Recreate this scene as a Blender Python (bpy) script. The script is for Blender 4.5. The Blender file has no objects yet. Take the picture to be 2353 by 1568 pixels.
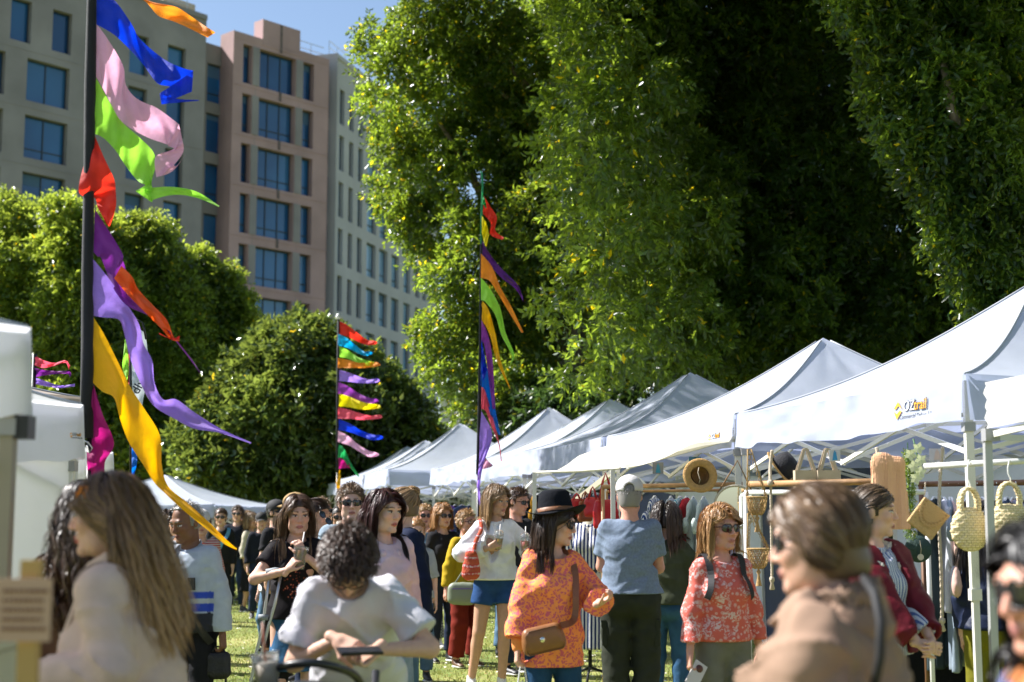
import bpy, math, random
import numpy as np
from mathutils import Vector, Matrix
R = math.radians
rng = np.random.default_rng(7)
random.seed(7)
SC = bpy.context.scene
COL = SC.collection

# ---------------------------------------------------------------- camera
FPX = 3268.0            # focal length in units of a 2353 px wide picture (50 mm lens)
PITCH = R(7.13)
CAMZ = 1.47
cam_d = bpy.data.cameras.new('camera')
cam_d.lens = 50.0
cam_d.sensor_width = 36.0
cam_d.clip_start = 0.05
cam_d.clip_end = 3000
cam_d.dof.use_dof = True
cam_d.dof.focus_distance = 10.4
cam_d.dof.aperture_fstop = 2.35
cam = bpy.data.objects.new('camera', cam_d)
COL.objects.link(cam)
cam.location = (0, 0, CAMZ)
cam.rotation_euler = (math.pi / 2 + PITCH, 0, 0)
SC.camera = cam

# ---------------------------------------------------------------- light
SUN = Vector((-0.68, 0.20, 0.70)).normalized()          # direction towards the sun
w = bpy.data.worlds.new('World'); SC.world = w; w.use_nodes = True
nt = w.node_tree
sky = nt.nodes.new('ShaderNodeTexSky'); sky.sky_type = 'NISHITA'; sky.sun_disc = False
sky.sun_elevation = math.asin(SUN.z)
sky.sun_rotation = math.atan2(SUN.x, SUN.y)
sky.air_density = 1.0; sky.dust_density = 0.9; sky.ozone_density = 1.5
bg = nt.nodes['Background']; bg.inputs['Strength'].default_value = 0.075
nt.links.new(sky.outputs[0], bg.inputs[0])
sd = bpy.data.lights.new('sun', 'SUN'); sd.energy = 5.0; sd.angle = R(0.5); sd.color = (1.0, 0.975, 0.94)
so = bpy.data.objects.new('sun', sd); COL.objects.link(so)
so.rotation_euler = (-SUN).to_track_quat('-Z', 'Y').to_euler()
SC.view_settings.view_transform = 'Standard'
SC.view_settings.look = 'None'
SC.view_settings.exposure = 1.22
SC.view_settings.gamma = 1.0
SC.cycles.max_bounces = 8
SC.cycles.transparent_max_bounces = 8
SC.cycles.use_adaptive_sampling = True

# ---------------------------------------------------------------- helpers
_c, _s = math.cos(PITCH), math.sin(PITCH)
def P(px, py, Y):
    """world point seen at picture position (px, py) (2353 x 1568 picture) lying at forward distance Y"""
    u = (px - 1176.5) / FPX; v = -(py - 784.0) / FPX
    y = _c - v * _s
    t = Y / y
    return Vector((u * t, Y, CAMZ + t * (_s + v * _c)))

def tag(o, label=None, cat=None, group=None, kind=None):
    if label:
        o['label'] = label
        if not 4 <= len(label.split()) <= 16: print('LABEL', len(label.split()), label)
    if cat: o['category'] = cat
    if group: o['group'] = group
    if kind: o['kind'] = kind
    return o
def thing(name, label, cat, loc=(0, 0, 0), rz=0, group=None):
    o = bpy.data.objects.new(name, None); COL.objects.link(o)
    o.empty_display_size = 0.1
    o.location = loc; o.rotation_euler = (0, 0, rz)
    return tag(o, label, cat, group)
def link(name, me, mat=None, parent=None, loc=None):
    o = bpy.data.objects.new(name, me); COL.objects.link(o)
    if mat is not None:
        me.materials.clear(); me.materials.append(mat)
    if parent is not None: o.parent = parent
    if loc is not None: o.location = loc
    return o
def dup(root, loc=None, rz=None, label=None, group=None):
    r = root.copy(); COL.objects.link(r)
    if loc is not None: r.location = loc
    if rz is not None: r.rotation_euler = (0, 0, rz)
    if label: r['label'] = label
    if group: r['group'] = group
    for ch in list(root.children):
        c = ch.copy(); COL.objects.link(c); c.parent = r
        for g in ch.children:
            d = g.copy(); COL.objects.link(d); d.parent = c
    return r

class MB:
    """collects geometry for one mesh"""
    def __init__(s): s.v = []; s.f = []; s.n = 0
    def add(s, V, F):
        V = np.asarray(V, float).reshape(-1, 3)
        s.v.append(V); s.f += [tuple(i + s.n for i in f) for f in F]; s.n += len(V); return s
    def box(s, c, d, R3=None):
        x, y, z = d[0] / 2, d[1] / 2, d[2] / 2
        V = np.array([[-x,-y,-z],[x,-y,-z],[x,y,-z],[-x,y,-z],[-x,-y,z],[x,-y,z],[x,y,z],[-x,y,z]])
        if R3 is not None: V = V @ np.asarray(R3).T
        return s.add(V + np.asarray(c), [(0,3,2,1),(4,5,6,7),(0,1,5,4),(1,2,6,5),(2,3,7,6),(3,0,4,7)])
    def tube(s, pts, r, n=8, cap=True, sx=1.0):
        pts = [np.asarray(p, float) for p in pts]
        rs = r if hasattr(r, '__len__') else [r] * len(pts)
        V = []; up = None
        for i, p in enumerate(pts):
            t = pts[min(i + 1, len(pts) - 1)] - pts[max(i - 1, 0)]
            t = t / (np.linalg.norm(t) + 1e-9)
            if up is None:
                up = np.array([0, 0, 1.]) if abs(t[2]) < .9 else np.array([0, 1., 0])
            a = np.cross(t, up); a /= np.linalg.norm(a) + 1e-9
            b = np.cross(a, t); up = b
            for k in range(n):
                an = 2 * math.pi * (k + .5) / n
                V.append(p + rs[i] * (a * math.cos(an) * sx + b * math.sin(an)))
        F = []
        for i in range(len(pts) - 1):
            for k in range(n):
                F.append((i*n+k, i*n+(k+1)%n, (i+1)*n+(k+1)%n, (i+1)*n+k))
        if cap:
            F.append(tuple(range(n))[::-1]); F.append(tuple((len(pts)-1)*n + k for k in range(n)))
        return s.add(V, F)
    def bar(s, a, b, wd, ht=None, up=(0, 0, 1)):
        """square bar"""
        a = np.asarray(a, float); b = np.asarray(b, float); ht = ht or wd
        t = b - a; t /= np.linalg.norm(t); up = np.asarray(up, float)
        if abs(t @ up) > .95: up = np.array([0, 1., 0])
        x = np.cross(t, up); x /= np.linalg.norm(x); z = np.cross(x, t)
        V = []
        for p in (a, b):
            for (i, j) in ((-1,-1),(1,-1),(1,1),(-1,1)): V.append(p + x*i*wd/2 + z*j*ht/2)
        return s.add(V, [(3,2,1,0),(4,5,6,7),(0,1,5,4),(1,2,6,5),(2,3,7,6),(3,0,4,7)])
    def lathe(s, prof, n=24, c=(0, 0, 0), R3=None, ez=None):
        """profile of (r, z)"""
        V = []
        for (r, z) in prof:
            for k in range(n):
                an = 2*math.pi*k/n
                V.append((r*math.cos(an), r*math.sin(an), z + (ez(an, r) if ez else 0)))
        V = np.array(V)
        if R3 is not None: V = V @ np.asarray(R3).T
        F = []
        for i in range(len(prof)-1):
            for k in range(n):
                F.append((i*n+k, i*n+(k+1)%n, (i+1)*n+(k+1)%n, (i+1)*n+k))
        return s.add(V + np.asarray(c), F)
    def grid(s, G):
        """G: (m, n, 3) array of points"""
        G = np.asarray(G); m, n = G.shape[:2]
        F = [(i*n+j, i*n+j+1, (i+1)*n+j+1, (i+1)*n+j) for i in range(m-1) for j in range(n-1)]
        return s.add(G.reshape(-1, 3), F)
    def mesh(s, name, smooth=False):
        me = bpy.data.meshes.new(name)
        me.from_pydata(np.concatenate(s.v).tolist(), [], s.f)
        if smooth: me.polygons.foreach_set('use_smooth', [True]*len(me.polygons))
        me.update(); return me
    def build(s, name, mat, parent=None, smooth=False, loc=None):
        return link(name, s.mesh(name, smooth), mat, parent, loc)

def np_mesh(name, V, F, smooth=True, col=None, fcol=None):
    """fast mesh from arrays; F is (m, 3 or 4)"""
    me = bpy.data.meshes.new(name)
    V = np.ascontiguousarray(V, dtype=np.float32); F = np.ascontiguousarray(F, dtype=np.int32)
    k = F.shape[1]
    me.vertices.add(len(V)); me.vertices.foreach_set('co', V.ravel())
    me.loops.add(F.size); me.loops.foreach_set('vertex_index', F.ravel())
    me.polygons.add(len(F)); me.polygons.foreach_set('loop_start', np.arange(0, F.size, k, dtype=np.int32))
    if smooth: me.polygons.foreach_set('use_smooth', np.ones(len(F), dtype=bool))
    me.update(calc_edges=True)
    if col is not None:
        a = me.color_attributes.new('Col', 'FLOAT_COLOR', 'POINT')
        c = np.ones((len(V), 4), dtype=np.float32); c[:, :3] = col
        a.data.foreach_set('color', c.ravel())
    return me

# ---------------------------------------------------------------- materials
_m = {}
def mat(name, col, rough=.7, metal=0., noise=.0, nscale=20., bump=0., bscale=60., trans=0., spec=.5, vcol=False, pat=None, sheen=0., alpha=None, coat=0., tcol=None, sss=0., transm=0.):
    """principled material with slight procedural colour variation and bump; trans mixes in translucency"""
    if name in _m: return _m[name]
    m = bpy.data.materials.new(name); m.use_nodes = True; _m[name] = m
    N = m.node_tree.nodes; L = m.node_tree.links
    b = N['Principled BSDF']; out = N['Material Output']
    b.inputs['Roughness'].default_value = rough; b.inputs['Metallic'].default_value = metal
    b.inputs['Specular IOR Level'].default_value = spec
    b.inputs['Coat Weight'].default_value = coat
    if sheen: b.inputs['Sheen Weight'].default_value = sheen
    if sss:
        b.inputs['Subsurface Weight'].default_value = sss; b.inputs['Subsurface Radius'].default_value = (.012, .005, .003); b.inputs['Subsurface Scale'].default_value = 1.0
    if transm: b.inputs['Transmission Weight'].default_value = transm
    if alpha is not None: b.inputs['Alpha'].default_value = alpha
    tc = N.new('ShaderNodeTexCoord')
    src = None
    if vcol:
        at = N.new('ShaderNodeAttribute'); at.attribute_name = 'Col'; src = at.outputs['Color']
        if col is not None:
            mx = N.new('ShaderNodeMix'); mx.data_type = 'RGBA'; mx.blend_type = 'MULTIPLY'; mx.inputs[0].default_value = 1
            L.new(src, mx.inputs[6]); mx.inputs[7].default_value = (*col, 1); src = mx.outputs[2]
    elif pat: src = pat(N, L, tc)
    else:
        rgb = N.new('ShaderNodeRGB'); rgb.outputs[0].default_value = (*col, 1); src = rgb.outputs[0]
    if noise:
        nz = N.new('ShaderNodeTexNoise'); nz.inputs['Scale'].default_value = nscale; nz.inputs['Detail'].default_value = 6
        L.new(tc.outputs['Object'], nz.inputs['Vector'])
        mr = N.new('ShaderNodeMapRange'); mr.inputs[1].default_value = .3; mr.inputs[2].default_value = .7
        mr.inputs[3].default_value = 1 - noise; mr.inputs[4].default_value = 1 + noise
        L.new(nz.outputs['Fac'], mr.inputs[0])
        vm = N.new('ShaderNodeVectorMath'); vm.operation = 'SCALE'
        L.new(src, vm.inputs[0]); L.new(mr.outputs[0], vm.inputs['Scale']); src = vm.outputs[0]
    L.new(src, b.inputs['Base Color'])
    bn = None
    if bump:
        n2 = N.new('ShaderNodeTexNoise'); n2.inputs['Scale'].default_value = bscale; n2.inputs['Detail'].default_value = 4
        L.new(tc.outputs['Object'], n2.inputs['Vector'])
        bn = N.new('ShaderNodeBump'); bn.inputs['Strength'].default_value = bump; bn.inputs['Distance'].default_value = .01
        L.new(n2.outputs['Fac'], bn.inputs['Height']); L.new(bn.outputs[0], b.inputs['Normal'])
    if trans:
        t = N.new('ShaderNodeBsdfTranslucent'); ms = N.new('ShaderNodeMixShader'); ms.inputs[0].default_value = trans
        if tcol: t.inputs[0].default_value = (*tcol, 1)
        else: L.new(src, t.inputs[0])
        L.new(b.outputs[0], ms.inputs[1]); L.new(t.outputs[0], ms.inputs[2]); L.new(ms.outputs[0], out.inputs[0])
        if bn: L.new(bn.outputs[0], t.inputs['Normal'])
    return m
# ================================================================ setting
def grass_ground():
    m = bpy.data.materials.new('lawn'); m.use_nodes = True
    N = m.node_tree.nodes; L = m.node_tree.links; b = N['Principled BSDF']
    tc = N.new('ShaderNodeTexCoord')
    n1 = N.new('ShaderNodeTexNoise'); n1.inputs['Scale'].default_value = .55; n1.inputs['Detail'].default_value = 8; n1.inputs['Roughness'].default_value = .7
    n2 = N.new('ShaderNodeTexNoise'); n2.inputs['Scale'].default_value = 30; n2.inputs['Detail'].default_value = 6
    L.new(tc.outputs['Object'], n1.inputs['Vector']); L.new(tc.outputs['Object'], n2.inputs['Vector'])
    cr = N.new('ShaderNodeValToRGB'); e = cr.color_ramp.elements
    e[0].position = .35; e[0].color = (.11, .15, .022, 1); e[1].position = .68; e[1].color = (.40, .36, .13, 1)
    k = e.new(.5); k.color = (.21, .24, .05, 1)
    L.new(n1.outputs['Fac'], cr.inputs[0])
    mx = N.new('ShaderNodeMix'); mx.data_type = 'RGBA'; mx.blend_type = 'OVERLAY'; mx.inputs[0].default_value = .8
    L.new(cr.outputs[0], mx.inputs[6]); L.new(n2.outputs['Color'], mx.inputs[7])
    L.new(mx.outputs[2], b.inputs['Base Color']); b.inputs['Roughness'].default_value = .95
    bp = N.new('ShaderNodeBump'); bp.inputs['Distance'].default_value = .03; L.new(n2.outputs['Fac'], bp.inputs['Height']); L.new(bp.outputs[0], b.inputs['Normal'])
    g = MB()
    g.add([(-400, -60, 0), (400, -60, 0), (400, 900, 0), (-400, 900, 0)], [(0, 1, 2, 3)])
    tag(g.build('ground', m), kind='structure')
    # blades
    n = 130000
    y = 5 + 30 * rng.random(n) ** 1.25
    x = (rng.random(n) * 1.05 - .5) * y * .75 - .03*y
    h = .014 + .022 * rng.random(n) + .0006 * y
    wd = .0022 + .0005 * y * .6
    a = rng.random(n) * 6.283; ln = rng.normal(0, .5, (n, 2)) * h[:, None]
    V = np.zeros((n, 3, 3))
    V[:, 0] = np.c_[x - np.cos(a)*wd, y - np.sin(a)*wd, np.zeros(n)]
    V[:, 1] = np.c_[x + np.cos(a)*wd, y + np.sin(a)*wd, np.zeros(n)]
    V[:, 2] = np.c_[x + ln[:, 0], y + ln[:, 1], h]
    t = rng.random(n)[:, None]
    pt = (np.sin(x*1.7+2*np.sin(y*.9))*np.cos(y*1.3+x) * .5 + .5)[:, None]
    t = np.clip(.5*t + .6*pt, 0, 1)
    c = (1-t) * np.array([.14, .22, .03]) + t * np.array([.46, .44, .15])
    me = np_mesh('grass', V.reshape(-1, 3), np.arange(n*3).reshape(-1, 3), False, np.repeat(c, 3, 0))
    o = link('grass', me, mat('grass_blade', None, .8, vcol=True, trans=.35))
    tag(o, 'short worn lawn grass with dry yellow patches underfoot', 'grass', kind='stuff')
    # fallen petals / clover flowers, only stuff
    n = 2600
    y = 10 + 26 * rng.random(n); x = (rng.random(n) - .55) * y * .7
    sz = .012 + .012 * rng.random(n); a = rng.random(n)*6.28
    V = np.zeros((n, 4, 3)); z = .03
    for k in range(4):
        V[:, k] = np.c_[x + sz*np.cos(a + k*1.57), y + sz*np.sin(a + k*1.57), z + .012*rng.random(n)]
    me = np_mesh('fallen_petals', V.reshape(-1, 3), np.arange(n*4).reshape(-1, 4), False)
    tag(link('fallen_petals', me, mat('petal', (.75, .7, .6), .8)), 'pale petals and litter scattered on the lawn', 'petals', kind='stuff')
grass_ground()

# ---------------------------------------------------------------- office building
M_conc = mat('concrete_panel', (.25, .23, .23), .85, noise=.18, nscale=.35, bump=.25, bscale=8)
M_pink = mat('pink_concrete', (.38, .25, .245), .85, noise=.15, nscale=.4, bump=.25, bscale=8)
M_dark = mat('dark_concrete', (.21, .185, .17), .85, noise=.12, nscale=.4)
M_pale = mat('pale_concrete', (.40, .39, .40), .85, noise=.10, nscale=.35)
def glass_mat(name, c1, c2):
    def pat(N, L, tc):
        n = N.new('ShaderNodeTexNoise'); n.inputs['Scale'].default_value = .16; n.inputs['Detail'].default_value = 2
        L.new(tc.outputs['Object'], n.inputs['Vector'])
        cr = N.new('ShaderNodeValToRGB'); cr.color_ramp.elements[0].color = (*c1, 1); cr.color_ramp.elements[1].color = (*c2, 1)
        cr.color_ramp.elements[0].position = .4; cr.color_ramp.elements[1].position = .62
        L.new(n.outputs['Fac'], cr.inputs[0]); return cr.outputs[0]
    return mat(name, None, .08, pat=pat, spec=.7)
M_glass = glass_mat('window_glass', (.005, .045, .13), (.012, .10, .25))
M_glassb = glass_mat('window_glass_pale', (.012, .065, .17), (.03, .13, .28)); M_glassc = glass_mat('window_glass_deep', (.003, .03, .09), (.01, .08, .20))
M_glass2 = glass_mat('window_glass_side', (.10, .19, .30), (.22, .36, .52))
M_blind = mat('blind', (.05, .11, .19), .7)
M_frame = mat('window_frame', (.02, .028, .04), .5)
class Facade:
    """vertical facade plane from point A along direction d; s = metres along, z = height"""
    def __init__(s, A, B):
        s.A = np.array(A, float); dd = np.array(B, float) - s.A; s.len = np.linalg.norm(dd); s.d = dd / s.len
        s.n = np.array([s.d[1], -s.d[0]])            # towards the camera side
    def s_at(s, px):
        k = (px - 1176.5) / FPX * (1/ _c)
        # the horizontal position under a vertical through px at horizon height
        k = (px - 1176.5) / FPX / 1.0
        k /= (_c - _s * (409/FPX))
        return (k * s.A[1] - s.A[0]) / (s.d[0] - k * s.d[1])
    def z_at(s, sv, py):
        p = s.A + s.d * sv
        return P(1176, py, p[1]).z
    def pt(s, sv, z, out=0.):
        p = s.A + s.d * sv + s.n * out
        return (p[0], p[1], z)
    def box(s, mb, s0, s1, z0, z1, o0, o1):
        V = [s.pt(a, z, o) for z in (z0, z1) for (a, o) in ((s0, o0), (s1, o0), (s1, o1), (s0, o1))]
        mb.add(V, [(0,1,2,3)[::-1], (4,5,6,7), (0,1,5,4), (1,2,6,5), (2,3,7,6), (3,0,4,7)])
def facade_wall(F, s0, s1, z0, z1, holes, mb, depth=.45):
    """wall with rectangular holes: tiles laid between holes, holes=(s0,s1,z0,z1)"""
    ss = sorted({s0, s1, *[h[0] for h in holes], *[h[1] for h in holes]})
    zz = sorted({z0, z1, *[h[2] for h in holes], *[h[3] for h in holes]})
    ss = [v for v in ss if s0 <= v <= s1]; zz = [v for v in zz if z0 <= v <= z1]
    inh = lambda a, b: any(h[0] < a < h[1] and h[2] < b < h[3] for h in holes)
    G = [[not inh((ss[i]+ss[i+1])/2, (zz[j]+zz[j+1])/2) for j in range(len(zz)-1)] for i in range(len(ss)-1)]
    for i in range(len(ss)-1):
        for j in range(len(zz)-1):
            if not G[i][j]: continue
            a, b, c, d = ss[i], ss[i+1], zz[j], zz[j+1]
            mb.add([F.pt(a, c), F.pt(b, c), F.pt(b, d), F.pt(a, d)], [(0, 1, 2, 3)])
            for (di, dj, q) in ((-1,0,[(a,c),(a,d)]), (1,0,[(b,d),(b,c)]), (0,-1,[(b,c),(a,c)]), (0,1,[(a,d),(b,d)])):
                ii, jj = i+di, j+dj
                if 0 <= ii < len(ss)-1 and 0 <= jj < len(zz)-1 and not G[ii][jj]:
                    (a1, c1), (a2, c2) = q
                    mb.add([F.pt(a1, c1), F.pt(a2, c2), F.pt(a2, c2, -depth), F.pt(a1, c1, -depth)], [(0, 1, 2, 3)])
bld = thing('office_building', 'tall office block with grey concrete wing, pink window tower and pale side wing', 'building', (0, 0, 0))
def window(F, h, nm, transom, glass, depth=.42):
    s0, s1, z0, z1 = h
    f = MB(); t = .07
    F.box(f, s0, s1, z0, z0+t, -depth, -depth+.08); F.box(f, s0, s1, z1-t, z1, -depth, -depth+.08)
    F.box(f, s0, s0+t, z0+t, z1-t, -depth, -depth+.08); F.box(f, s1-t, s1, z0+t, z1-t, -depth, -depth+.08)
    for k in range(1, nm):
        a = s0 + (s1-s0)*k/nm; F.box(f, a-t/2, a+t/2, z0+t, z1-t, -depth, -depth+.08)
    if transom:
        zt = z0 + (z1-z0)*.24
        F.box(f, s0+t, s1-t, zt-t/2, zt+t/2, -depth-.01, -depth+.075)
    fo = f.build('window', M_frame, bld)
    g = MB(); g.add([F.pt(s0, z0, -depth+.03), F.pt(s1, z0, -depth+.03), F.pt(s1, z1, -depth+.03), F.pt(s0, z1, -depth+.03)], [(0, 1, 2, 3)])
    if glass is M_glass: glass = random.choice([M_glass, M_glass, M_glassb, M_glassc])
    g.build('pane', glass, fo)
    if random.random() < .3 and nm < 3:
        b_ = MB(); hh = (z1-z0)*random.uniform(.12, .35); F.box(b_, s0+t, s0+(s1-s0)/nm-t, z1-t-hh, z1-t, -depth+.035, -depth+.045); b_.build('blind', M_blind, fo)
ROOF = 34.9; FH = 3.5
# grey wing
F1 = Facade((-20.9, 92.75), (-42, 67.8)); F1 = Facade((-36.0, 74.9), (-20.75, 92.93))
ws = lambda F, a, b: (F.s_at(a), F.s_at(b))
holes = []
def rowz(F, sv, py0, k): return F.z_at(sv, py0) - k*FH
a0, a1 = ws(F1, 53, 152); ztop = F1.z_at((a0+a1)/2, 146)
H1 = []
for k in range(0, 8):
    z1 = ztop - k*FH; z0 = z1 - 2.62
    H1.append((a0, a1, z0, z1, 2, k > 0)); 
    b0, b1 = ws(F1, -190, -95); c0, c1 = ws(F1, -60, 2)
    H1.append((b0, b1, z0, z1, 2, k > 0)); H1.append((c0, c1, z0, z1, 1, k > 0))
zt = ztop + FH
for (p, q) in ((10, 58), (108, 153), (-90, -45), (-190, -145)):
    e0, e1 = ws(F1, p, q); H1.append((e0, e1, zt-2.62, zt, 1, False))
for k in range(-1, 8):
    for (p, q) in ((289, 333), (378, 420)):
        e0, e1 = ws(F1, p, q); H1.append((e0, e1, ztop-k*FH-2.62, ztop-k*FH, 1, k > 1))
mb = MB(); facade_wall(F1, 0, F1.s_at(466), 0, ROOF+.1, [h[:4] for h in H1], mb)
F1.box(mb, F1.s_at(466)-.01, F1.s_at(466), 0, ROOF+.1, -1.2, -.01)
F1.box(mb, 0, F1.s_at(466)-.02, ROOF+.1, ROOF+.45, -1.2, .12)
for k in range(9):
    F1.box(mb, 0, F1.s_at(466)-.02, ztop-k*FH+.42, ztop-k*FH+.46, .003, .02)
mb.build('grey_wall', M_conc, bld)
for h in H1: window(F1, h[:4], h[4], h[5], M_glass)
# recessed strip between grey wing and pink tower
sA, sB = F1.s_at(466), F1.s_at(523)
Fr = Facade(F1.pt(sA, 0, -1.0)[:2], F1.pt(sB+.4, 0, -1.0)[:2])
H2 = []
q0, q1 = ws(Fr, 471, 517)
for k in range(-1, 8): H2.append((q0, q1, ztop-k*FH-2.75, ztop-k*FH-.05, 1, k != 0))
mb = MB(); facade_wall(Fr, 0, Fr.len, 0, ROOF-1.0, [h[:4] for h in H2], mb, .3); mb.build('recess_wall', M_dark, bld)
for h in H2: window(Fr, h[:4], h[4], h[5], M_glass, .3)
# pink tower
pA = np.array(F1.pt(sB, 0, .35)[:2]); 
F3 = Facade(pA, (-13.1, 100.9))
H3 = []
zp = F3.z_at(F3.s_at(640), 131) + .15
for k in range(0, 8):
    for (p, q, n) in ((553, 574, 1), (592, 675, 3), (693, 718, 1)):
        e0, e1 = ws(F3, p, q)
        H3.append((e0, e1, zp-k*FH-2.75, zp-k*FH, n, k > 0))
Lp = F3.s_at(752)
mb = MB(); facade_wall(F3, 0, Lp, 0, ROOF-.55, [h[:4] for h in H3], mb, .5)
r0, r1 = ws(F3, 597, 684)
F3.box(mb, r0, r1, ROOF-.55, ROOF+1.35, -1.0, .03); F3.box(mb, 0, r0-.01, ROOF-.55, ROOF-.1, -1.0, .02); F3.box(mb, r1+.01, Lp, ROOF-.55, ROOF-.1, -1.0, .02)
F3.box(mb, -.02, 0, 0, ROOF-.1, -1.5, .02); F3.box(mb, Lp, Lp+.02, 0, ROOF-.1, -1.5, .02)
for k in range(8): F3.box(mb, 0, Lp, zp-k*FH+.5, zp-k*FH+.54, .003, .03)
mb.build('pink_wall', M_pink, bld)
for (p, q) in ((575.5, 590.5), (676.5, 691.5)):
    e0, e1 = ws(F3, p, q); pl = MB()
    for k in range(8): F3.box(pl, e0, e1, zp-k*FH-2.75, zp-k*FH, .004, .05)
    for k in range(7): F3.box(pl, e0+.3, e1-.3, zp-k*FH-FH, zp-k*FH-2.75, -.02, .006)
    pl.build('window_pier', M_conc, bld)
q0 = F3.s_at(640)
for k in range(5):
    st = MB(); F3.box(st, q0-.1, q0+.12, zp-k*FH+.1, zp-k*FH+.75+(1.4 if k == 0 else 0), .03, .034)
    st.build('rust_streak', mat('rust_stain', (.13, .10, .095), .9, noise=.3, nscale=3), bld)
for h in H3: window(F3, h[:4], h[4], h[5], M_glass, .5)
# pale side wing running back
F4 = Facade((-12.95, 101.6), (-12.95+.28*42, 101.6+.96*42))
H4 = []
zq = F4.z_at(F4.s_at(785), 208)
cols = [(757, 762), (779, 790), (802, 812), (823, 834), (845, 866), (874, 893), (902, 919), (930, 945), (957, 966), (973, 981), (988, 996)]
E4 = F4.s_at(1008)
for (p, q) in cols:
    e0, e1 = ws(F4, p, q)
    for k in range(9): H4.append((e0, e1, zq-k*FH-2.65, zq-k*FH, 1, True))
mb = MB(); facade_wall(F4, 0, E4, 0, ROOF+.35, [h[:4] for h in H4], mb, .35)
F4.box(mb, 0, E4, ROOF+.35, ROOF+.7, -1.5, .1); F4.box(mb, E4, E4+.02, 0, ROOF+.7, -9, .1)
F4.box(mb, -.02, 0, 0, ROOF+.7, -8, .1)
mb.build('pale_wall', M_pale, bld)
for h in H4: window(F4, h[:4], h[4], h[5], M_glass2, .35)
# roof railing and roof hut
rl = MB()
for FF, L0, L1, zz in ((F1, 0, F1.len*.97, ROOF+.5), (F3, r1, Lp, ROOF-.1), (F4, 0, E4, ROOF+.7)):
    for zz2 in (.5, 1.0):
        rl.tube([FF.pt(L0, zz+zz2, -.6), FF.pt(L1, zz+zz2, -.6)], .03, 4)
    for k in range(int((L1-L0)/1.5)+1): rl.tube([FF.pt(L0+k*1.5, zz, -.6), FF.pt(L0+k*1.5, zz+1.0, -.6)], .03, 4)
rl.build('roof_railing', mat('railing', (.45, .5, .55), .5), bld)
hut = MB(); F1.box(hut, F1.s_at(395), F1.s_at(470), ROOF+.45, ROOF+1.6, -5, -1.5); hut.build('roof_hut', mat('roof_hut', (.5, .4, .28), .8), bld)
# roofs so no light leaks
rf = MB()
A, B, C_, D_ = F1.pt(0, ROOF, -.9), F1.pt(sA, ROOF, -.9), F1.pt(sA, ROOF, -25), F1.pt(0, ROOF, -25)
rf.add([A, B, C_, D_], [(0, 1, 2, 3)])
rf.add([F1.pt(0, 0, -25), F1.pt(sA, 0, -25), C_, D_], [(0, 1, 2, 3)])
rf.add([F4.pt(0, ROOF, -.9), F4.pt(E4, ROOF, -.9), F4.pt(E4, ROOF, -14), F4.pt(0, ROOF, -14)], [(0, 1, 2, 3)])
rf.build('roof', M_dark, bld)
# distant low buildings behind the tents
fb = thing('low_building', 'cream low building with narrow dark windows far behind the white tents', 'building', (0, 0, 0))
F5 = Facade((-7.6, 150), (1.5, 152)); H5 = []
for p, q in ((1010, 1016), (1040, 1046), (1060, 1072), (1078, 1083)):
    e0, e1 = ws(F5, p, q); 
    H5.append((e0, e1, F5.z_at(e0, 1010), F5.z_at(e0, 952), 1, False)); H5.append((e0, e1, F5.z_at(e0, 1090), F5.z_at(e0, 1030), 1, False))
mb = MB(); facade_wall(F5, 0, F5.len, 0, F5.z_at(3, 895), [h[:4] for h in H5], mb); F5.box(mb, 0, F5.len, F5.z_at(3, 895), F5.z_at(3, 885), -2, .3)
mb.build('wall', mat('cream_wall', (.5, .47, .42), .8, noise=.1, nscale=.5), fb)
for h in H5:
    f = MB(); F5.box(f, h[0], h[1], h[2], h[3], -.4, -.3); f.build('window', M_frame, fb)
F6 = Facade((1.6, 135), (14, 130)); mb = MB()
F6.box(mb, 0, F6.len, 0, 11.5, -8, 0)
for k in range(9): F6.box(mb, .5+k*1.4, .58+k*1.4, 0, 11.4, .003, .1)
b6 = thing('glass_building', 'blue grey ribbed building glimpsed between the big tree and the tents', 'building')
mb.build('wall', mat('bluegrey_wall', (.12, .17, .25), .6, noise=.1, nscale=.4), b6)
# ================================================================ market tents
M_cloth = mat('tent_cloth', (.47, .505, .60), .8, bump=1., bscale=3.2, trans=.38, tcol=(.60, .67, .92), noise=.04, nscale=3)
M_seam = mat('tent_seam', (.38, .40, .44), .8)
M_leg = mat('tent_leg', (.68, .66, .60), .35, spec=.6)
M_joint = mat('tent_joint', (.30, .30, .31), .4)
M_logo_o = mat('logo_orange', (.85, .38, .02), .6)
M_logo_k = mat('logo_dark', (.03, .03, .05), .6)
M_logo_w = mat('logo_grey', (.62, .64, .70), .6)
def text_mesh(txt, size, bold=0.0, extrude=.0006, align='LEFT'):
    cu = bpy.data.curves.new('t', 'FONT'); cu.body = txt; cu.size = size; cu.offset = bold; cu.extrude = extrude; cu.align_x = align
    o = bpy.data.objects.new('t', cu); COL.objects.link(o)
    dg = bpy.context.evaluated_depsgraph_get(); dg.update()
    me = bpy.data.meshes.new_from_object(o.evaluated_get(dg))
    bpy.data.objects.remove(o); bpy.data.curves.remove(cu)
    return me
def smooth_noise(n, m, sc, seed):
    r = np.random.default_rng(seed); g = r.normal(0, 1, (sc[0]+2, sc[1]+2))
    u = np.linspace(0, sc[0], n); v = np.linspace(0, sc[1], m)
    iu = np.minimum(u.astype(int), sc[0]-1+1); iv = np.minimum(v.astype(int), sc[1]-1+1)
    fu = u-iu; fv = v-iv; fu = fu*fu*(3-2*fu); fv = fv*fv*(3-2*fv)
    A = g[iu][:, iv]; B = g[iu+1][:, iv]; C = g[iu][:, iv+1]; D = g[iu+1][:, iv+1]
    return (A*(1-fu)[:, None] + B*fu[:, None])*(1-fv)[None] + (C*(1-fu)[:, None] + D*fu[:, None])*fv[None]
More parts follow.
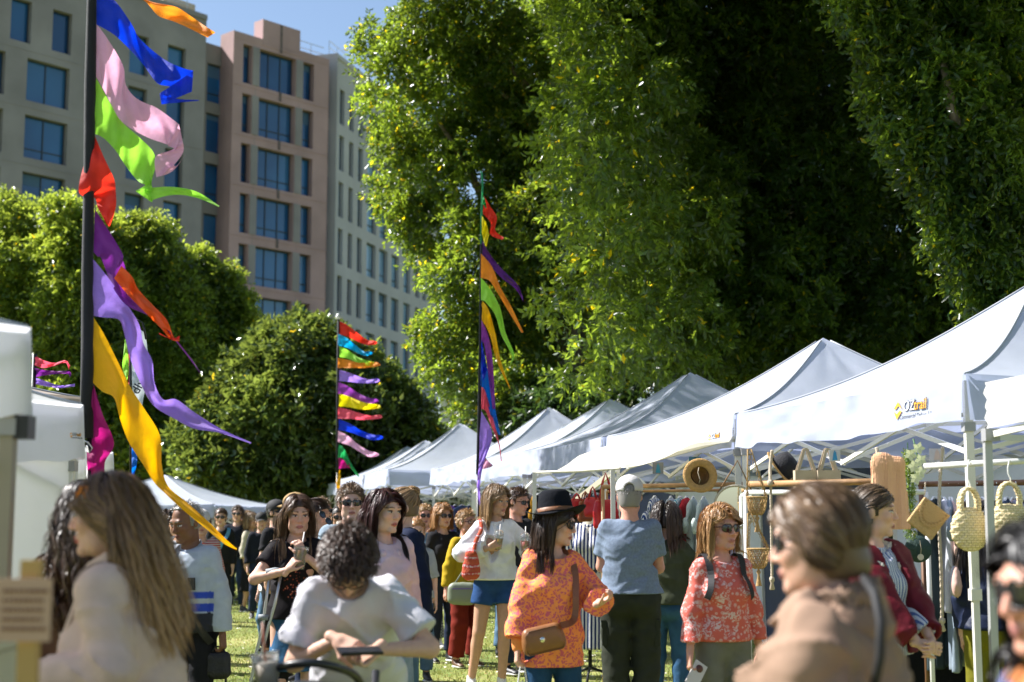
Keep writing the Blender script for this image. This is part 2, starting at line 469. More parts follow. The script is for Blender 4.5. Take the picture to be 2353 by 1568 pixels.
def tent(corner, d1, label, group=None, L=3.0, W=3.0, ze=2.24, zp=3.05, val=.25, seed=1, cloth=None, detail=True, wall=None, sides=(0,1,2,3), logo_side=None, lean=0.0, ruff=.012):
    """corner = near aisle-side corner, d1 = unit direction along the aisle (away), other side at right angles to the right.
       sides: 0 aisle side, 1 near side (facing the camera), 2 outer side, 3 far side"""
    u = np.array([d1[0], d1[1], 0.]); u /= np.linalg.norm(u); v = np.array([u[1], -u[0], 0.])
    cloth = cloth or M_cloth
    t = thing('market_tent', label, 'tent', (corner[0], corner[1], 0), group=group)
    loc = lambda a, b, z: u*a + v*b + np.array([0, 0, z])
    c = [(0, 0), (L, 0), (L, W), (0, W)]
    ctr = (L/2, W/2)
    n, m = (26, 15) if detail else (12, 8)
    rf = MB()
    for k in range(4):
        a, b = c[k], c[(k+1) % 4]
        S = np.linspace(0, 1, n); T = np.linspace(0, 1, m)
        G = np.zeros((m, n, 3)); nz = smooth_noise(m, n, (5, 7), seed*10+k)
        for i, tt in enumerate(T):
            ea = np.array(a)*(1-tt)+np.array(ctr)*tt; eb = np.array(b)*(1-tt)+np.array(ctr)*tt
            for j, ss in enumerate(S):
                q = ea*(1-ss)+eb*ss
                z = ze + (zp-ze)*(tt**1.12 - .10*math.sin(math.pi*tt)*(1-.0))
                z -= .055*math.sin(math.pi*ss)*(1-tt)**.6*(.25+tt) - .0
                edge = math.sin(math.pi*ss)*math.sin(math.pi*min(1, tt*1.05))
                z += nz[i, j]*.012*edge
                if tt > .94: z = min(z, zp-.03+.03*(1-((tt-.94)/.06-1)**2))
                G[i, j] = loc(q[0], q[1], z)
        rf.grid(G[:, ::-1] if True else G)
    rf.build('roof', cloth, t, True)
    # ridge seams
    for k in range(4):
        sm = MB()
        pts = []
        for tt in np.linspace(0, .97, 16):
            q = np.array(c[k])*(1-tt)+np.array(ctr)*tt
            pts.append(loc(q[0], q[1], ze+(zp-ze)*(tt**1.12-.10*math.sin(math.pi*tt))+.006))
        sm.tube(pts, .008, 5); sm.build('roof_seam', M_seam, t, True)
    # valance, one strip per side, wavy and ruffled
    for k in sides:
        a, b = np.array(c[k], float), np.array(c[(k+1) % 4], float)
        out = np.array([(0, -1), (1, 0), (0, 1), (-1, 0)][k], float)
        nn, mm = (60, 9) if detail else (16, 4)
        nz = smooth_noise(mm, nn, (2, 14), seed*7+k); nz2 = smooth_noise(mm, nn, (5, 22), seed*3+k)
        G = np.zeros((mm, nn, 3))
        for i in range(mm):
            f = i/(mm-1)
            for j in range(nn):
                s_ = j/(nn-1); q = a*(1-s_)+b*s_
                o_ = .012 + .022*f + (nz[i, j]*ruff*f + nz2[i, j]*.006)*min(1, 6*s_*(1-s_)+.15)
                if logo_side is not None and logo_side[0] == k: o_ = o_ + (.012+.022*f-o_)*math.exp(-((s_-logo_side[1]-.05)/.13)**4)
                q = q + out*o_
                z = ze + .004 - val*f + (.012*math.sin(9*s_+seed)*f + .010*nz[i, j]*f)*(1 if 0 < j < nn-1 else 0)
                z -= .02*math.sin(math.pi*s_)
                G[i, j] = loc(q[0], q[1], z)
        vb = MB(); vb.grid(G); vb.build('valance', cloth, t, True)
    # legs
    for k, (a, b) in enumerate(c):
        lg = MB(); ia = .03 if a == 0 else -.03; ib = .03 if b == 0 else -.03
        top = loc(a+ia, b+ib, ze-.03); bot = loc(a+ia-(0 if a else 0)+lean, b+ib, 0)
        lg.bar(top, top*.48+bot*.52, .042); lg.bar(top*.5+bot*.5, bot, .034); lg.box(top*.485+bot*.515, (.056, .056, .06))
        lg.box(bot+np.array([0, 0, .01]), (.09, .09, .02)); lg.build('leg', M_leg, t)
        jb = MB(); jb.box(loc(a+ia, b+ib, ze-val-.03), (.06, .06, .05)); jb.build('joint', M_joint, t)
    # scissor trusses
    tr = MB()
    for k in range(4):
        a, b = np.array(c[k], float), np.array(c[(k+1) % 4], float); md = (a+b)/2
        cc = np.array(ctr); i4 = lambda q: q + (cc-q)*.025
        zt, zb = ze-.06, ze-.42
        for (p, q) in ((a, md), (md, b)):
            P1, P2 = i4(p), i4(q)
            tr.bar(loc(P1[0], P1[1], zt), loc(P2[0], P2[1], zb), .012, .026); tr.bar(loc(P1[0]*.98+.02*cc[0], P1[1]*.98+.02*cc[1], zb), loc(P2[0]*.98+.02*cc[0], P2[1]*.98+.02*cc[1], zt), .012, .026)
        mi = i4(md)
        tr.bar(loc(mi[0], mi[1], zb), loc(cc[0], cc[1], ze+.12), .012, .026); tr.bar(loc(mi[0], mi[1], zt), loc(cc[0], cc[1], ze-.12), .012, .026)
    tr.tube([loc(ctr[0], ctr[1], ze-.15), loc(ctr[0], ctr[1], zp-.04)], .02, 6)
    to = tr.build('truss', M_leg, t)
    if wall is not None:
        for (k, z0, mt) in wall:
            a, b = np.array(c[k], float), np.array(c[(k+1) % 4], float); nn = 30
            nz = smooth_noise(6, nn, (2, 10), seed+k+50); G = np.zeros((6, nn, 3)); inn = (np.array(ctr)-(a+b)/2); inn /= np.linalg.norm(inn)
            for i in range(6):
                for j in range(nn):
                    s_ = .015+.97*j/(nn-1); q = a*(1-s_)+b*s_ + inn*(.03+.015*nz[i, j])
                    G[i, j] = loc(q[0], q[1], (ze-.05)*(1-i/5)+z0*i/5)
            wb = MB(); wb.grid(G); wb.build('side_wall', mt, t, True)
    if logo_side is not None:
        k, pos, sc = logo_side
        a, b = np.array(c[k], float), np.array(c[(k+1) % 4], float); out = np.array([(0, -1), (1, 0), (0, 1), (-1, 0)][k], float)
        dr = (b-a)/np.linalg.norm(b-a)
        dd = (u*dr[0]+v*dr[1]); oo = u*out[0]+v*out[1]
        if np.cross(dd, [0, 0, 1]) @ oo < 0: dd = -dd
        tl_ = .088; M = Matrix(((dd[0], -oo[0]*tl_, oo[0], 0), (dd[1], -oo[1]*tl_, oo[1], 0), (dd[2], 1, tl_, 0), (0, 0, 0, 1)))
        q = a*(1-pos)+b*pos + out*.0285
        base = loc(q[0], q[1], ze-.155)
        def put(me, name, mt, dx, dz, dy=0):
            o = link(name, me, mt, t); o.matrix_local = Matrix.Translation(Vector(base)+Vector(dd)*dx*sc+Vector((0, 0, dz*sc))+Vector(oo)*dy) @ M
        put(text_mesh('OZ', .085*sc, .003*sc), 'logo_outline', M_logo_k, .0, 0); put(text_mesh('OZ', .085*sc, .000), 'logo_letters', M_logo_w, .0, 0, .002)  # dark printed outline lies behind the letters
        put(text_mesh('trail', .085*sc, .003*sc), 'logo_outline', M_logo_k, .118, 0); put(text_mesh('trail', .085*sc, .0), 'logo_letters', M_logo_o, .118, 0, .002)
        put(text_mesh('Commercial Deluxe 3.0', .036*sc), 'logo_text', M_logo_k, -.045, -.045)
        em = MB(); e = .001
        em.add([(-.06, .06, 0), (-.105, .02, 0), (-.085, .015, 0), (-.055, .035, 0), (-.015, .015, 0)], [(0, 1, 2, 3), (0, 3, 4)])
        em.add([(-.105, .005, 0), (-.065, -.045, 0), (-.015, .0, 0), (-.035, .008, 0), (-.067, -.012, 0)], [(0, 1, 4), (1, 2, 3, 4)])
        e2 = MB(); e2.add([(-.06, .068, 0), (-.115, .015, 0), (-.065, -.055, 0), (-.005, .005, 0)], [(0, 1, 2, 3)])
        em.v = [v*sc for v in em.v]; put(em.mesh('e'), 'logo_emblem', M_logo_o, 0, 0, .003)
    return t
dirn = np.array([-.25, .968])
G = 'white market tents in a row down the right side'
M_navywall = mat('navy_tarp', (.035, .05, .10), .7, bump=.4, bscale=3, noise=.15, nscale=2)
M_whitewall = mat('white_tarp', (.78, .78, .82), .8, bump=.6, bscale=4, trans=.5)
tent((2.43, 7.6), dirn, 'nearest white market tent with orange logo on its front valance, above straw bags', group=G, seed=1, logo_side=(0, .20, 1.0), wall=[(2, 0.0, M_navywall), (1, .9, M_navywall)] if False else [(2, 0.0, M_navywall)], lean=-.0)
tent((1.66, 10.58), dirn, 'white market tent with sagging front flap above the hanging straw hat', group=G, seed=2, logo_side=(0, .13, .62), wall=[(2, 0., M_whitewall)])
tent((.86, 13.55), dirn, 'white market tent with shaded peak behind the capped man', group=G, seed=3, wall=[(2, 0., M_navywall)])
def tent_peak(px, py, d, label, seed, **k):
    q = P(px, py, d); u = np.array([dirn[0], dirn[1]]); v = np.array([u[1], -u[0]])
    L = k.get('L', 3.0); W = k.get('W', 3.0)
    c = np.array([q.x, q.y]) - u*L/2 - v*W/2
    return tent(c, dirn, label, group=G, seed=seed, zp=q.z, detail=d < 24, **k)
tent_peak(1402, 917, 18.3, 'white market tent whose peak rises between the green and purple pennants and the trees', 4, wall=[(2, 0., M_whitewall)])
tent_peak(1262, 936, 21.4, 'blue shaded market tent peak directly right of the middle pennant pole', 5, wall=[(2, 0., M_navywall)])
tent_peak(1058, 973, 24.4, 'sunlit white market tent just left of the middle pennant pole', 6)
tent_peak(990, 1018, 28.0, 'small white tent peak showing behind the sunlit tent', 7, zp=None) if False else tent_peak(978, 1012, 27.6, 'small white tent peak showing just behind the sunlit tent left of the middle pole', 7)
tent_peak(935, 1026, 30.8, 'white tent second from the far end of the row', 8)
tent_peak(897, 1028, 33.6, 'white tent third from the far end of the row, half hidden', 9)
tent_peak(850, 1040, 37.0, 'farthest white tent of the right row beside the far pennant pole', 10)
# propped awning flap between tent two and three
fl = thing('awning', 'cream awning flap propped up on thin bars in front of the capped man', 'awning', (0, 0, 0))
A1, A2 = P(1655, 1012, 10.7), P(1395, 1062, 12.4)
B1, B2 = P(1630, 1020, 10.3), P(1216, 1082, 12.2)
T1, T2 = P(1690, 1000, 10.75), P(1400, 1035, 13.3)
n = 24; Gd = np.zeros((9, n, 3)); nz = smooth_noise(9, n, (3, 6), 77)
fb_ = [(1688, 1003, 10.6), (1640, 1015, 10.45), (1560, 1040, 10.6), (1420, 1076, 11.3), (1330, 1082, 11.8), (1222, 1084, 12.3)]
ft_ = [(1688, 985, 10.75), (1640, 985, 11.2), (1560, 996, 11.8), (1450, 1010, 12.7), (1390, 1030, 13.3), (1330, 1052, 13.9)]
def spl(pts, t):
    k = t*(len(pts)-1); i = min(int(k), len(pts)-2); f = k-i
    g = lambda j: np.array(pts[max(0, min(len(pts)-1, j))], float)
    p0, p1, p2, p3 = g(i-1), g(i), g(i+1), g(i+2)
    return .5*((2*p1)+(-p0+p2)*f+(2*p0-5*p1+4*p2-p3)*f*f+(-p0+3*p1-3*p2+p3)*f**3)
for j in range(n):
    t_ = j/(n-1); a = spl(fb_, t_); b = spl(ft_, t_)
    for i in range(9):
        s_ = i/8; q = a*(1-s_)+b*s_; pp = P(*q)
        Gd[i, j] = pp + Vector((0, 0, -.05*math.sin(math.pi*s_)+.012*nz[i, j]))
mb = MB(); mb.grid(Gd); mb.build('flap', mat('cream_cloth', (.72, .69, .60), .8, trans=.35, bump=.3, bscale=6), fl, True)
mb = MB(); mb.tube([P(1226, 1086, 12.3), P(1330, 1083, 11.85), P(1425, 1076, 11.3)], .012, 6); mb.build('front_bar', M_leg, fl)
mb = MB(); mb.bar(P(1440, 1074, 11.2), P(1690, 1004, 10.6), .02, .035); mb.build('side_bar', M_leg, fl)
for (px, y0, d, nm) in ((1228, 1086, 12.28, 'pole'), (1408, 1080, 11.4, 'pole')):
    q = P(px, y0, d); mb = MB(); mb.bar((q.x, q.y, q.z), (q.x, q.y, 0), .035); mb.box((q.x, q.y, .01), (.08, .08, .02)); mb.build(nm, M_leg, fl)
# plain cloth awning edge at far right with its own pole
aw = thing('awning', 'off white rolled awning edge at the right border carried on a grey pole', 'awning', (0, 0, 0))
q0, q1 = P(2262, 880, 7.0), P(2420, 850, 6.2); z0 = P(2262, 985, 7.0).z
Gd = np.zeros((14, 30, 3)); nz = smooth_noise(14, 30, (7, 3), 5)
for i in range(14):
    for j in range(30):
        s_ = j/29; q = q0.lerp(q1, s_); f = i/13
        Gd[i, j] = (q.x, q.y - .02*math.sin(f*22+2*s_)+.012*nz[i, j], q.z*(1-f) + (z0+.008*s_)*f)
mb = MB(); mb.grid(Gd); mb.build('valance', mat('cream_awning', (.70, .68, .63), .85, bump=.3, bscale=7, trans=.2), aw, True)
mb = MB(); a_ = P(2268, 985, 7.0); b_ = (a_.x-.02, a_.y, 0); mb.bar(a_, b_, .036); mb.box((b_[0], b_[1], .01), (.09, .09, .02)); mb.build('pole', mat('grey_pole', (.42, .42, .42), .4, metal=.3), aw)
mb = MB(); mb.box(tuple(P(2276, 1000, 6.98)), (.07, .07, .06)); mb.build('joint', M_joint, aw)
mb = MB(); mb.bar(P(2276, 1000, 7.0), P(2420, 965, 6.3), .02, .03); mb.bar(P(2285, 1005, 7.05), P(2460, 1010, 8.4), .02, .03); mb.build('brace', M_leg, aw)

# ---- left side tents
GL = 'white market tents on the left side'
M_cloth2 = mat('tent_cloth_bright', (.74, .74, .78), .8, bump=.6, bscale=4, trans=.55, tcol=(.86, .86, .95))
def tent_left(px, py, d, label, seed, dirv=(.20, .98), **k):
    """px,py = the far right corner of the eave"""
    q = P(px, py, d); u = np.array(dirv); u = u/np.linalg.norm(u)
    u = -u          # row runs towards the camera, so that the outer side lies to the left
    k.setdefault('cloth', M_cloth2); return tent((q.x, q.y), u, label, group=GL, ze=q.z, seed=seed, **k)
tl = tent_left(64, 757, 4.3, 'nearest left tent with grey white valance and beige leg, cut by the picture edge', 21, dirv=(.42, .9), zp=2.85, val=.27, L=2.4, W=2.4)
M_tan = mat('beige_leg', (.30, .26, .19), .5)
for ch in tl.children:
    if ch.name.startswith('leg'): ch.data.materials[0] = M_tan
mb = MB(); mb.box((-.01, .0, P(64, 757, 4.3).z-.30), (.07, .07, .07)); mb.build('joint_cover', mat('black_plastic', (.015, .015, .017), .4), tl)
t2 = tent_left(187, 932, 7.0, 'left tent with white side curtain and small orange mark behind the black pennant pole', 22, dirv=(.30, .95), zp=2.9, val=.27, L=2.6, W=2.6, wall=[(3, 0.02, M_whitewall), (0, .02, M_whitewall)] , logo_side=(0, .04, .26))
t3 = tent_left(190, 915, 11.5, 'brown topped tent roof between the left white tent and the black pole', 23, dirv=(.3, .95), zp=3.05, L=3, W=3, cloth=mat('taupe_cloth', (.42, .35, .30), .8, trans=.2))
t4 = tent_left(258, 1040, 13.0, 'white tent edge showing right of the black pennant pole', 24, dirv=(.3, .95), zp=2.7, L=2.5, W=2.5)
tf = None
q = P(430, 1092, 27.0)
tent((q.x-2.35, q.y-1.6), (.18, .98), 'lone blue white tent under the trees at the far left behind the crowd', ze=P(400, 1160, 25).z, zp=q.z, L=3.4, W=3.4, seed=30, val=.22)
# ================================================================ pennant poles
def cloth_m(name, c): return mat('pennant_'+name, c, .65, trans=.5, bump=.7, bscale=16, noise=.06, nscale=8, sheen=.2)
PC = dict(orange=(.95, .30, .02), blue=(.0, .035, .62), pink=(.80, .42, .60), lime=(.33, .72, .06), red=(.85, .035, .015), purple=(.20, .02, .28),
          orangered=(.95, .12, .01), lavender=(.38, .22, .80), yellow=(.98, .50, .0), magenta=(.50, .01, .20), cyan=(.0, .40, .80), coral=(.88, .10, .16),
          lemon=(.95, .80, .0), green=(.02, .38, .10), azure=(.0, .16, .70), violet=(.30, .05, .40), deeppurple=(.10, .015, .20))
def pennant(parent, stations, d, color, amp=.03, seed=0, name='pennant', sub=7, acr=7, drift=0.0):
    """stations: (ax, ay, bx, by) picture positions of the two edges of a streamer at distance d"""
    st = [np.array(s, float) for s in stations]; n = (len(st)-1)*sub+1
    G = np.zeros((acr, n, 3)); ph = seed*1.7; r = np.random.default_rng(seed+3)
    ax, ay = parent.location.x, parent.location.y
    cum = 0
    for j in range(n):
        q = spl(st, j/(n-1)); f = j/(n-1)
        for i in range(acr):
            g = i/(acr-1)
            x = q[0]*(1-g)+q[2]*g; y = q[1]*(1-g)+q[3]*g
            dep = d + drift*f + amp*(math.sin(ph+f*11+g*2.2)*min(1, f*5) + .35*math.sin(ph*2+f*27-g*4)*min(1, f*4) + .25*math.sin(g*9+f*6+ph))
            p = P(x, y, dep); G[i, j] = (p.x-ax, p.y-ay, p.z)
    mb = MB(); mb.grid(G)
    return mb.build(name, cloth_m(color, PC[color]), parent, True)
M_black = mat('black_sleeve', (.006, .007, .010), .85, bump=.4, bscale=9, sheen=.1)
M_polemetal = mat('pole_black', (.012, .012, .014), .35)
D1 = 7.5
q = P(203, 1200, D1)
fp = thing('pennant_pole', 'tall black sleeved pole at the left with large blue, pink, lime and yellow streamers', 'flag pole', (q.x, q.y, 0), group='poles with bright streamers')
o_ = lambda p: (p.x-fp.location.x, p.y-fp.location.y, p.z)
mb = MB(); mb.tube([o_(P(x, y, D1)) for x, y in ((217, -330), (211, 0), (207, 200), (204, 420), (201, 620), (201, 800), (199, 1007))], [.024, .026, .031, .028, .031, .033, .035], 12); mb.build('sleeve', M_black, fp, True)
mb = MB(); mb.tube([o_(P(206, 1003, D1)), (0.01, 0, 0)], .013, 8); mb.build('pole', M_polemetal, fp, True)
mb = MB(); mb.tube([o_(P(x, y, D1-.03)) for x, y in ((192, 1012), (203, 1018), (212, 1030), (206, 1042), (200, 1024))], .004, 5); mb.build('tie_cord', mat('cord_white', (.7, .7, .65), .8), fp, True)
S = [
 ('orange', [(222,-110,222,-60),(290,-45,284,-20),(338,0,332,2),(403,16,363,36),(439,38,400,50),(468,58,440,68),(495,75,477,87)]),
 ('blue', [(222,-20,222,57),(262,0,262,80),(300,52,300,116),(322,90,330,150),(375,135,360,190),(415,155,390,199),(444,163,441,211)]),
 ('pink', [(222,56,221,177),(244,85,242,214),(282,149,258,246),(290,197,282,282),(316,228,334,314),(363,250,383,332),(411,286,386,336)]),
 ('lime', [(221,179,213,306),(258,246,238,318),(282,282,266,347),(318,314,290,383),(353,351,318,417),(357,387,345,428)]),
 ('red', [(213,306,217,310),(200,352,238,360),(181,440,262,412),(217,455,266,440),(225,478,266,478),(245,515,252,522)]),
 ('purple', [(218,480,215,580),(243,520,225,590),(280,580,233,595),(283,600,250,640),(290,622,268,675),(303,685,295,705),(345,705,345,728),(385,750,380,762),(402,777,400,780),(440,825,438,828),(460,855,459,858)]),
 ('orangered', [(279,611,262,640),(304,637,285,668),(318,665,305,690),(350,700,335,720),(383,735,370,755),(400,775,392,780),(413,772,412,785)]),
 ('lavender', [(213,594,213,726),(250,640,238,730),(285,690,273,735),(318,742,285,765),(330,790,298,820),(350,830,318,870),(355,880,340,915),(375,918,362,940),(405,918,400,962),(450,950,445,985),(510,987,505,995),(577,1017,576,1020)]),
 ('yellow', [(213,726,212,878),(240,770,235,900),(275,840,262,915),(300,890,275,960),(330,937,295,1015),(367,1000,330,1070),(372,1070,355,1110),(387,1118,380,1135),(430,1155,420,1172),(480,1200,473,1215),(520,1240,515,1250),(545,1261,544,1264)]),
 ('magenta', [(216,886,213,890),(235,950,205,960),(262,1018,200,1010),(242,1060,200,1070),(240,1095,202,1110),(236,1130,202,1140)]),
]
for k, (c, s_) in enumerate(S): pennant(fp, s_, D1+(.0 if k != 6 else -.06), c, .035, k, sub=9, acr=9)
pennant(fp, [(444,163,441,211),(405,190,407,225),(367,215,371,240)], D1-.03, 'blue', .015, 31, 'pennant_fold')
pennant(fp, [(368,217,371,240),(410,228,411,236),(457,230,457,232)], D1-.05, 'blue', .01, 32, 'pennant_fold')
pennant(fp, [(411,286,386,336),(418,318,402,345),(421,350,358,360),(395,385,359,408)], D1-.04, 'pink', .015, 33, 'pennant_fold')
pennant(fp, [(395,372,359,408),(405,382,396,394),(427,355,425,358)], D1-.06, 'pink', .01, 34, 'pennant_fold')
pennant(fp, [(357,387,345,428),(340,420,350,430),(312,440,348,465)], D1-.03, 'lime', .012, 35, 'pennant_fold')
pennant(fp, [(312,438,350,466),(345,432,356,458),(400,430,402,448),(455,442,452,455),(504,474,503,476)], D1-.05, 'lime', .02, 36, 'pennant_fold')
pennant(fp, [(413,772,412,785),(395,778,397,782),(365,765,366,768)], D1-.07, 'red', .01, 37, 'pennant_fold')

D2 = 15.5
q = P(1100, 1190, D2)
fp2 = thing('pennant_pole', 'middle black pole with green tip, its long streamers hanging before the big tree', 'flag pole', (q.x, q.y, 0), group='poles with bright streamers')
o2 = lambda p: (p.x-fp2.location.x, p.y-fp2.location.y, p.z)
mb = MB(); mb.tube([o2(P(x, y, D2)) for x, y in ((1105.5, 560), (1104, 800), (1100.5, 1000), (1098, 1090))], [.014, .02, .023, .022], 10); mb.build('sleeve', M_black, fp2, True)
mb = MB(); mb.tube([o2(P(x, y, D2)) for x, y in ((1104, 393), (1108, 400), (1109, 430), (1107, 480), (1105.5, 562))], [.006, .012, .013, .015, .014], 8); mb.build('tip_sleeve', mat('green_sleeve', (.02, .25, .11), .8, trans=.2), fp2, True)
mb = MB(); mb.tube([o2(P(1098, 1088, D2)), (0, 0, 0)], .014, 8); mb.build('pole', M_polemetal, fp2, True)
S2 = [
 ('red', [(1110,447,1107,490),(1127,475,1118,500),(1142,500,1128,515),(1138,530,1127,540),(1158,546,1155,552)]),
 ('green', [(1108,440,1107,470),(1116,465,1112,472),(1118,478,1116,480)]),
 ('lemon', [(1107,495,1107,535),(1118,515,1113,560),(1124,540,1118,568)]),
 ('deeppurple', [(1105,550,1105,582),(1130,590,1120,603),(1155,620,1150,637),(1190,655,1184,664),(1203,690,1202,693)]),
 ('orange', [(1105,583,1105,640),(1130,612,1124,645),(1150,660,1142,672),(1175,705,1168,715),(1203,764,1198,765)]),
 ('lime', [(1105,638,1105,690),(1127,665,1116,695),(1150,710,1138,725),(1162,765,1152,770),(1182,815,1176,818),(1172,840,1171,840)]),
 ('yellow', [(1106,690,1106,735),(1122,710,1116,750),(1138,765,1127,775),(1151,830,1142,832),(1173,893,1172,895)]),
 ('violet', [(1106,735,1106,785),(1120,765,1112,790),(1130,810,1117,820),(1135,870,1124,880),(1138,940,1132,940)]),
 ('blue', [(1106,780,1106,850),(1112,810,1108,860),(1120,850,1110,880)]),
 ('azure', [(1104,810,1104,885),(1112,820,1105,890),(1131,890,1120,930),(1138,940,1129,960),(1150,1000,1146,1000)]),
 ('coral', [(1106,890,1106,940),(1115,900,1116,945),(1135,970,1127,975),(1148,1020,1145,1020),(1153,1060,1151,1060)]),
 ('lavender', [(1106,945,1102,1000),(1131,1000,1101,1060),(1110,1070,1098,1090),(1103,1120,1096,1120),(1105,1160,1101,1160)]),
 ('pink', [(1108,1040,1106,1078),(1118,1055,1112,1078),(1133,1070,1128,1074)]),
]
for k, (c, s_) in enumerate(S2): pennant(fp2, s_, D2-.05*(k % 3), c, .05, 40+k, sub=6, acr=6)

D3 = 25.0
q = P(777, 1190, D3)
fp3 = thing('pennant_pole', 'far thin pole with a ladder of short coloured streamers in front of the magnolia', 'flag pole', (q.x, q.y, 0), group='poles with bright streamers')
o3 = lambda p: (p.x-fp3.location.x, p.y-fp3.location.y, p.z)
mb = MB(); mb.tube([o3(P(x, y, D3)) for x, y in ((778, 725), (776, 900), (775, 1085))], .025, 8); mb.build('sleeve', M_black, fp3, True)
mb = MB(); mb.tube([o3(P(775, 1085, D3)), (0, 0, 0)], .018, 8); mb.build('pole', M_polemetal, fp3, True)
mb = MB(); mb.lathe([(0, -.06), (.045, -.04), (.05, 0), (.03, .05), (0, .06)], 10, o3(P(777.5, 728, D3))); mb.build('finial', mat('finial', (.7, .7, .72), .3), fp3, True)
S3 = [('red', 737, 768, 30, 866, 788), ('cyan', 767, 794, 30, 856, 812), ('lime', 795, 820, 30, 868, 838), ('orange', 823, 846, 30, 873, 838), ('lavender', 850, 876, 28, 872, 875),
      ('violet', 878, 905, 30, 870, 922), ('lemon', 904, 934, 28, 875, 935), ('coral', 936, 962, 30, 878, 958), ('blue', 963, 988, 30, 880, 1006), ('pink', 990, 1016, 28, 870, 1045)]
for k, (c, y0, y1, wd, ex, ey) in enumerate(S3):
    m_ = (y0+y1)/2; dx = ex-777
    st = [(777, y0, 776, y1), (777+dx*.25, y0+(ey-m_)*.2+4, 777+dx*.25, y1+(ey-m_)*.2-1), (777+dx*.5, y0+(ey-m_)*.55+9, 777+dx*.5, y1+(ey-m_)*.55+1-3),
          (777+dx*.75, m_+(ey-m_)*.95-5+3*math.sin(k*2), 777+dx*.75, m_+(ey-m_)*.95+7), (ex-6, ey-5, ex-5, ey+4), (ex, ey-2, ex+1, ey+1)]
    pennant(fp3, st, D3-.04*(k % 2), c, .07, 60+k, sub=6, acr=5)
pennant(fp3, [(775,1020,774,1055),(790,1030,785,1052),(805,1062,798,1068),(826,1094,823,1096)], D3, 'green', .05, 75)
pennant(fp3, [(776,1050,776,1078),(800,1062,795,1076),(808,1072,806,1076)], D3, 'magenta', .05, 76)
pennant(fp3, [(775,1078,781,1080),(772,1100,783,1105),(774,1130,780,1132),(775,1165,778,1165)], D3, 'yellow', .04, 77)

D4 = 12.0
q = P(76, 900, D4)
fp4 = thing('pennant_pole', 'short dark pole behind the left tents with red and purple streamers', 'flag pole', (q.x, q.y, 0), group='poles with bright streamers')
mb = MB(); mb.tube([(0, 0, 0), (0, 0, q.z+.32)], .02, 8); mb.build('pole', M_polemetal, fp4, True)
for k, (c, s_) in enumerate((('coral', [(76,814,76,838),(100,828,98,846),(125,834,122,842),(150,828,150,834),(161,840,158,850)]),
                ('purple', [(76,845,76,868),(100,850,98,864),(130,853,128,860),(158,853,156,860),(164,862,160,868)]),
                ('lavender', [(78,866,78,882),(110,878,106,888),(140,886,138,892),(172,882,172,888)]))):
    pennant(fp4, s_, D4, c, .05, 90+k)
# feather banner
D5 = 9.5
q = P(318, 1180, D5)
fe = thing('feather_banner', 'white feather banner on a curved pole right of the black pennant pole', 'banner', (q.x, q.y, 0))
oe = lambda p: (p.x-fe.location.x, p.y-fe.location.y, p.z)
mb = MB(); mb.tube([oe(P(x, y, D5)) for x, y in ((300, 1185), (300, 1000), (299, 850), (304, 760), (316, 735), (328, 742), (336, 780))], .008, 6); mb.tube([oe(P(300, 1185, D5)), oe(P(300, 1185, D5))*np.array([1, 1, 0])], .012, 6); mb.build('pole', M_polemetal, fe, True)
pennant(fe, [(308,750,334,765),(303,800,340,820),(303,860,336,880),(305,920,328,925),(308,980,320,985)], D5, 'lavender', .02, 95, 'banner_cloth').data.materials[0] = mat('banner_white', (.62, .68, .72), .7, trans=.3)
tm = text_mesh('dly', .085, .001); to_ = link('banner_text', tm, M_logo_k, fe); tp = oe(P(317, 908, D5-.06)); to_.location = tp; to_.rotation_euler = (R(90), R(-62), 0)
for k, (c, s_, d_) in enumerate((('lime', [(287,780,289,780),(284,810,294,812),(281,845,296,850),(290,872,292,875)], 11.), ('coral', [(294,780,297,780),(296,830,299,830),(295,890,298,890)], 11.), ('azure', [(300,1020,312,1020),(298,1060,315,1062),(302,1100,306,1100)], 10.))):
    bo = pennant(fe, s_, d_, c, .02, 100+k, 'streamer')
# ================================================================ trees
def leaf_mat(name, c, tc, gloss=.35, tr=.5):
    m = mat(name, c, gloss, vcol=True, trans=tr, spec=.5)
    N = m.node_tree.nodes; L = m.node_tree.links
    t = next(n for n in N if n.type == 'BSDF_TRANSLUCENT'); at = next(n for n in N if n.type == 'ATTRIBUTE')
    mx = N.new('ShaderNodeMix'); mx.data_type = 'RGBA'; mx.blend_type = 'MULTIPLY'; mx.inputs[0].default_value = 1; mx.inputs[7].default_value = (*tc, 1)
    L.new(at.outputs['Color'], mx.inputs[6])
    for l in list(t.inputs[0].links): L.remove(l)
    L.new(mx.outputs[2], t.inputs[0])
    return m
M_leaf = leaf_mat('fig_leaf', (.020, .052, .018), (.44, .60, .045), .28, .40)
M_leaf_br = leaf_mat('bright_leaf', (.050, .095, .020), (.56, .68, .07), .3, .45)
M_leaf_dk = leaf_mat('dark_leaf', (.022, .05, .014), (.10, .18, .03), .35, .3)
M_leaf_mag = leaf_mat('magnolia_leaf', (.055, .095, .028), (.32, .40, .06), .15, .32)
M_bark = mat('bark', (.17, .14, .11), .9, noise=.35, nscale=9, bump=.6, bscale=14)
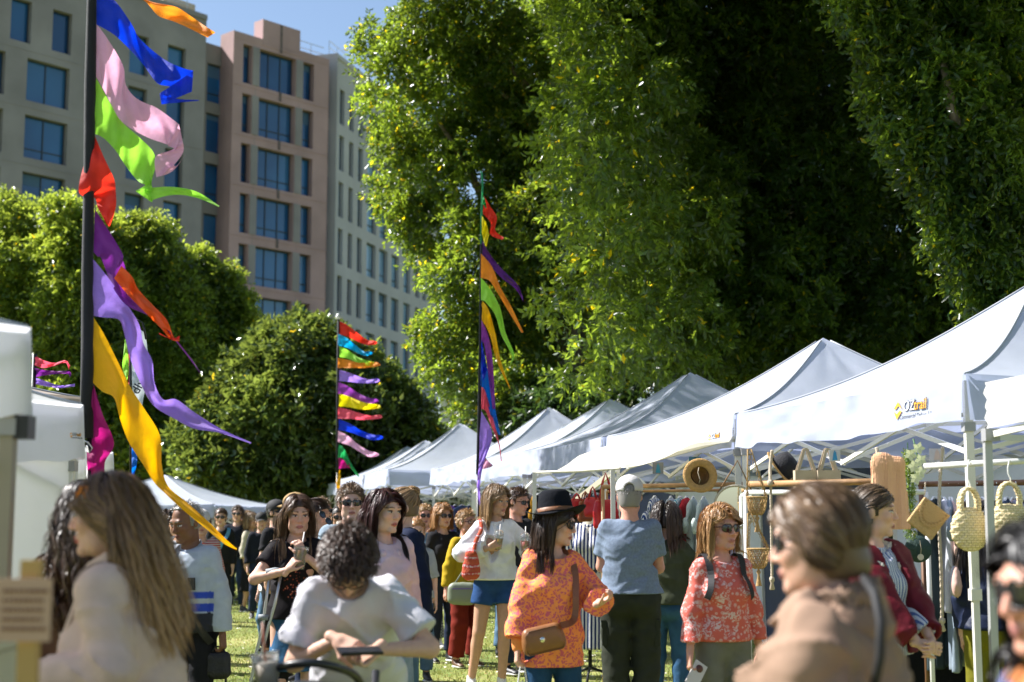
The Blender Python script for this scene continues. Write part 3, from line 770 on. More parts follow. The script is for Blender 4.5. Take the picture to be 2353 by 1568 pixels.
def crown(parent, blobs, ntw, per=12, leaf=.07, tw=.28, droop=.5, m=None, seed=1, aspect=.42, name='crown', yellow=.03, shell=.55, sat=0):
    """leafy twigs through the volume of many overlapping clumps; blobs (x, y, z, r[, squash])"""
    r = np.random.default_rng(seed)
    if sat:
        ex = []
        for b in blobs:
            for _ in range(sat):
                d = r.normal(0, 1, 3); d[2] = abs(d[2])*.8-.15; d /= np.linalg.norm(d); q = b[3]*r.uniform(.85, 1.12); ex.append((b[0]+d[0]*q, b[1]+d[1]*q, b[2]+d[2]*q, b[3]*r.uniform(.22, .42)))
        blobs = list(blobs)+ex
    B = np.array([b[:4] for b in blobs], float); wgt = B[:, 3]**2; wgt /= wgt.sum()
    bi = r.choice(len(B), ntw, p=wgt)
    dr = r.normal(0, 1, (ntw, 3)); dr /= np.linalg.norm(dr, axis=1)[:, None]
    rad = B[bi, 3] * (shell + (1-shell)*r.random(ntw)**.6)
    # lumpy radius for an uneven outline
    lump = 1 + .13*np.sin(dr[:, 0]*13+bi*3.1)*np.sin(dr[:, 2]*12+bi*1.7)*np.sin(dr[:, 1]*11+bi) + .22*np.sin(dr[:, 0]*5+bi*1.3)*np.sin(dr[:, 2]*6+bi) + .12*np.sin(dr[:, 1]*9+bi*2.1)
    pos = B[bi, :3] + dr*(rad*lump)[:, None]*np.array([1, 1, .85])
    # drop twigs deep inside other clumps
    keep = np.ones(ntw, bool)
    for b in B:
        dd = np.linalg.norm((pos-b[:3]), axis=1)
        keep &= ~((dd < b[3]*.42) & (r.random(ntw) < .85))
    pos, dr, bi = pos[keep], dr[keep], bi[keep]; n = len(pos)
    td = dr*.9 + r.normal(0, .45, (n, 3)); td[:, 2] += -droop + .2*r.normal(0, 1, n); td /= np.linalg.norm(td, axis=1)[:, None]
    ref = r.normal(0, 1, (n, 3)); sd_ = np.cross(td, ref); sd_ /= np.linalg.norm(sd_, axis=1)[:, None]; up = np.cross(sd_, td)
    tint = (.75 + .5*r.random(n))
    clump_t = .8 + .4*np.random.default_rng(seed+9).random(len(B))
    tint *= clump_t[bi]
    k = np.arange(per); f = (k+.5)/per
    tl = tw*(.6+.8*r.random(n))
    base = pos[:, None] + td[:, None]*(tl[:, None]*f)[:, :, None]
    base[:, :, 2] -= (tl[:, None]*f**2)*.25
    sg = np.where(k % 2, 1., -1.)
    an = r.normal(.95, .25, (n, per)); rot = r.normal(0, .6, (n, per))
    side = sd_[:, None]*np.cos(rot)[..., None] + up[:, None]*np.sin(rot)[..., None]
    ld = td[:, None]*np.cos(an)[..., None] + side*(np.sin(an)*sg)[..., None]
    ld[..., 2] -= .25; ld /= np.linalg.norm(ld, axis=2)[..., None]
    nn_ = np.cross(ld, side+.35*r.normal(0, 1, (n, per, 3))); nn_ /= np.linalg.norm(nn_, axis=2)[..., None] + 1e-9
    wd = np.cross(nn_, ld)
    ls = leaf*(.65+.6*r.random((n, per)))
    a = base; b_ = base + ld*(ls*.5)[..., None] + wd*(ls*aspect*.5)[..., None] + nn_*(ls*.05)[..., None]
    c_ = base + ld*ls[..., None] - nn_*(ls*.10)[..., None]; d_ = base + ld*(ls*.5)[..., None] - wd*(ls*aspect*.5)[..., None] + nn_*(ls*.05)[..., None]
    V = np.stack([a, b_, c_, d_], 2).reshape(-1, 3)
    q = np.arange(n*per)*4
    F = np.stack([q, q+1, q+2, q, q+2, q+3], 1).reshape(-1, 3)
    hue = r.random((n, per)); col = np.ones((n, per, 3))*tint[:, None, None]*(.8+.4*r.random((n, per)))[..., None]
    col[hue < yellow] = (5.0, 2.6, .6)
    me = np_mesh(name, V, F, False, np.repeat(col.reshape(-1, 3), 4, 0))
    return link(name, me, m or M_leaf, parent)
def limb(parent, pts, r0, r1, name='limb'):
    n = 14; st = [np.array(p, float) for p in pts]
    q = [spl(st, i/(n-1)) for i in range(n)]
    rs = [r0+(r1-r0)*i/(n-1) for i in range(n)]
    ox, oy = parent.location.x, parent.location.y
    q = [p-np.array([ox, oy, 0]) for p in q]
    mb = MB(); mb.tube(q, rs, 8); return mb.build(name, M_bark, parent, True)
def blobs_px(L, parent):
    """(px, py, distance, radius in picture px) -> local blobs"""
    out = []
    for (px, py, d, rp) in L:
        p = P(px, py, d); out.append((p.x-parent.location.x, p.y-parent.location.y, p.z, rp/FPX*d))
    return out
def fill_px(poly, d0, d1, n, rp, seed):
    """random blobs inside a picture polygon between two distances"""
    r = np.random.default_rng(seed); out = []
    xs = [p[0] for p in poly]; ys = [p[1] for p in poly]
    def inside(x, y):
        c = False; j = len(poly)-1
        for i in range(len(poly)):
            if (poly[i][1] > y) != (poly[j][1] > y) and x < (poly[j][0]-poly[i][0])*(y-poly[i][1])/(poly[j][1]-poly[i][1])+poly[i][0]: c = not c
            j = i
        return c
    while len(out) < n:
        x, y = r.uniform(min(xs), max(xs)), r.uniform(min(ys), max(ys))
        if inside(x, y): out.append((x, y, r.uniform(d0, d1), r.uniform(*rp)))
    return out
def jit(L, a, seed):
    r = np.random.default_rng(seed); return [(x, y, d+r.uniform(-a, a), rp*r.uniform(.78, 1.02)) for (x, y, d, rp) in L]
# -- tree group behind the left tents
def tree(name, label, px, d, group=None):
    q = P(px, 1190, d); return thing(name, label, 'tree', (q.x, q.y, 0), group=group)
GT = 'bushy bright green trees behind the left pole'
def bushy(label, px, d, L, seed, ntw, **k):
    t = tree('bushy_tree', label, px, d, GT)
    crown(t, [(x, y, z, r*.88) for (x, y, z, r) in blobs_px(L, t)], ntw, leaf=.13, tw=.40, seed=seed, droop=.0, per=10, aspect=.45, shell=.82, sat=3, m=M_leaf_br, yellow=.008, **k)
    limb(t, [(t.location.x, t.location.y, 0), (t.location.x+.2, t.location.y, 1.6), (t.location.x-.1, t.location.y, 3.4)], .3, .16, 'trunk')
    return t
bushy('bright green tree with pale sunlit tops at the left picture edge', 40, 36, [(10,500,36,60),(70,530,36,60),(-40,560,37,90),(40,620,35.5,90),(100,690,36,80),(20,760,36,120),(90,850,36,110),(0,900,36,120),(60,1000,36,110),(120,960,36,90),(60,1090,36,100),(-40,1060,36,110)], 11, 13000)
bushy('tall bright green tree directly behind the black pennant pole', 200, 35, [(160,500,35,42),(195,540,35,50),(150,590,35,60),(225,570,35,55),(180,680,35,80),(240,650,35,70),(160,780,35,80),(230,780,35,90),(200,900,35,100),(260,1000,35,90),(180,1050,35,90),(300,1080,35,90)], 12, 13000)
bushy('rounded bright green tree right of the black pennant pole', 330, 36, [(300,545,36,45),(345,545,36,45),(365,610,36,55),(300,620,36,70),(400,680,36,60),(330,730,36,90),(420,760,36,60),(380,840,36,90),(310,870,36,90),(430,900,36,90),(360,980,36,100),(440,1010,36,90),(400,1080,36,80)], 13, 15000)
bushy('lower bright green tree reaching towards the pink tower', 470, 37, [(450,612,37,32),(430,650,37,40),(500,655,37,36),(530,715,37,42),(470,710,37,55),(560,745,37,20),(500,790,37,60),(450,820,37,70),(520,870,37,60)], 14, 9000)
# -- magnolia
mg = tree('magnolia_tree', 'dark glossy magnolia with bronze leaves behind the far streamers', 700, 33)
L = [(470,1000,33,50),(960,1040,33,45),(690,780,33,55),(640,800,33,50),(745,800,33,50),(600,850,33,60),(800,850,33,60),(560,900,33,60),(860,900,33,65),(700,860,33,110),(520,960,33,60),(920,960,33,60),(650,960,32.5,120),(780,960,32.5,120),(880,1010,33,80),(500,1030,32.5,70),(600,1050,32.5,90),(700,1060,32.5,90),(950,1000,33.5,40),(800,1060,33,80),(480,1070,32,50),(560,1090,32,50)]
crown(mg, blobs_px(L, mg), 14500, per=9, leaf=.19, tw=.35, droop=-.1, m=M_leaf_mag, seed=15, aspect=.42, yellow=.012, shell=.78, sat=3)
for dx in (-.5, .9): limb(mg, [(mg.location.x+dx, mg.location.y, 0), (mg.location.x+dx*1.2, mg.location.y, 1.5), (mg.location.x+dx*2, mg.location.y, 3)], .2, .12, 'trunk')
# -- the back fig (left part of the big mass), lit along its left edge
t1 = tree('fig_tree', 'big fig tree lit yellow green on its left edge, behind the middle pennant pole', 1330, 27)
L = [(860,90,27,45),(880,170,27,60),(960,60,27,60),(930,130,27,80),(1010,30,27,80),(1000,140,27,100),(880,240,27,55),(960,260,27,90),(915,330,27,65),(900,425,27,55),(985,380,27,90),(1060,200,27,120),(950,500,27,60),(900,470,26.6,40),(1020,520,27,100),(970,590,27,30),(1030,640,27,60),(1090,420,27,110),(1130,300,27,120),(1100,60,27,120),(1180,140,27,110),(978,780,26,28),(990,760,26,45),(1020,800,26,45),(1095,700,27,80),(1015,860,26,32),(1045,860,26.5,55),(1100,800,27,100),(1130,600,27,120),(1090,930,27,50),(1150,900,27,80),(1200,760,27,120),(1220,900,27,90),(1200,1000,27,60),(1240,500,27,120),(1230,320,27,110),(1250,650,27,110)]
L = jit(L, 1.4, 52)
L += fill_px([(1150,-80),(1500,-80),(1500,960),(1200,960),(1150,600)], 27, 31, 34, (60, 110), 5)
crown(t1, [(x, y, z, r*.88) for (x, y, z, r) in blobs_px(L, t1)], 28000, per=11, leaf=.11, tw=.28, seed=16, droop=.15, yellow=.03, shell=.86, sat=2)
for pts, r0, r1 in (([(1330,1190,27),(1320,900,27),(1290,600,27),(1262,250,26.5)], .45, .16), ([(1262,250,27),(1220,210,26.4),(1180,160,26.2),(1130,90,26.2)], .10, .04), ([(1240,640,27.5),(1120,470,26.6),(1040,330,26.4),(1000,270,26.6)], .10, .03), ([(1262,250,27),(1180,230,26.3),(1120,190,26.2)], .07, .03)):
    limb(t1, [P(*p) for p in pts], r0, r1, 'trunk' if r0 > .4 else 'limb')
# -- the nearer fig in the middle of the picture
t2_ = tree('fig_tree', 'nearest big fig tree with sunlit sprays at the picture centre above the tents', 1900, 19)
L = [(1330,60,18,70),(1400,30,18,90),(1370,150,17.6,80),(1310,250,17.6,65),(1390,260,17.6,90),(1300,350,17.6,60),(1350,400,17.4,85),(1420,350,17.4,90),(1450,180,18,110),(1500,280,18,100),(1470,420,17.6,90),(1330,480,18,70),(1400,510,17.6,80),(1500,520,17.8,90),(1380,590,18,80),(1460,620,17.8,80),(1430,715,17.4,50),(1470,700,17.6,60),(1400,820,17.6,50),(1360,760,18,60),(1520,720,17.8,70),(1480,810,18,50),(1330,860,18.5,50),(1600,420,18,90),(1590,620,18,90),(1560,840,18,40),(1620,760,18,70),(1650,330,18,80),(1560,150,18.5,120),(1650,200,18.5,100),(1290,560,18.6,50),(1290,700,18.8,60),(1340,640,18.4,60),(1700,520,18.5,90),(1700,680,18.5,90)]
L += fill_px([(1550,-120),(2500,-120),(2500,820),(1700,860),(1500,760)], 20.5, 25, 95, (80, 150), 6)
L = [(x, y, d if x < 1540 else 20.8+(x % 7)*.25, rp) for (x, y, d, rp) in jit(L, 1.1, 51)]
L += fill_px([(1300,-120),(1600,-120),(1620,850),(1350,830)], 19.4, 23.0, 60, (70, 115), 36)
crown(t2_, [(x, y, z, r*.86) for (x, y, z, r) in blobs_px(L, t2_)], 27000, per=12, leaf=.118, tw=.28, seed=17, droop=.15, yellow=.012, shell=.86, sat=2)
for pts, r0, r1 in (([(1900,1190,24.5),(1880,900,24.5),(1860,600,24.5),(1800,200,24),(1760,-60,24)], .45, .2),):
    limb(t2_, [P(*p) for p in pts], r0, r1, 'trunk' if r0 > .4 else 'limb')
# -- the right hand fig whose curtain of leaves hangs in from the top right
t3_ = tree('fig_tree', 'dark fig tree hanging in from the upper right corner', 2300, 16)
L = [(1980,-40,15,70),(2030,40,15,60),(2080,110,15,60),(2060,200,15,60),(2100,280,15,60),(2160,200,15,110),(2140,360,15,60),(2190,420,15,60),(2230,330,15,110),(2200,500,15,55),(2240,570,15,60),(2290,480,15,100),(2290,640,15.2,60),(2330,700,15.2,60),(2250,120,15.4,120),(2340,250,15.6,120),(2380,560,15.6,110),(2120,20,15.5,100),(2240,0,16,120),(2400,80,16,130)]
crown(t3_, [(x, y, z, r*.9) for (x, y, z, r) in blobs_px(L, t3_)], 10000, per=12, leaf=.10, tw=.28, seed=18, droop=.55, yellow=.008)
for pts, r0, r1 in (([(2300,1190,21),(2290,800,21),(2280,500,20),(2250,200,17.2)], .4, .14), ([(2230,340,14.9),(2190,260,14.6),(2170,160,14.6),(2130,80,14.8)], .07, .03)):
    limb(t3_, [P(*p) for p in pts], r0, r1, 'trunk' if r0 > .3 else 'limb')
# roof of foliage over the stalls, above the frame, that keeps the hanging sprays in shade
L = []
r_ = np.random.default_rng(4)
for k in range(110):
    y_ = r_.uniform(12.5, 25); L.append((r_.uniform(1.6+(y_-12)*.06, 13), y_, r_.uniform(max(8.6, 3.4+y_*.40), 13.5), r_.uniform(.9, 1.6)))
L = [(x-t2_.location.x, y-t2_.location.y, z, r) for (x, y, z, r) in L if x > 1.0+(y-15)*.0]
crown(t2_, L, 14000, per=10, leaf=.15, tw=.45, seed=19, name='shade_crown')
L = fill_px([(1560,-150),(2600,-150),(2600,900),(1560,900)], 25.5, 29, 80, (90, 170), 26)
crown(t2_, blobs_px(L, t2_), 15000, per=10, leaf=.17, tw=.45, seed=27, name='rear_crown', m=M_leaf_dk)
L = []
for k in range(170):
    y_ = r_.uniform(19.2, 26); x_ = r_.uniform(-1.0-(y_-19)*.4, 8); rr = r_.uniform(.8, 1.4); L.append((x_, y_, 1.47+.376*y_+.35+rr*1.15+r_.uniform(0, 2.2), rr))
for k in range(34):
    y_ = r_.uniform(14.5, 18.8); x_ = r_.uniform(-.6, 4.5); rr = r_.uniform(.6, 1.1); L.append((x_, y_, 1.47+.376*y_+.35+rr*1.15+r_.uniform(0, 1.2), rr))
crown(t2_, [(x-t2_.location.x, y-t2_.location.y, z, r) for (x, y, z, r) in L], 27000, per=10, leaf=.15, tw=.45, seed=28, name='shade_crown')  # unseen foliage above the frame, added to shade the nearer figs
L = []
for k in range(24):
    y_ = r_.uniform(16, 24); x_ = r_.uniform(-6.5, -2.4); rr = r_.uniform(.45, .8); L.append((x_, y_, 1.47+.376*y_+.75+rr*1.25+r_.uniform(0, .8), rr))
crown(t1, [(x-t1.location.x, y-t1.location.y, z, r) for (x, y, z, r) in L], 3600, per=10, leaf=.13, tw=.4, seed=29, name='shade_crown')  # unseen foliage added above the frame to throw dappled shade on the tents
L = []
for k in range(80):
    y_ = r_.uniform(1.0, 15); x_ = r_.uniform(3.4, 14); rr = r_.uniform(.9, 1.6); L.append((x_, y_, max(7.4, 1.47+.376*y_+.4)+rr*1.2+r_.uniform(0, 2.5), rr))
crown(t3_, [(x-t3_.location.x, y-t3_.location.y, z, r) for (x, y, z, r) in L], 8000, per=9, leaf=.24, tw=.55, seed=30, name='shade_crown')  # unseen overhead foliage, added to block sky light from stalls and trees
# hedge and wood that close the view behind the stalls
hd = tree('dark_hedge', 'dark mass of shrubs closing the view under the big trees', 1900, 24); hd['category'] = 'hedge'
L = fill_px([(1200,930),(2600,760),(2600,1250),(1150,1250)], 24.5, 27, 60, (60, 110), 7)
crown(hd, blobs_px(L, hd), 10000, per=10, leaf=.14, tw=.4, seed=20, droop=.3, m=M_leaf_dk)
w2 = tree('dark_hedge', 'dark shrubs in the shade behind the crowd below the magnolia', 600, 40); w2['category'] = 'hedge'
L = fill_px([(250,1040),(1000,1040),(1000,1230),(250,1230)], 40, 43, 50, (50, 80), 8)
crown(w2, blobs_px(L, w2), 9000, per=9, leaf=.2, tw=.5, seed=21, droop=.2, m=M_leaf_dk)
# ================================================================ implicit-surface figures
f32 = np.float32
def nets(D, xs, ys, zs):
    """surface nets on a rectilinear grid -> verts, quads"""
    s = D < 0
    nx, ny, nz = D.shape
    cnt = np.zeros((nx-1, ny-1, nz-1), np.int8)
    for i in (0, 1):
        for j in (0, 1):
            for k in (0, 1): cnt += s[i:nx-1+i, j:ny-1+j, k:nz-1+k]
    act = (cnt > 0) & (cnt < 8)
    I, J, K = np.nonzero(act); n = len(I)
    if n == 0: return np.zeros((0, 3)), np.zeros((0, 4), int)
    vid = np.full(cnt.shape, -1, np.int32); vid[I, J, K] = np.arange(n)
    acc = np.zeros((n, 3)); num = np.zeros(n)
    C = {(i, j, k): D[I+i, J+j, K+k] for i in (0, 1) for j in (0, 1) for k in (0, 1)}
    def pos(i, j, k): return np.stack([xs[I+i], ys[J+j], zs[K+k]], 1)
    for a in C:
        for ax in range(3):
            if a[ax] == 1: continue
            b = list(a); b[ax] = 1; b = tuple(b)
            va, vb = C[a], C[b]; m = (va < 0) != (vb < 0)
            t = np.where(m, va/(va-vb+1e-12), 0)[:, None]
            p = pos(*a)*(1-t) + pos(*b)*t
            acc += np.where(m[:, None], p, 0); num += m
    V = acc/num[:, None]
    Q = []
    for ax in range(3):
        sl = [slice(0, d) for d in D.shape]; s0 = list(sl); s1 = list(sl)
        s0[ax] = slice(0, D.shape[ax]-1); s1[ax] = slice(1, D.shape[ax])
        ch = s[tuple(s0)] != s[tuple(s1)]
        i, j, k = np.nonzero(ch); o = [i, j, k]
        b, c = [(1, 2), (2, 0), (0, 1)][ax]
        ok = (o[b] > 0) & (o[c] > 0) & (o[b] < D.shape[b]-1) & (o[c] < D.shape[c]-1)
        i, j, k = i[ok], j[ok], k[ok]; o = np.stack([i, j, k])
        def cell(db, dc):
            q = o.copy(); q[b] += db; q[c] += dc; return vid[q[0], q[1], q[2]]
        q = np.stack([cell(-1, -1), cell(0, -1), cell(0, 0), cell(-1, 0)], 1)
        inside = s[i, j, k]
        q[~inside] = q[~inside][:, ::-1]
        Q.append(q)
    Q = np.concatenate(Q); Q = Q[(Q >= 0).all(1)]
    return V, Q
def smin(a, b, k):
    h = np.clip(.5+.5*(b-a)/k, 0, 1)
    return b*(1-h)+a*h - k*h*(1-h)
class Prim:
    def __init__(s, f, lo, hi, k): s.f = f; s.lo = np.array(lo); s.hi = np.array(hi); s.k = k
def cap(a, b, ra, rb=None, k=.03, sc=None, fr=None):
    """tapered capsule; sc = squash per axis; fr = (origin, R) frame the points are given in"""
    rb = ra if rb is None else rb
    a = np.asarray(a, float); b = np.asarray(b, float); s_ = np.ones(3) if sc is None else np.asarray(sc, float)
    def f(P_):
        if fr is not None: P_ = (P_-fr[0]) @ fr[1]
        p = (P_-a)/s_; d = (b-a)/s_; L2 = d @ d + 1e-12
        t = np.clip((p @ d)/L2, 0, 1)
        return (np.linalg.norm(p - t[..., None]*d, axis=-1) - (ra+(rb-ra)*t))*s_.min()
    A, B_ = (a, b) if fr is None else (fr[1] @ a + fr[0], fr[1] @ b + fr[0])
    m = max(ra, rb)*s_.max()
    return Prim(f, np.minimum(A, B_)-m, np.maximum(A, B_)+m, k)
def ell(c, r, k=.03, fr=None):
    r = np.asarray(r, float); return cap(c, c, 1.0, 1.0, k, r, fr) if False else _ell(np.asarray(c, float), r, k, fr)
def _ell(c, r, k, fr):
    def f(P_):
        if fr is not None: P_ = (P_-fr[0]) @ fr[1]
        q = (P_-c)/r; k0 = np.linalg.norm(q, axis=-1); k1 = np.linalg.norm(q/r, axis=-1)+1e-9
        return k0*(k0-1)/k1
    C = c if fr is None else fr[1] @ c + fr[0]; m = r.max()
    return Prim(f, C-m, C+m, k)
def evalP(prims, P_):
    D = np.full(P_.shape[:-1], 1.0)
    for p in prims: D = smin(D, p.f(P_), p.k)
    return D
def poly(prims, cell, cuts=(), noise=None, lo=None, hi=None, zcell=None):
    l = np.min([p.lo for p in prims], 0)-3*cell; h = np.max([p.hi for p in prims], 0)+3*cell
    if lo is not None: l = np.maximum(l, lo)
    if hi is not None: h = np.minimum(h, hi)
    xs, ys, zs = [np.arange(l[i], h[i]+cell, cell) for i in range(3)]
    D = np.full((len(xs), len(ys), len(zs)), 1.0)
    for p in prims:
        mg = p.k+2*cell
        i0, i1 = np.searchsorted(xs, [p.lo[0]-mg, p.hi[0]+mg]); j0, j1 = np.searchsorted(ys, [p.lo[1]-mg, p.hi[1]+mg]); k0, k1 = np.searchsorted(zs, [p.lo[2]-mg, p.hi[2]+mg])
        if i1 <= i0 or j1 <= j0 or k1 <= k0: continue
        P_ = np.stack(np.meshgrid(xs[i0:i1], ys[j0:j1], zs[k0:k1], indexing='ij'), -1)
        D[i0:i1, j0:j1, k0:k1] = smin(D[i0:i1, j0:j1, k0:k1], p.f(P_), p.k)
    if noise is not None or cuts:
        m = np.abs(D) < .12; idx = np.nonzero(m)
        P_ = np.stack([xs[idx[0]], ys[idx[1]], zs[idx[2]]], -1)
        v = D[m]
        if noise is not None: v = v + noise(P_)
        D[m] = v
        if cuts:
            m = D < .12; idx = np.nonzero(m); P_ = np.stack([xs[idx[0]], ys[idx[1]], zs[idx[2]]], -1); v = D[m]
            for c in cuts: v = np.maximum(v, c(P_))
            D[m] = v
    return nets(D, xs, ys, zs)
def plane(o, n):
    o = np.asarray(o, float); n = np.asarray(n, float); n = n/np.linalg.norm(n)
    return lambda P_: (P_-o) @ n
def carve(p): return lambda P_: -p.f(P_)
def wrinkle(seed, amp=.005, fx=26., fz=34.):
    r = np.random.default_rng(seed); ph = r.uniform(0, 6.28, 12)
    def f(P_):
        x, y, z = P_[..., 0], P_[..., 1], P_[..., 2]
        w1 = np.sin(fz*z + 9*x + 2.2*np.sin(11*x+ph[0]) + 1.5*np.sin(13*y+ph[1])+ph[2])
        w2 = np.sin(fx*x - 14*z + 2.0*np.sin(17*z+ph[3]) + 1.3*np.sin(15*y+ph[4])+ph[5])
        w3 = np.sin(70*z + 40*x + 2.5*np.sin(23*x+ph[6])+1.5*np.sin(31*y+ph[7])+ph[8])
        w4 = np.sin(fx*.5*y+18*z+1.5*np.sin(9*x+ph[9]))
        rd = (1-np.abs(np.sin(.5*(fz*1.1*z + 12*x*w4 + 2.6*np.sin(8*x+ph[10]) + 1.8*np.sin(12*y+ph[11])))))**3
        rd2 = (1-np.abs(np.sin(.5*(fx*1.2*x - 20*z + 2.4*np.sin(13*z+ph[7])))))**4
        return amp*(.45*w1*(.5+.5*w4) + .45*w2*(.6-.4*w4) + .25*w3*np.maximum(0, w1) - .9*rd*(.5+.5*w2) - .7*rd2*(.5-.5*w1))
    return f
def Rx(a): c, s = math.cos(a), math.sin(a); return np.array([[1,0,0],[0,c,-s],[0,s,c]])
def Ry(a): c, s = math.cos(a), math.sin(a); return np.array([[c,0,s],[0,1,0],[-s,0,c]])
def Rz(a): c, s = math.cos(a), math.sin(a); return np.array([[c,-s,0],[s,c,0],[0,0,1]])
def ik(a, c, l1, l2, pole):
    a = np.asarray(a, float); c = np.asarray(c, float); d = c-a; L = np.linalg.norm(d)
    if L > (l1+l2)*.995: c = a+d/L*(l1+l2)*.995; d = c-a; L = np.linalg.norm(d)
    if L < abs(l1-l2)+.02: L = abs(l1-l2)+.02
    u = d/np.linalg.norm(d); x = (l1*l1-l2*l2+L*L)/(2*L); h = math.sqrt(max(1e-6, l1*l1-x*x))
    p = np.asarray(pole, float); p = p-u*(p @ u); p /= np.linalg.norm(p)+1e-9
    return a+u*x+p*h, c

class Fig:
    """skeleton of one figure in its own frame: facing -Y, x to the picture's right when it faces the camera.
       Sides are 'a' (x<0) and 'b' (x>0)."""
    def __init__(s, H=1.7, b=1.0, fem=True, lean=0, side=0, twist=0, head=(0, 0, 0), arms=None, legs=None, bust=1.0, belly=0.0, headscale=1.0):
        s.k = k = H/1.72; s.b = b; s.fem = fem; s.H = H
        s.o = np.array([0, 0, .93*k]); s.T = Rz(R(twist)) @ Rx(R(lean)) @ Ry(R(side))
        s.ft = (s.o, s.T)
        t = lambda p: s.T @ (np.asarray(p, float)*k) + s.o
        s.t = t
        sw = (.136 if fem else .154)*(.6+.4*b)
        s.sh = {'a': t((-sw, .0, .445)), 'b': t((sw, .0, .445))}
        s.hips = {'a': s.o+np.array([-.088*k*b, 0, -.03*k]), 'b': s.o+np.array([.088*k*b, 0, -.03*k])}
        yaw, pit, rol = head
        s.Rh = Rz(R(yaw)) @ Rx(R(pit)) @ Ry(R(rol))
        hs = s.hs = k**.5*headscale*1.05
        piv = t((0, .02, .535)); s.hc = piv + s.Rh @ (np.array([0, -.018, .128])*hs)
        s.fh = (s.hc, s.Rh*1.0); s.piv = piv
        # arms: wrist targets in the torso frame
        arms = arms or {}
        s.el = {}; s.wr = {}; s.hd = {}
        for q, sg in (('a', -1), ('b', 1)):
            A = arms.get(q, {})
            w_ = A.get('w', (sg*(sw/k+.05), -.04, -.075)); pole = A.get('pole', (sg*.5, .8, -.3))
            W = t(w_) if 'W' not in A else np.asarray(A['W'], float); pl_ = s.T @ np.asarray(pole, float)
            s.el[q], s.wr[q] = ik(s.sh[q], W, .285*k, .25*k, pl_)
            fd = s.wr[q]-s.el[q]; fd /= np.linalg.norm(fd)
            hd = A.get('h'); hd = fd if hd is None else s.T @ np.asarray(hd, float); hd = hd/np.linalg.norm(hd)
            pn = s.T @ np.asarray(A.get('n', (-sg, 0, 0)), float); pn = pn-hd*(pn @ hd); pn /= np.linalg.norm(pn)+1e-9
            s.hd[q] = (hd, pn, A.get('curl', 28))
        legs = legs or {}
        s.kn = {}; s.an = {}; s.fd = {}
        for q, sg in (('a', -1), ('b', 1)):
            A = legs.get(q, {})
            f = A.get('f', (sg*.105, 0, 0)); an = np.array([f[0], f[1]+.03, f[2]+.085])*1.0
            pole = A.get('pole', (sg*.06, -1, 0))
            s.kn[q], s.an[q] = ik(s.hips[q], an, .412*k, .402*k, pole)
            s.fd[q] = (A.get('yaw', sg*8), A.get('pitch', 0))
    # ---- torso primitives, inflated by e
    def torso(s, e=0., loose=0.):
        k, b, T = s.k, s.b, s.ft
        m = 1 if s.fem else 0
        P_ = [ell((0, .005*k, .0), np.array([.160*b, .115*b**.7, .12])*k+e, .05, T),
              ell((0, .0, .16*k), np.array([(.128-.012*m)*b, .098*b, .15])*k+e+loose*.8, .06, T),
              ell((0, .004*k, .32*k), np.array([(.158-.018*m)*(.5+.5*b), .108*(.6+.4*b), .155])*k+e+loose*.4, .06, T),
              cap((-s.swk()*.80, .012*k, .432*k), (s.swk()*.80, .012*k, .432*k), .050*k+e, None, .05, None, T),
              cap((0, .02*k, .43*k), (0, .015*k, .475*k), .075*k+e*.6, .06*k+e*.3, .04, None, T)]
        if s.fem:
            for sg in (-1, 1): P_.append(ell((sg*.07*k, -.085*k*b**.5, .295*k), np.array([.062, .06, .062])*k*(.7+.3*b)+e, .035, T))
        for sg in (-1, 1): P_.append(ell((sg*.07*k*b, .065*k, -.04*k), np.array([.085, .085, .10])*k*b**.8+e, .04, T))
        return P_
    def swk(s): return np.linalg.norm(s.sh['a']-s.sh['b'])/2
    def arm(s, q, e=0., f0=0., f1=1., loose=0., k=.03):
        K = s.k; b = s.b**.7; S, E, W = s.sh[q], s.el[q], s.wr[q]; out = []
        L1 = .53
        if f1 <= L1:
            t = f1/L1; out.append(cap(S, S+(E-S)*t, (.046*K*b)+e, (.046*(1-t)+.039*t)*K*b+e+loose*t, k))
        else:
            t = (f1-L1)/(1-L1)
            out.append(cap(S, E, .046*K*b+e, .039*K*b+e+loose*.6, k)); out.append(cap(E, E+(W-E)*t, .040*K*b+e+loose*.6, (.04*(1-t)+.025*t)*K*b+e+loose, .02))
        return out
    def leg(s, q, e=0., f1=1., loose=0., k=.03):
        K = s.k; b = s.b**.8; Hh, Kn, A = s.hips[q], s.kn[q], s.an[q]; L1 = .5
        if f1 <= L1:
            t = f1/L1; return [cap(Hh, Hh+(Kn-Hh)*t, .088*K*b+e, (.088*(1-t)+.056*t)*K*b+e+loose, k)]
        t = (f1-L1)/(1-L1)
        o = [cap(Hh, Kn, .088*K*b+e, .056*K*b+e+loose*.6, k), cap(Kn, Kn+(A-Kn)*t, .053*K*b+e+loose*.6, (.053*(1-t)+.036*t)*K*b+e+loose, .02)]
        if loose < .02:
            c = Kn*.72+A*.28; dirb = np.array([0, .014*K, 0]); o.append(ell(c+dirb, np.array([.048, .052, .10])*K*b+e*.6, .025))
        return o
    def neck(s, e=0):
        return cap(s.t((0, .02, .45)), s.hc + s.Rh @ np.array([0, .022, -.05])*s.hs, .052*s.k*(.94 if s.fem else 1.08)*(.6+.4*s.b)+e, .050*s.hs*(.92 if s.fem else 1.08)+e, .025)
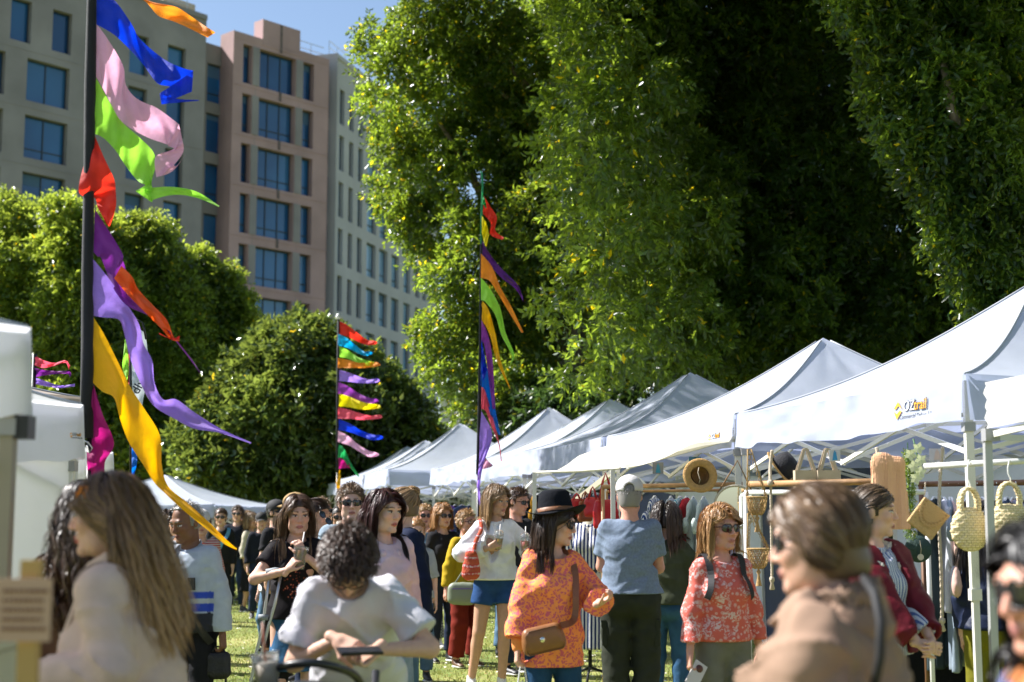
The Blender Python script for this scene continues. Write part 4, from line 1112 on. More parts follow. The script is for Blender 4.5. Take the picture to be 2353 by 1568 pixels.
    def headprims(s, e=0.):
        h = s.hs; F = s.fh; j = 1.0 if s.fem else 1.08; c = lambda *v: np.array(v)*h
        fat = .6+.4*s.b
        P_ = [ell(c(0, .014, .036), c(.074, .094, .084)+e, .03, F),
              ell(c(0, -.026, -.038), c(.057*fat*j, .060, .078)+e, .03, F),
              cap(c(-.030*j, -.020, -.078), c(.030*j, -.020, -.078), .030*h*fat+e, None, .03, None, F),
              cap(c(-.010*j, -.070, -.100), c(.010*j, -.070, -.100), .016*h*j+e, None, .02, None, F),
              ell(c(-.037, -.060, -.022), c(.024, .022, .024)*fat+e, .02, F), ell(c(.037, -.060, -.022), c(.024, .022, .024)*fat+e, .02, F),
              cap(c(-.036, -.078, .026), c(.036, -.078, .026), .012*h*j+e, None, .018, None, F),
              cap(c(0, -.084, .012), c(0, -.103, -.028), .0075*h+e, .0105*h*j+e, .012, None, F),
              ell(c(-.011, -.094, -.033), c(.008, .009, .007)+e, .006, F), ell(c(.011, -.094, -.033), c(.008, .009, .007)+e, .006, F),
              cap(c(-.019, -.080, -.061), c(.019, -.080, -.061), .0080*h+e, None, .008, (1, 1, .8), F), ell(c(0, -.0885, -.0605), c(.013, .007, .006)+e, .006, F),
              ell(c(0, -.0855, -.0720), c(.015, .0085, .0065)+e, .006, F)]
        for sg in (-1, 1):
            P_.append(ell(c(sg*.076, .012, -.004), c(.010, .019, .031)+e, .008, F))
        return P_
    def headcuts(s):
        h = s.hs; F = s.fh; c = lambda *v: np.array(v)*h
        o = []
        for sg in (-1, 1): o.append(ell(c(sg*.031, -.098, .004), c(.017, .019, .0105), .01, F))
        o.append(cap(c(-.017, -.0985, -.0660), c(.017, -.0985, -.0660), .0030*h, None, .004, (1, 2.2, 1), F))
        return o
    def handprims(s, q, e=0.):
        hd, pn, curl = s.hd[q]; K = s.k*(.93 if s.fem else 1.03); W = s.wr[q]; sg = -1 if q == 'a' else 1
        sd_ = np.cross(hd, pn)              # across the palm
        # thumb lies on the side towards the body front: choose by handedness
        th = sd_*(1 if q == 'a' else -1)*-1
        o = [cap(W-hd*.03*K, W+hd*.02*K, .024*K+e, .022*K+e, .015), ]
        ctr = W+hd*.055*K
        for off in (-.024, -.008, .008, .024):
            o.append(cap(W+hd*.015*K+sd_*off*.8*K, W+hd*.085*K+sd_*off*K, .013*K+e, .0115*K+e, .012))
        cr = R(curl) if not hasattr(curl, '__len__') else None
        for i, (off, ln) in enumerate(((.029, .066), (.0105, .078), (-.0095, .073), (-.028, .056))):
            off2 = off*(-1 if th @ sd_ < 0 else 1)
            p = W+hd*.088*K+sd_*off2*K; c = cr if cr is not None else R(curl[i])
            an = c*.8; r_ = .0085
            for j, fr_ in enumerate((.46, .30, .24)):
                d = hd*math.cos(an)+pn*math.sin(an); p2 = p+d*ln*fr_*K
                o.append(cap(p, p2, r_*K+e, (r_-.0008)*K+e, .004)); p = p2; an += c*1.0; r_ -= .0008
        p = W+hd*.022*K+th*.022*K+pn*.006*K
        c = (cr if cr is not None else R(curl[4]))
        d = hd*.72+th*.62+pn*.30; d /= np.linalg.norm(d); p2 = p+d*.045*K; o.append(cap(p, p2, .0125*K+e, .0105*K+e, .01))
        d2 = hd*(.9*math.cos(c*.5))+th*(.25-.5*math.sin(c*.6))+pn*(.25+.7*math.sin(c*.6)); d2 /= np.linalg.norm(d2)
        p3 = p2+d2*.034*K; o.append(cap(p2, p3, .0102*K+e, .0085*K+e, .005)); o.append(cap(p3, p3+(d2+pn*.2)*.018*K, .0085*K+e, .0072*K+e, .004))
        return o
    def hand_center(s, q):
        hd, pn, _ = s.hd[q]; return s.wr[q]+hd*.085*s.k+pn*.035*s.k
    def loc(s, hv): return s.hc + s.Rh @ (np.asarray(hv, float)*s.hs)

SKIN = dict(fair=(.62, .37, .27), pale=(.66, .42, .33), tan=(.50, .28, .18), brown=(.19, .085, .045), ruddy=(.60, .30, .215))
M_skin = mat('skin', None, .48, vcol=True, sss=.12, spec=.4, noise=.06, nscale=40)
def skin_color(V, F_, tone, lips=(.42, .17, .15), brow=(.10, .055, .03), beard=None, eyeopen=1.0):
    base = np.array(SKIN[tone]); col = np.tile(base, (len(V), 1))
    p = (V-F_.hc) @ F_.Rh / F_.hs
    x, y, z = p[:, 0], p[:, 1], p[:, 2]; near = (np.linalg.norm(p, axis=1) < .16)
    ax = np.abs(x)
    def mix(m, c, a=1.):
        w_ = np.clip(m, 0, 1)[:, None]*a; col[:] = col*(1-w_)+np.array(c)*w_
    mix(near*np.exp(-((ax-.040)**2/.0004+(z+.028)**2/.0004))*(y < -.03), base*np.array([1.12, .72, .72]), .45)
    mix(near*np.exp(-(x**2/.0002+(z+.034)**2/.0002))*(y < -.08), base*np.array([1.1, .75, .75]), .4)
    mix(near & (ax < .023) & (z > -.0775) & (z < -.0555) & (y < -.075) & ((ax/.023)**2+((z+.0665)/.0115)**2 < 1), lips)
    mix(near & (ax < .021) & (np.abs(z+.0662) < .0016) & (y < -.07), (.12, .03, .03), .8)
    if beard is not None: mix(near & (z < -.03) & (y < .01) & ~((ax < .021) & (np.abs(z+.066) < .010)) & ~((z > -.052) & (ax < .03)), beard, .8)
    m = near & (y < -.05)
    ex = (ax-.031)/.0150; ez = (z-.0035)/(.0068*eyeopen)
    mix(m & (ex**2+ez**2 < 1), (.62, .56, .54)); mix(m & (((ax-.031)/.0062)**2+((z-.0035)/.0062)**2 < 1) & (ex**2+ez**2 < 1.2), (.035, .02, .012))
    lid = m & (ex**2+((z-.0048)/.0088)**2 < 1.25) & (ez > .35); mix(lid, (.045, .025, .02), .85)
    arc = .0255+.004*np.cos((ax-.030)/.02*1.2)
    mix(m & (ax > .012) & (ax < .053) & (np.abs(z-arc) < .0042-(ax-.012)*.05), brow, .85)
    return col
def merge(parts):
    V = []; Q = []; n = 0
    for v, q in parts:
        V.append(v); Q.append(q+n); n += len(v)
    return np.concatenate(V), np.concatenate(Q)
def body_mesh(F_, root, tone='fair', det=1.0, **kw):
    cb, ch, cn = .016*det, .0056*det, .0058*det
    zn = F_.t((0, .02, .50)); up = F_.T @ np.array([0, 0, 1.])
    prims = F_.torso(-.006)+[F_.neck()]
    for q in 'ab': prims += F_.arm(q)+F_.leg(q)
    for q in 'ab':      # plain foot inside the shoe
        y = R(F_.fd[q][0]); d = np.array([math.sin(y), -math.cos(y), 0]); prims.append(cap(F_.an[q]+(0, 0, -.045), F_.an[q]+d*.12*F_.k+(0, 0, -.055), .032*F_.k, .024*F_.k, .02))
    parts = [poly(prims, cb, cuts=[plane(zn, up)])]
    hp = F_.headprims()+[F_.neck()]+F_.torso(-.006)[3:5]
    hc = [carve(c) for c in F_.headcuts()]
    lo = F_.hc-.17; hi = F_.hc+.17; lo[2] = min(lo[2], zn[2]-.06)
    # smooth carve
    cutp = F_.headcuts()
    def sm(P_):
        return 0
    l = np.array(lo); h = np.array(hi)
    parts.append(poly(hp, ch, cuts=[plane(zn-up*.035, -up)]+hc, lo=l, hi=h))
    eyes = [ell(np.array((sg*.031, -.0765, .003))*F_.hs, np.array((.0145, .0125, .0118))*F_.hs, .001, F_.fh) for sg in (-1, 1)]
    parts.append(poly(eyes, ch*.7))
    for q in 'ab': parts.append(poly(F_.handprims(q), cn))
    V, Q = merge(parts)
    me = np_mesh('body', V, Q, True, skin_color(V, F_, tone, **kw))
    return link('body', me, M_skin, root)

# ---------------------------------------------------------------- clothing
def top(F_, root, m, name='shirt', sleeve=.36, hem=-.02, e=.014, loose=.02, flare=.02, neck=.085, neckz=.475, seed=1, cell=.012, amp=.005, sl_loose=.012, open_=None, vneck=0., collar=0, color=None, extra=None, arms='ab'):
    k = F_.k; T = F_.ft; b = F_.b
    prims = F_.torso(e, loose)
    rb = (.135*b+.01)*k+e+loose+flare
    prims.append(cap((0, 0, .12*k), (0, 0, hem*k), .118*b*k+e+loose*.8, rb, .06, (1, .74, 1), T))
    for q in arms: prims += F_.arm(q, e*.8, 0, sleeve, sl_loose)
    if extra: prims += extra
    cuts = [plane(F_.t((0, 0, hem)), F_.T @ np.array([0, 0, -1.])), carve(ell((0, -.012*k, (neckz+.045)*k), np.array([neck*.93, neck, .07])*k, .01, T))]
    if vneck: cuts.append(carve(cap((0, -.14*k, .46*k), (0, -.15*k, (.46-vneck)*k), .05*k, .004*k, .01, (1, 1.6, 1), T)))
    if open_: cuts.append(carve(_openbox(F_, *open_)))
    for q in arms:
        if sleeve < .53:
            d = F_.el[q]-F_.sh[q]; p_ = F_.sh[q]+d*(sleeve/.53)
        else:
            d = F_.wr[q]-F_.el[q]; p_ = F_.el[q]+d*((sleeve-.53)/.47)
        d = d/np.linalg.norm(d)
        cuts.append((lambda p_, d: lambda X: np.where((np.linalg.norm(X-p_, axis=-1) < .14*k), (X-p_) @ d, -1.))(p_, d))
    if sleeve >= .999:
        pass
    V, Q = poly(prims, cell, cuts, wrinkle(seed, amp))
    if collar:
        c = F_.t((0, .005, .495)); cp = []
        MBc = []
        pr = cap(F_.t((0, .012, .47)), F_.t((0, .02, .50+collar)), .066*k+e*.4, .064*k+e*.3, .01)
        v2, q2 = poly([pr], cell*.7, [plane(F_.t((0, 0, .50+collar*.7)), F_.T @ np.array([0, -.5, 1.])), carve(cap(F_.t((0, .018, .45)), F_.t((0, .022, .60)), .060*k+e*.1, .060*k, .01)), carve(cap(F_.t((0, -.13, .54)), F_.t((0, -.10, .46)), .045*k, .012*k, .01))])
        V, Q = merge([(V, Q), (v2, q2)])
    me = np_mesh(name, V, Q, True, None if color is None else color(V, F_))
    return link(name, me, m, root)
def _openbox(F_, w, z0=None):
    T = F_.ft; k = F_.k
    def f(P_):
        p = (P_-T[0]) @ T[1]
        ww = w if not hasattr(w, '__len__') else w[0]+(w[1]-w[0])*np.clip((p[..., 2]/k+.05)/.5, 0, 1)
        return np.maximum(np.abs(p[..., 0])-ww*k, p[..., 1]+.02)
    return Prim(f, [-9]*3, [9]*3, .01)
def trousers(F_, root, m, name='trousers', f1=.96, e=.010, loose=.018, waist=.09, seed=3, cell=.014, amp=.006):
    prims = [p for i, p in enumerate(F_.torso(e)) if i in (0, 1)]+F_.torso(e)[-2:]
    for q in 'ab': prims += F_.leg(q, e, f1, loose, .025)
    cuts = [plane(F_.t((0, 0, waist)), F_.T @ np.array([0, 0, 1.]))]
    for q in 'ab':
        if f1 < .5: d = F_.kn[q]-F_.hips[q]; p_ = F_.hips[q]+d*(f1/.5)
        else: d = F_.an[q]-F_.kn[q]; p_ = F_.kn[q]+d*((f1-.5)/.5)
        d = d/np.linalg.norm(d)
        cuts.append((lambda p_, d: lambda X: np.where(np.linalg.norm(X-p_, axis=-1) < .125, (X-p_) @ d, -1.))(p_, d))
    V, Q = poly(prims, cell, cuts, wrinkle(seed, amp, 20, 50))
    return link(name, np_mesh(name, V, Q), m, root)
def skirt(F_, root, m, name='skirt', hemz=.35, r0=.0, r1=.23, waist=.10, seed=3, cell=.016, amp=.008):
    k = F_.k
    prims = [p for i, p in enumerate(F_.torso(.012)) if i in (0,)]+F_.torso(.012)[-2:]
    prims.append(cap((0, 0, .9*k), (0, .0, hemz), .15*k*F_.b, r1*k, .05, (1, .8, 1)))
    ns = lambda P_: amp*np.sin(9*np.arctan2(P_[..., 1], P_[..., 0])+seed)*np.clip((.9-P_[..., 2])*2, 0, 1)
    V, Q = poly(prims, cell, [plane((0, 0, hemz), (0, 0, -1)), plane(F_.t((0, 0, waist)), (0, 0, 1))], ns)
    return link(name, np_mesh(name, V, Q), m, root)
M_sole = mat('rubber_sole', (.65, .64, .60), .7)
def shoes(F_, root, m, sole=True, det=1.):
    K = F_.k
    for q in 'ab':
        yaw, pit = F_.fd[q]; A = F_.an[q]; Rr = Rz(R(yaw)) @ Rx(R(pit)); fr = (A, Rr)
        pr = [cap((0, .02*K, -.035), (0, -.03*K, -.045), .036*K, .036*K, .02, (1, 1, 1), fr), cap((0, -.05*K, -.052), (0, -.145*K, -.060), .036*K, .030*K, .02, (1.12, 1, .8), fr),
              cap((0, .005, .015), (0, .0, -.03), .040*K, .040*K, .015, None, fr), cap((0, .01, -.03), (0, -.10*K, -.05), .030*K, .026*K, .015, None, fr)]
        bot = lambda X, fr=fr: -(((X-fr[0]) @ fr[1])[..., 2]+.075)
        V, Q = poly(pr, .008*det, [bot, plane(A+Rr @ np.array([0, 0, .035]), Rr @ np.array([0, 0, 1.]))])
        sh = link('shoe', np_mesh('shoe', V, Q), m, root)
        if sole:
            pr = [cap((0, .025*K, -.072), (0, -.06*K, -.072), .036*K, .036*K, .02, (1, 1, .33), fr), cap((0, -.05*K, -.072), (0, -.145*K, -.070), .038*K, .033*K, .02, (1.12, 1, .33), fr)]
            V, Q = poly(pr, .007*det); link('sole', np_mesh('sole', V, Q), M_sole, sh)
# ---------------------------------------------------------------- hair
def hair_mat(name, c, rough=.38): return mat('hair_'+name, c, rough, vcol=True, spec=.6, bump=.0)
def hair_cap(F_, e=.007, line=.055, back=-.07, side=-.02, cell=.008, extra=None, front=-.02, noise=None):
    """shell over the skull, cut away from the face; line = height of the hairline, back = nape height"""
    h = F_.hs; F = F_.fh; c = lambda *v: np.array(v)*h
    pr = [ell(c(0, .014, .036), c(.074, .094, .084)+e, .03, F), ell(c(0, .035, -.02), c(.066, .068, .085)+e, .03, F)]
    if extra: pr += extra
    def face(P_):
        p = ((P_-F[0]) @ F[1])/h
        x, y, z = p[..., 0], p[..., 1], p[..., 2]
        fz = line-.9*x*x*8*.6            # hairline arch
        d1 = np.minimum(-(z-fz)+0, 0)     # placeholder
        inface = np.minimum(np.minimum(-(y-(front+.0)), fz-z), 1)      # >0 inside the face window
        s_ = np.minimum(np.minimum(-(y-.005), side-z), 1)
        n_ = back-z
        return np.maximum(np.maximum(inface, s_), n_)*h
    return poly(pr, cell, [face], noise)
def strands(F_, n, length, part=0., mode='down', width=.0030, steps=20, curl=0., seed=1, collide=(), vol=.012, target=None, curlf=40., back=.25, cap_e=.008, line=.058, spread=.0, lenvar=.25, grav=1.0, front=-.02, fwd=0., bias=(0, 0, 0), split=0., tuck=-.03):
    """ribbons of hair that leave the scalp, fall and slide over head, neck and clothes"""
    r = np.random.default_rng(seed); h = F_.hs
    d = r.normal(0, 1, (n*3, 3)); d /= np.linalg.norm(d, axis=1)[:, None]
    if mode == 'down':
        m3 = n; an = r.uniform(-.75, 1.9, m3); xo = (part+r.normal(0, .016, m3))/.074
        d[:m3] = np.stack([xo, np.sin(an-.0)*np.sqrt(np.maximum(0, 1-xo**2)), np.cos(an)*np.sqrt(np.maximum(0, 1-xo**2))], 1)
        d = d[r.permutation(len(d))]
    p = d*np.array([.074, .094, .084])+np.array([0, .014, .036])
    ok = ~((p[:, 1] < front-.005) & (p[:, 2] < line-.043*(p[:, 0]/.074)**2)) & ~((p[:, 2] < -.0) & (p[:, 1] < .012)) & (p[:, 2] > -.055)
    d, p = d[ok][:n], p[ok][:n]; n = len(p)
    if mode == 'down':
        ini = np.stack([np.sign(p[:, 0]-part+1e-4)*.8+d[:, 0]*.2, .30+d[:, 1]*.3+0*p[:, 0]-fwd, -.35+0*p[:, 0]], 1); ini -= (ini*d).sum(1)[:, None]*d*1.02
    elif mode == 'tie':
        tg = np.asarray(target, float); ini = tg-p
    elif mode == 'back':
        ini = np.stack([d[:, 0]*.3, np.ones(n)*1.0, .1+d[:, 2]*.4], 1)
    elif mode == 'fringe':
        ini = np.stack([d[:, 0]*.5+.3, d[:, 1]*.8-.3, d[:, 2]*.3-.1], 1)
    else:
        ini = d.copy()
    ini /= np.linalg.norm(ini, axis=1)[:, None]+1e-9
    W = F_.hc + (p*(1+cap_e*3)*h) @ F_.Rh.T; D = ini @ F_.Rh.T; nrm = d @ F_.Rh.T
    L = length*(1-lenvar+lenvar*2*r.random(n)*.75); ds = L/steps
    off = cap_e+vol*r.random(n)
    pr = F_.headprims()+list(collide)
    pts = [W.copy()]; Pn = W.copy(); g = np.array([0, 0, -1.])*grav
    ph = r.uniform(0, 6.28, n); tgW = None if target is None else F_.hc+F_.Rh @ (np.asarray(target, float)*h)
    clump = r.normal(0, 1, (n, 3))*spread; bW = (np.array(bias, float)[None]+split*np.stack([-.3*np.sign(p[:, 0]), np.where(p[:, 1] > .0, 1., -1.), 0*p[:, 0]], 1)) @ F_.T.T
    for st in range(1, steps+1):
        f = st/steps
        if mode == 'tie':
            to = tgW-Pn; dist = np.linalg.norm(to, axis=1)[:, None]; D = to/(dist+1e-6); stp = np.minimum(ds, dist[:, 0]*.9)
        elif mode in ('out',):
            D = D*.8+.2*nrm+.10*r.normal(0, 1, (n, 3)); D /= np.linalg.norm(D, axis=1)[:, None]; stp = ds
        else:
            D = D*(.62) + bW + g*(.38 if st > 1 else .1) + clump*.3 + .04*r.normal(0, 1, (n, 3)); D /= np.linalg.norm(D, axis=1)[:, None]; stp = ds
        Q_ = Pn + D*stp[:, None]
        if mode == 'down':
            ql = (Q_-F_.hc) @ F_.Rh / h; sd0 = np.sign(p[:, 0]-part+1e-4)
            inf = (ql[:, 1] < tuck) & (ql[:, 2] < line+.004) & (ql[:, 2] > -.17)
            a1 = inf & (ql[:, 0]*sd0 < .070); ql[a1, 0] += sd0[a1]*np.minimum(.013, .074-(ql[:, 0]*sd0)[a1])
            a2 = inf & ~a1; ql[a2, 1] += np.minimum(.012, tuck-ql[a2, 1])
            a3 = inf & a1; ql[a3, 1] += .004
            Q_ = F_.hc + (ql*h) @ F_.Rh.T
        sdf = evalP(pr, Q_)
        bad = sdf < off
        if bad.any():
            e_ = 1e-3; B = Q_[bad]; s0 = sdf[bad]
            gr = np.stack([evalP(pr, B+np.eye(3)[i]*e_)-s0 for i in range(3)], 1)/e_
            gr /= np.linalg.norm(gr, axis=1)[:, None]+1e-6
            B = B+gr*np.clip(off[bad]-s0, 0, .05)[:, None]; Q_[bad] = B
        Dn = Q_-Pn; D = Dn/(np.linalg.norm(Dn, axis=1)[:, None]+1e-9)
        Pn = Q_; pts.append(Pn.copy())
    A = np.stack(pts, 1)                       # n, steps+1, 3
    if curl:
        f = np.linspace(0, 1, steps+1)[None]*L[:, None]*curlf+ph[:, None]
        tn = np.gradient(A, axis=1); tn /= np.linalg.norm(tn, axis=2)[..., None]+1e-9
        sd_ = np.cross(tn, r.normal(0, 1, (n, 1, 3))); sd_ /= np.linalg.norm(sd_, axis=2)[..., None]+1e-9; s2 = np.cross(tn, sd_)
        am = curl*np.minimum(1, np.linspace(0, 3, steps+1))[None, :, None]
        A = A + sd_*np.sin(f)[..., None]*am + s2*np.cos(f)[..., None]*am
    tn = np.gradient(A, axis=1); tn /= np.linalg.norm(tn, axis=2)[..., None]+1e-9
    outv = A-F_.hc; outv = outv/(np.linalg.norm(outv, axis=2)[..., None]+1e-9) + .35*r.normal(0, 1, (n, 1, 3))
    sd_ = np.cross(tn, outv); sd_ /= np.linalg.norm(sd_, axis=2)[..., None]+1e-9
    wv = width*(.6+.8*r.random(n))[:, None, None]*np.array([.7]+[1.]*(steps-2)+[.7, .15])[None, :, None]
    V = np.stack([A-sd_*wv/2, A+sd_*wv/2], 2).reshape(-1, 3)
    m = steps+1; i = np.arange(n)[:, None]*m*2+np.arange(steps)[None]*2
    Q = np.stack([i, i+1, i+3, i+2], -1).reshape(-1, 4)
    c = np.repeat((.55+.9*r.random(n))[:, None], m*2, 0).reshape(-1)
    return V, Q, c, np.tile(np.repeat(np.linspace(0, 1, m), 2), n)
def make_hair(F_, root, color, capk=None, sets=(), tip=None, name='hair', lite=None):
    """color = base rgb; tip = rgb towards the ends"""
    V, Q = hair_cap(F_, **(capk or {}))
    C = [np.ones(len(V))*.7]; Tt = [np.zeros(len(V))]; P_ = [(V, Q)]
    for s_ in sets:
        v, q, c, t = strands(F_, **s_); P_.append((v, q)); C.append(c); Tt.append(t)
    V, Q = merge(P_); C = np.concatenate(C)[:, None]; Tt = np.concatenate(Tt)[:, None]
    base = np.array(color); tp = np.array(tip) if tip is not None else base
    if lite is not None:
        z = ((V-F_.hc) @ F_.Rh)[:, 2:3]; pass
    col = (base*(1-Tt)+tp*Tt)*C
    me = np_mesh(name, V, Q, True, col)
    return link(name, me, mat('hair', None, .42, vcol=True, spec=.5), root)
# ---------------------------------------------------------------- small wear
M_lens = mat('dark_lens', (.008, .008, .01), .08, spec=.8)
M_rim = mat('black_rim', (.01, .01, .012), .25)
def glasses(F_, root, lensm=None, rimm=None, w_=.027, hgt=.019, name='sunglasses', yoff=-.094, z=.003, clear=False, det=1):
    h = F_.hs; mb = MB(); rimm = rimm or M_rim
    def L(v): return F_.loc(v)
    for sg in (-1, 1):
        ring = []
        for i in range(18):
            a = 2*math.pi*i/18; ca, sa = math.cos(a), math.sin(a)
            x = sg*.033+w_*np.sign(ca)*abs(ca)**.7; zz = z+hgt*np.sign(sa)*abs(sa)**.75
            ring.append(L((x, yoff+1.6*(abs(x))**2*3, zz)))
        mb.tube(ring+[ring[0], ring[1]], .0028*h, 5, cap=False)
        x0 = sg*(.033+w_)
        mb.tube([L((x0, yoff+.018, z+.006)), L((sg*.080, -.04, z+.006)), L((sg*.081, .012, z+.006)), L((sg*.079, .03, z-.006))], .0028*h, 5)
    mb.tube([L((-.008, yoff+.001, z+.006)), L((0, yoff-.002, z+.008)), L((.008, yoff+.001, z+.006))], .0025*h, 5)
    g = mb.build(name, rimm, root, True)
    if not clear:
        for sg in (-1, 1):
            lm = MB(); V = [L((sg*.033, yoff-.001, z))]; 
            for i in range(18):
                a = 2*math.pi*i/18; ca, sa = math.cos(a), math.sin(a)
                x = sg*.033+w_*np.sign(ca)*abs(ca)**.7; zz = z+hgt*np.sign(sa)*abs(sa)**.75
                V.append(L((x, yoff+1.6*x*x*3, zz)))
            lm.add(V, [(0, i+1, (i+1) % 18+1) for i in range(18)]); lm.build('lens', lensm or M_lens, g, True)
    return g
def baseball_cap(F_, root, m, back=False, peakm=None, gap=False, tilt=0):
    h = F_.hs; F = F_.fh; sg = 1 if back else -1; c = lambda *v: np.array(v)*h
    pr = [ell(c(0, .012, .054), c(.093, .114, .092), .01, F)]
    cuts = [lambda X: -(((X-F[0]) @ F[1])[..., 2]/h-.032-(.0))*h]
    if gap: cuts.append(carve(ell(c(0, .12, .045), c(.034, .05, .036), .01, F)))
    V, Q = poly(pr, .007, cuts); cp = link('cap', np_mesh('cap', V, Q), m, root)
    if True:
        mb = MB(); n = 14; G = np.zeros((6, n, 3))
        for i in range(6):
            for j in range(n):
                a = (j/(n-1)-.5)*math.pi*.78; ext = .058*(i/5)*math.cos(a)**.7 if i else 0
                x = math.sin(a)*.086; y = -(math.cos(a)*.108+ext)*1.0
                zz = .040-.020*(i/5)+ .0 - .03*(abs(math.sin(a))**2)*.6
                G[i, j] = F_.loc((x, (y+.01)*(1 if not back else -1), zz))
        mb.grid(G)
        V = np.concatenate(mb.v); V2 = V-F_.Rh[:, 2]*.003; mb.add(V2, [tuple(reversed(f)) for f in mb.f])
        mb.build('cap_peak', peakm or m, cp, True)
    b = MB(); b.lathe([(0, .004), (.006, .003), (.008, 0)], 8, F_.loc((0, .012, .146))); b.build('cap_button', peakm or m, cp, True)
    return cp
def strap(F_, root, m, pts, wd=.03, name='strap', e=.03, th=.004, prims=None):
    """flat band through points that are pushed out of the body"""
    st = [np.array(p, float) for p in pts]; n = 26; G = []
    pr = (prims or F_.torso(e))
    c = [spl(st, i/(n-1)) for i in range(n)]
    c = np.array(c); d = evalP(pr, c)
    for it in range(3):
        d = evalP(pr, c); e_ = 1e-3
        gr = np.stack([evalP(pr, c+np.eye(3)[i]*e_)-d for i in range(3)], 1)/e_; gr /= np.linalg.norm(gr, axis=1)[:, None]+1e-6
        c = c-gr*np.where(d < .0, d, np.where(d < .03, d, 0))[:, None]
    tn = np.gradient(c, axis=0); tn /= np.linalg.norm(tn, axis=1)[:, None]
    d = evalP(pr, c); gr = np.stack([evalP(pr, c+np.eye(3)[i]*1e-3)-d for i in range(3)], 1)/1e-3; gr /= np.linalg.norm(gr, axis=1)[:, None]+1e-6
    sd_ = np.cross(tn, gr); sd_ /= np.linalg.norm(sd_, axis=1)[:, None]+1e-9
    A = np.stack([c-sd_*wd/2+gr*th*.0, c+sd_*wd/2, c+sd_*wd/2+gr*th, c-sd_*wd/2+gr*th], 1)
    V = A.reshape(-1, 3); F = []
    for i in range(n-1):
        for k in range(4): F.append((i*4+k, i*4+(k+1) % 4, (i+1)*4+(k+1) % 4, (i+1)*4+k))
    F += [(3, 2, 1, 0), tuple((n-1)*4+k for k in range(4))]
    mb = MB(); mb.add(V, F); return mb.build(name, m, root, False)
def person(label, px, py, d, yaw, H=None, topoff=0., group=None, dx=0, **fk):
    """px, py = picture position of the top of the head; height follows from it unless given"""
    q = P(px, py, d)
    if H is None: H = q.z-topoff
    root = thing('person', label, 'person', (q.x+dx, d, 0), R(yaw), group)
    return Fig(H=H, **fk), root
# ================================================================ fabric patterns
def P_(N, L, tc, kind, scale, **k):
    n = N.new(kind)
    if 'Scale' in n.inputs: n.inputs['Scale'].default_value = scale
    for a, b in k.items():
        if a in n.inputs.keys(): n.inputs[a].default_value = b
        else: setattr(n, a, b)
    L.new(tc.outputs['Object'], n.inputs['Vector']); return n
def ramp(N, L, src, stops, const=False):
    cr = N.new('ShaderNodeValToRGB'); e = cr.color_ramp.elements
    if const: cr.color_ramp.interpolation = 'CONSTANT'
    while len(e) < len(stops): e.new(.5)
    for i, (p, c) in enumerate(stops): e[i].position = p; e[i].color = (*c, 1)
    L.new(src, cr.inputs[0]); return cr.outputs[0]
def pat_leopard(N, L, tc):
    ns = P_(N, L, tc, 'ShaderNodeTexNoise', 22); mx = N.new('ShaderNodeMix'); mx.data_type = 'VECTOR'; mx.inputs[0].default_value = .06
    L.new(tc.outputs['Object'], mx.inputs[4]); L.new(ns.outputs['Color'], mx.inputs[5])
    v = N.new('ShaderNodeTexVoronoi'); v.inputs['Scale'].default_value = 60; v.feature = 'F1'; L.new(mx.outputs[1], v.inputs['Vector'])
    return ramp(N, L, v.outputs['Distance'], [(0, (.66, .13, .17)), (.42, (.64, .13, .17)), (.50, (.92, .30, .09)), (1, (.94, .34, .10))])
def pat_floral(N, L, tc):
    v = P_(N, L, tc, 'ShaderNodeTexVoronoi', 40); r1 = ramp(N, L, v.outputs['Distance'], [(0, (.1,)*3), (.12, (1,)*3), (.26, (.1,)*3), (.32, (1,)*3), (.42, (0,)*3)])
    n = P_(N, L, tc, 'ShaderNodeTexNoise', 15, Detail=2.); r2 = ramp(N, L, n.outputs['Fac'], [(.49, (0,)*3), (.53, (1,)*3)])
    w_ = P_(N, L, tc, 'ShaderNodeTexNoise', 42, Detail=3., Distortion=1.6); r3 = ramp(N, L, w_.outputs['Fac'], [(.50, (0,)*3), (.54, (1,)*3)])
    a = N.new('ShaderNodeMix'); a.data_type = 'RGBA'; L.new(r2, a.inputs[0]); L.new(r1, a.inputs[6]); L.new(r3, a.inputs[7])
    m = N.new('ShaderNodeMix'); m.data_type = 'RGBA'; L.new(a.outputs[2], m.inputs[0]); m.inputs[6].default_value = (.62, .13, .10, 1); m.inputs[7].default_value = (.70, .50, .49, 1)
    return m.outputs[2]
def stripes(c1, c2, scale, duty=.5, dirn_='X', dist=1.0):
    def f(N, L, tc):
        w_ = P_(N, L, tc, 'ShaderNodeTexWave', scale, Distortion=dist, Detail=1., bands_direction=dirn_)
        return ramp(N, L, w_.outputs['Fac'], [(duty-.06, c1), (duty+.06, c2)])
    return f
def pat_knit(N, L, tc):
    n = P_(N, L, tc, 'ShaderNodeTexNoise', 55, Detail=2.); w_ = P_(N, L, tc, 'ShaderNodeTexWave', 5, Distortion=3., bands_direction='Z')
    ad = N.new('ShaderNodeMath'); ad.operation = 'ADD'; L.new(n.outputs['Fac'], ad.inputs[0]); L.new(w_.outputs['Fac'], ad.inputs[1])
    return ramp(N, L, ad.outputs[0], [(.35, (.70, .62, .58)), (.55, (.62, .25, .25)), (.75, (.55, .03, .03)), (.95, (.5, .10, .05))])
def pat_check(N, L, tc):
    c = P_(N, L, tc, 'ShaderNodeTexChecker', 60); c.inputs['Color1'].default_value = (.35, .36, .36, 1); c.inputs['Color2'].default_value = (.02, .025, .04, 1); return c.outputs[0]
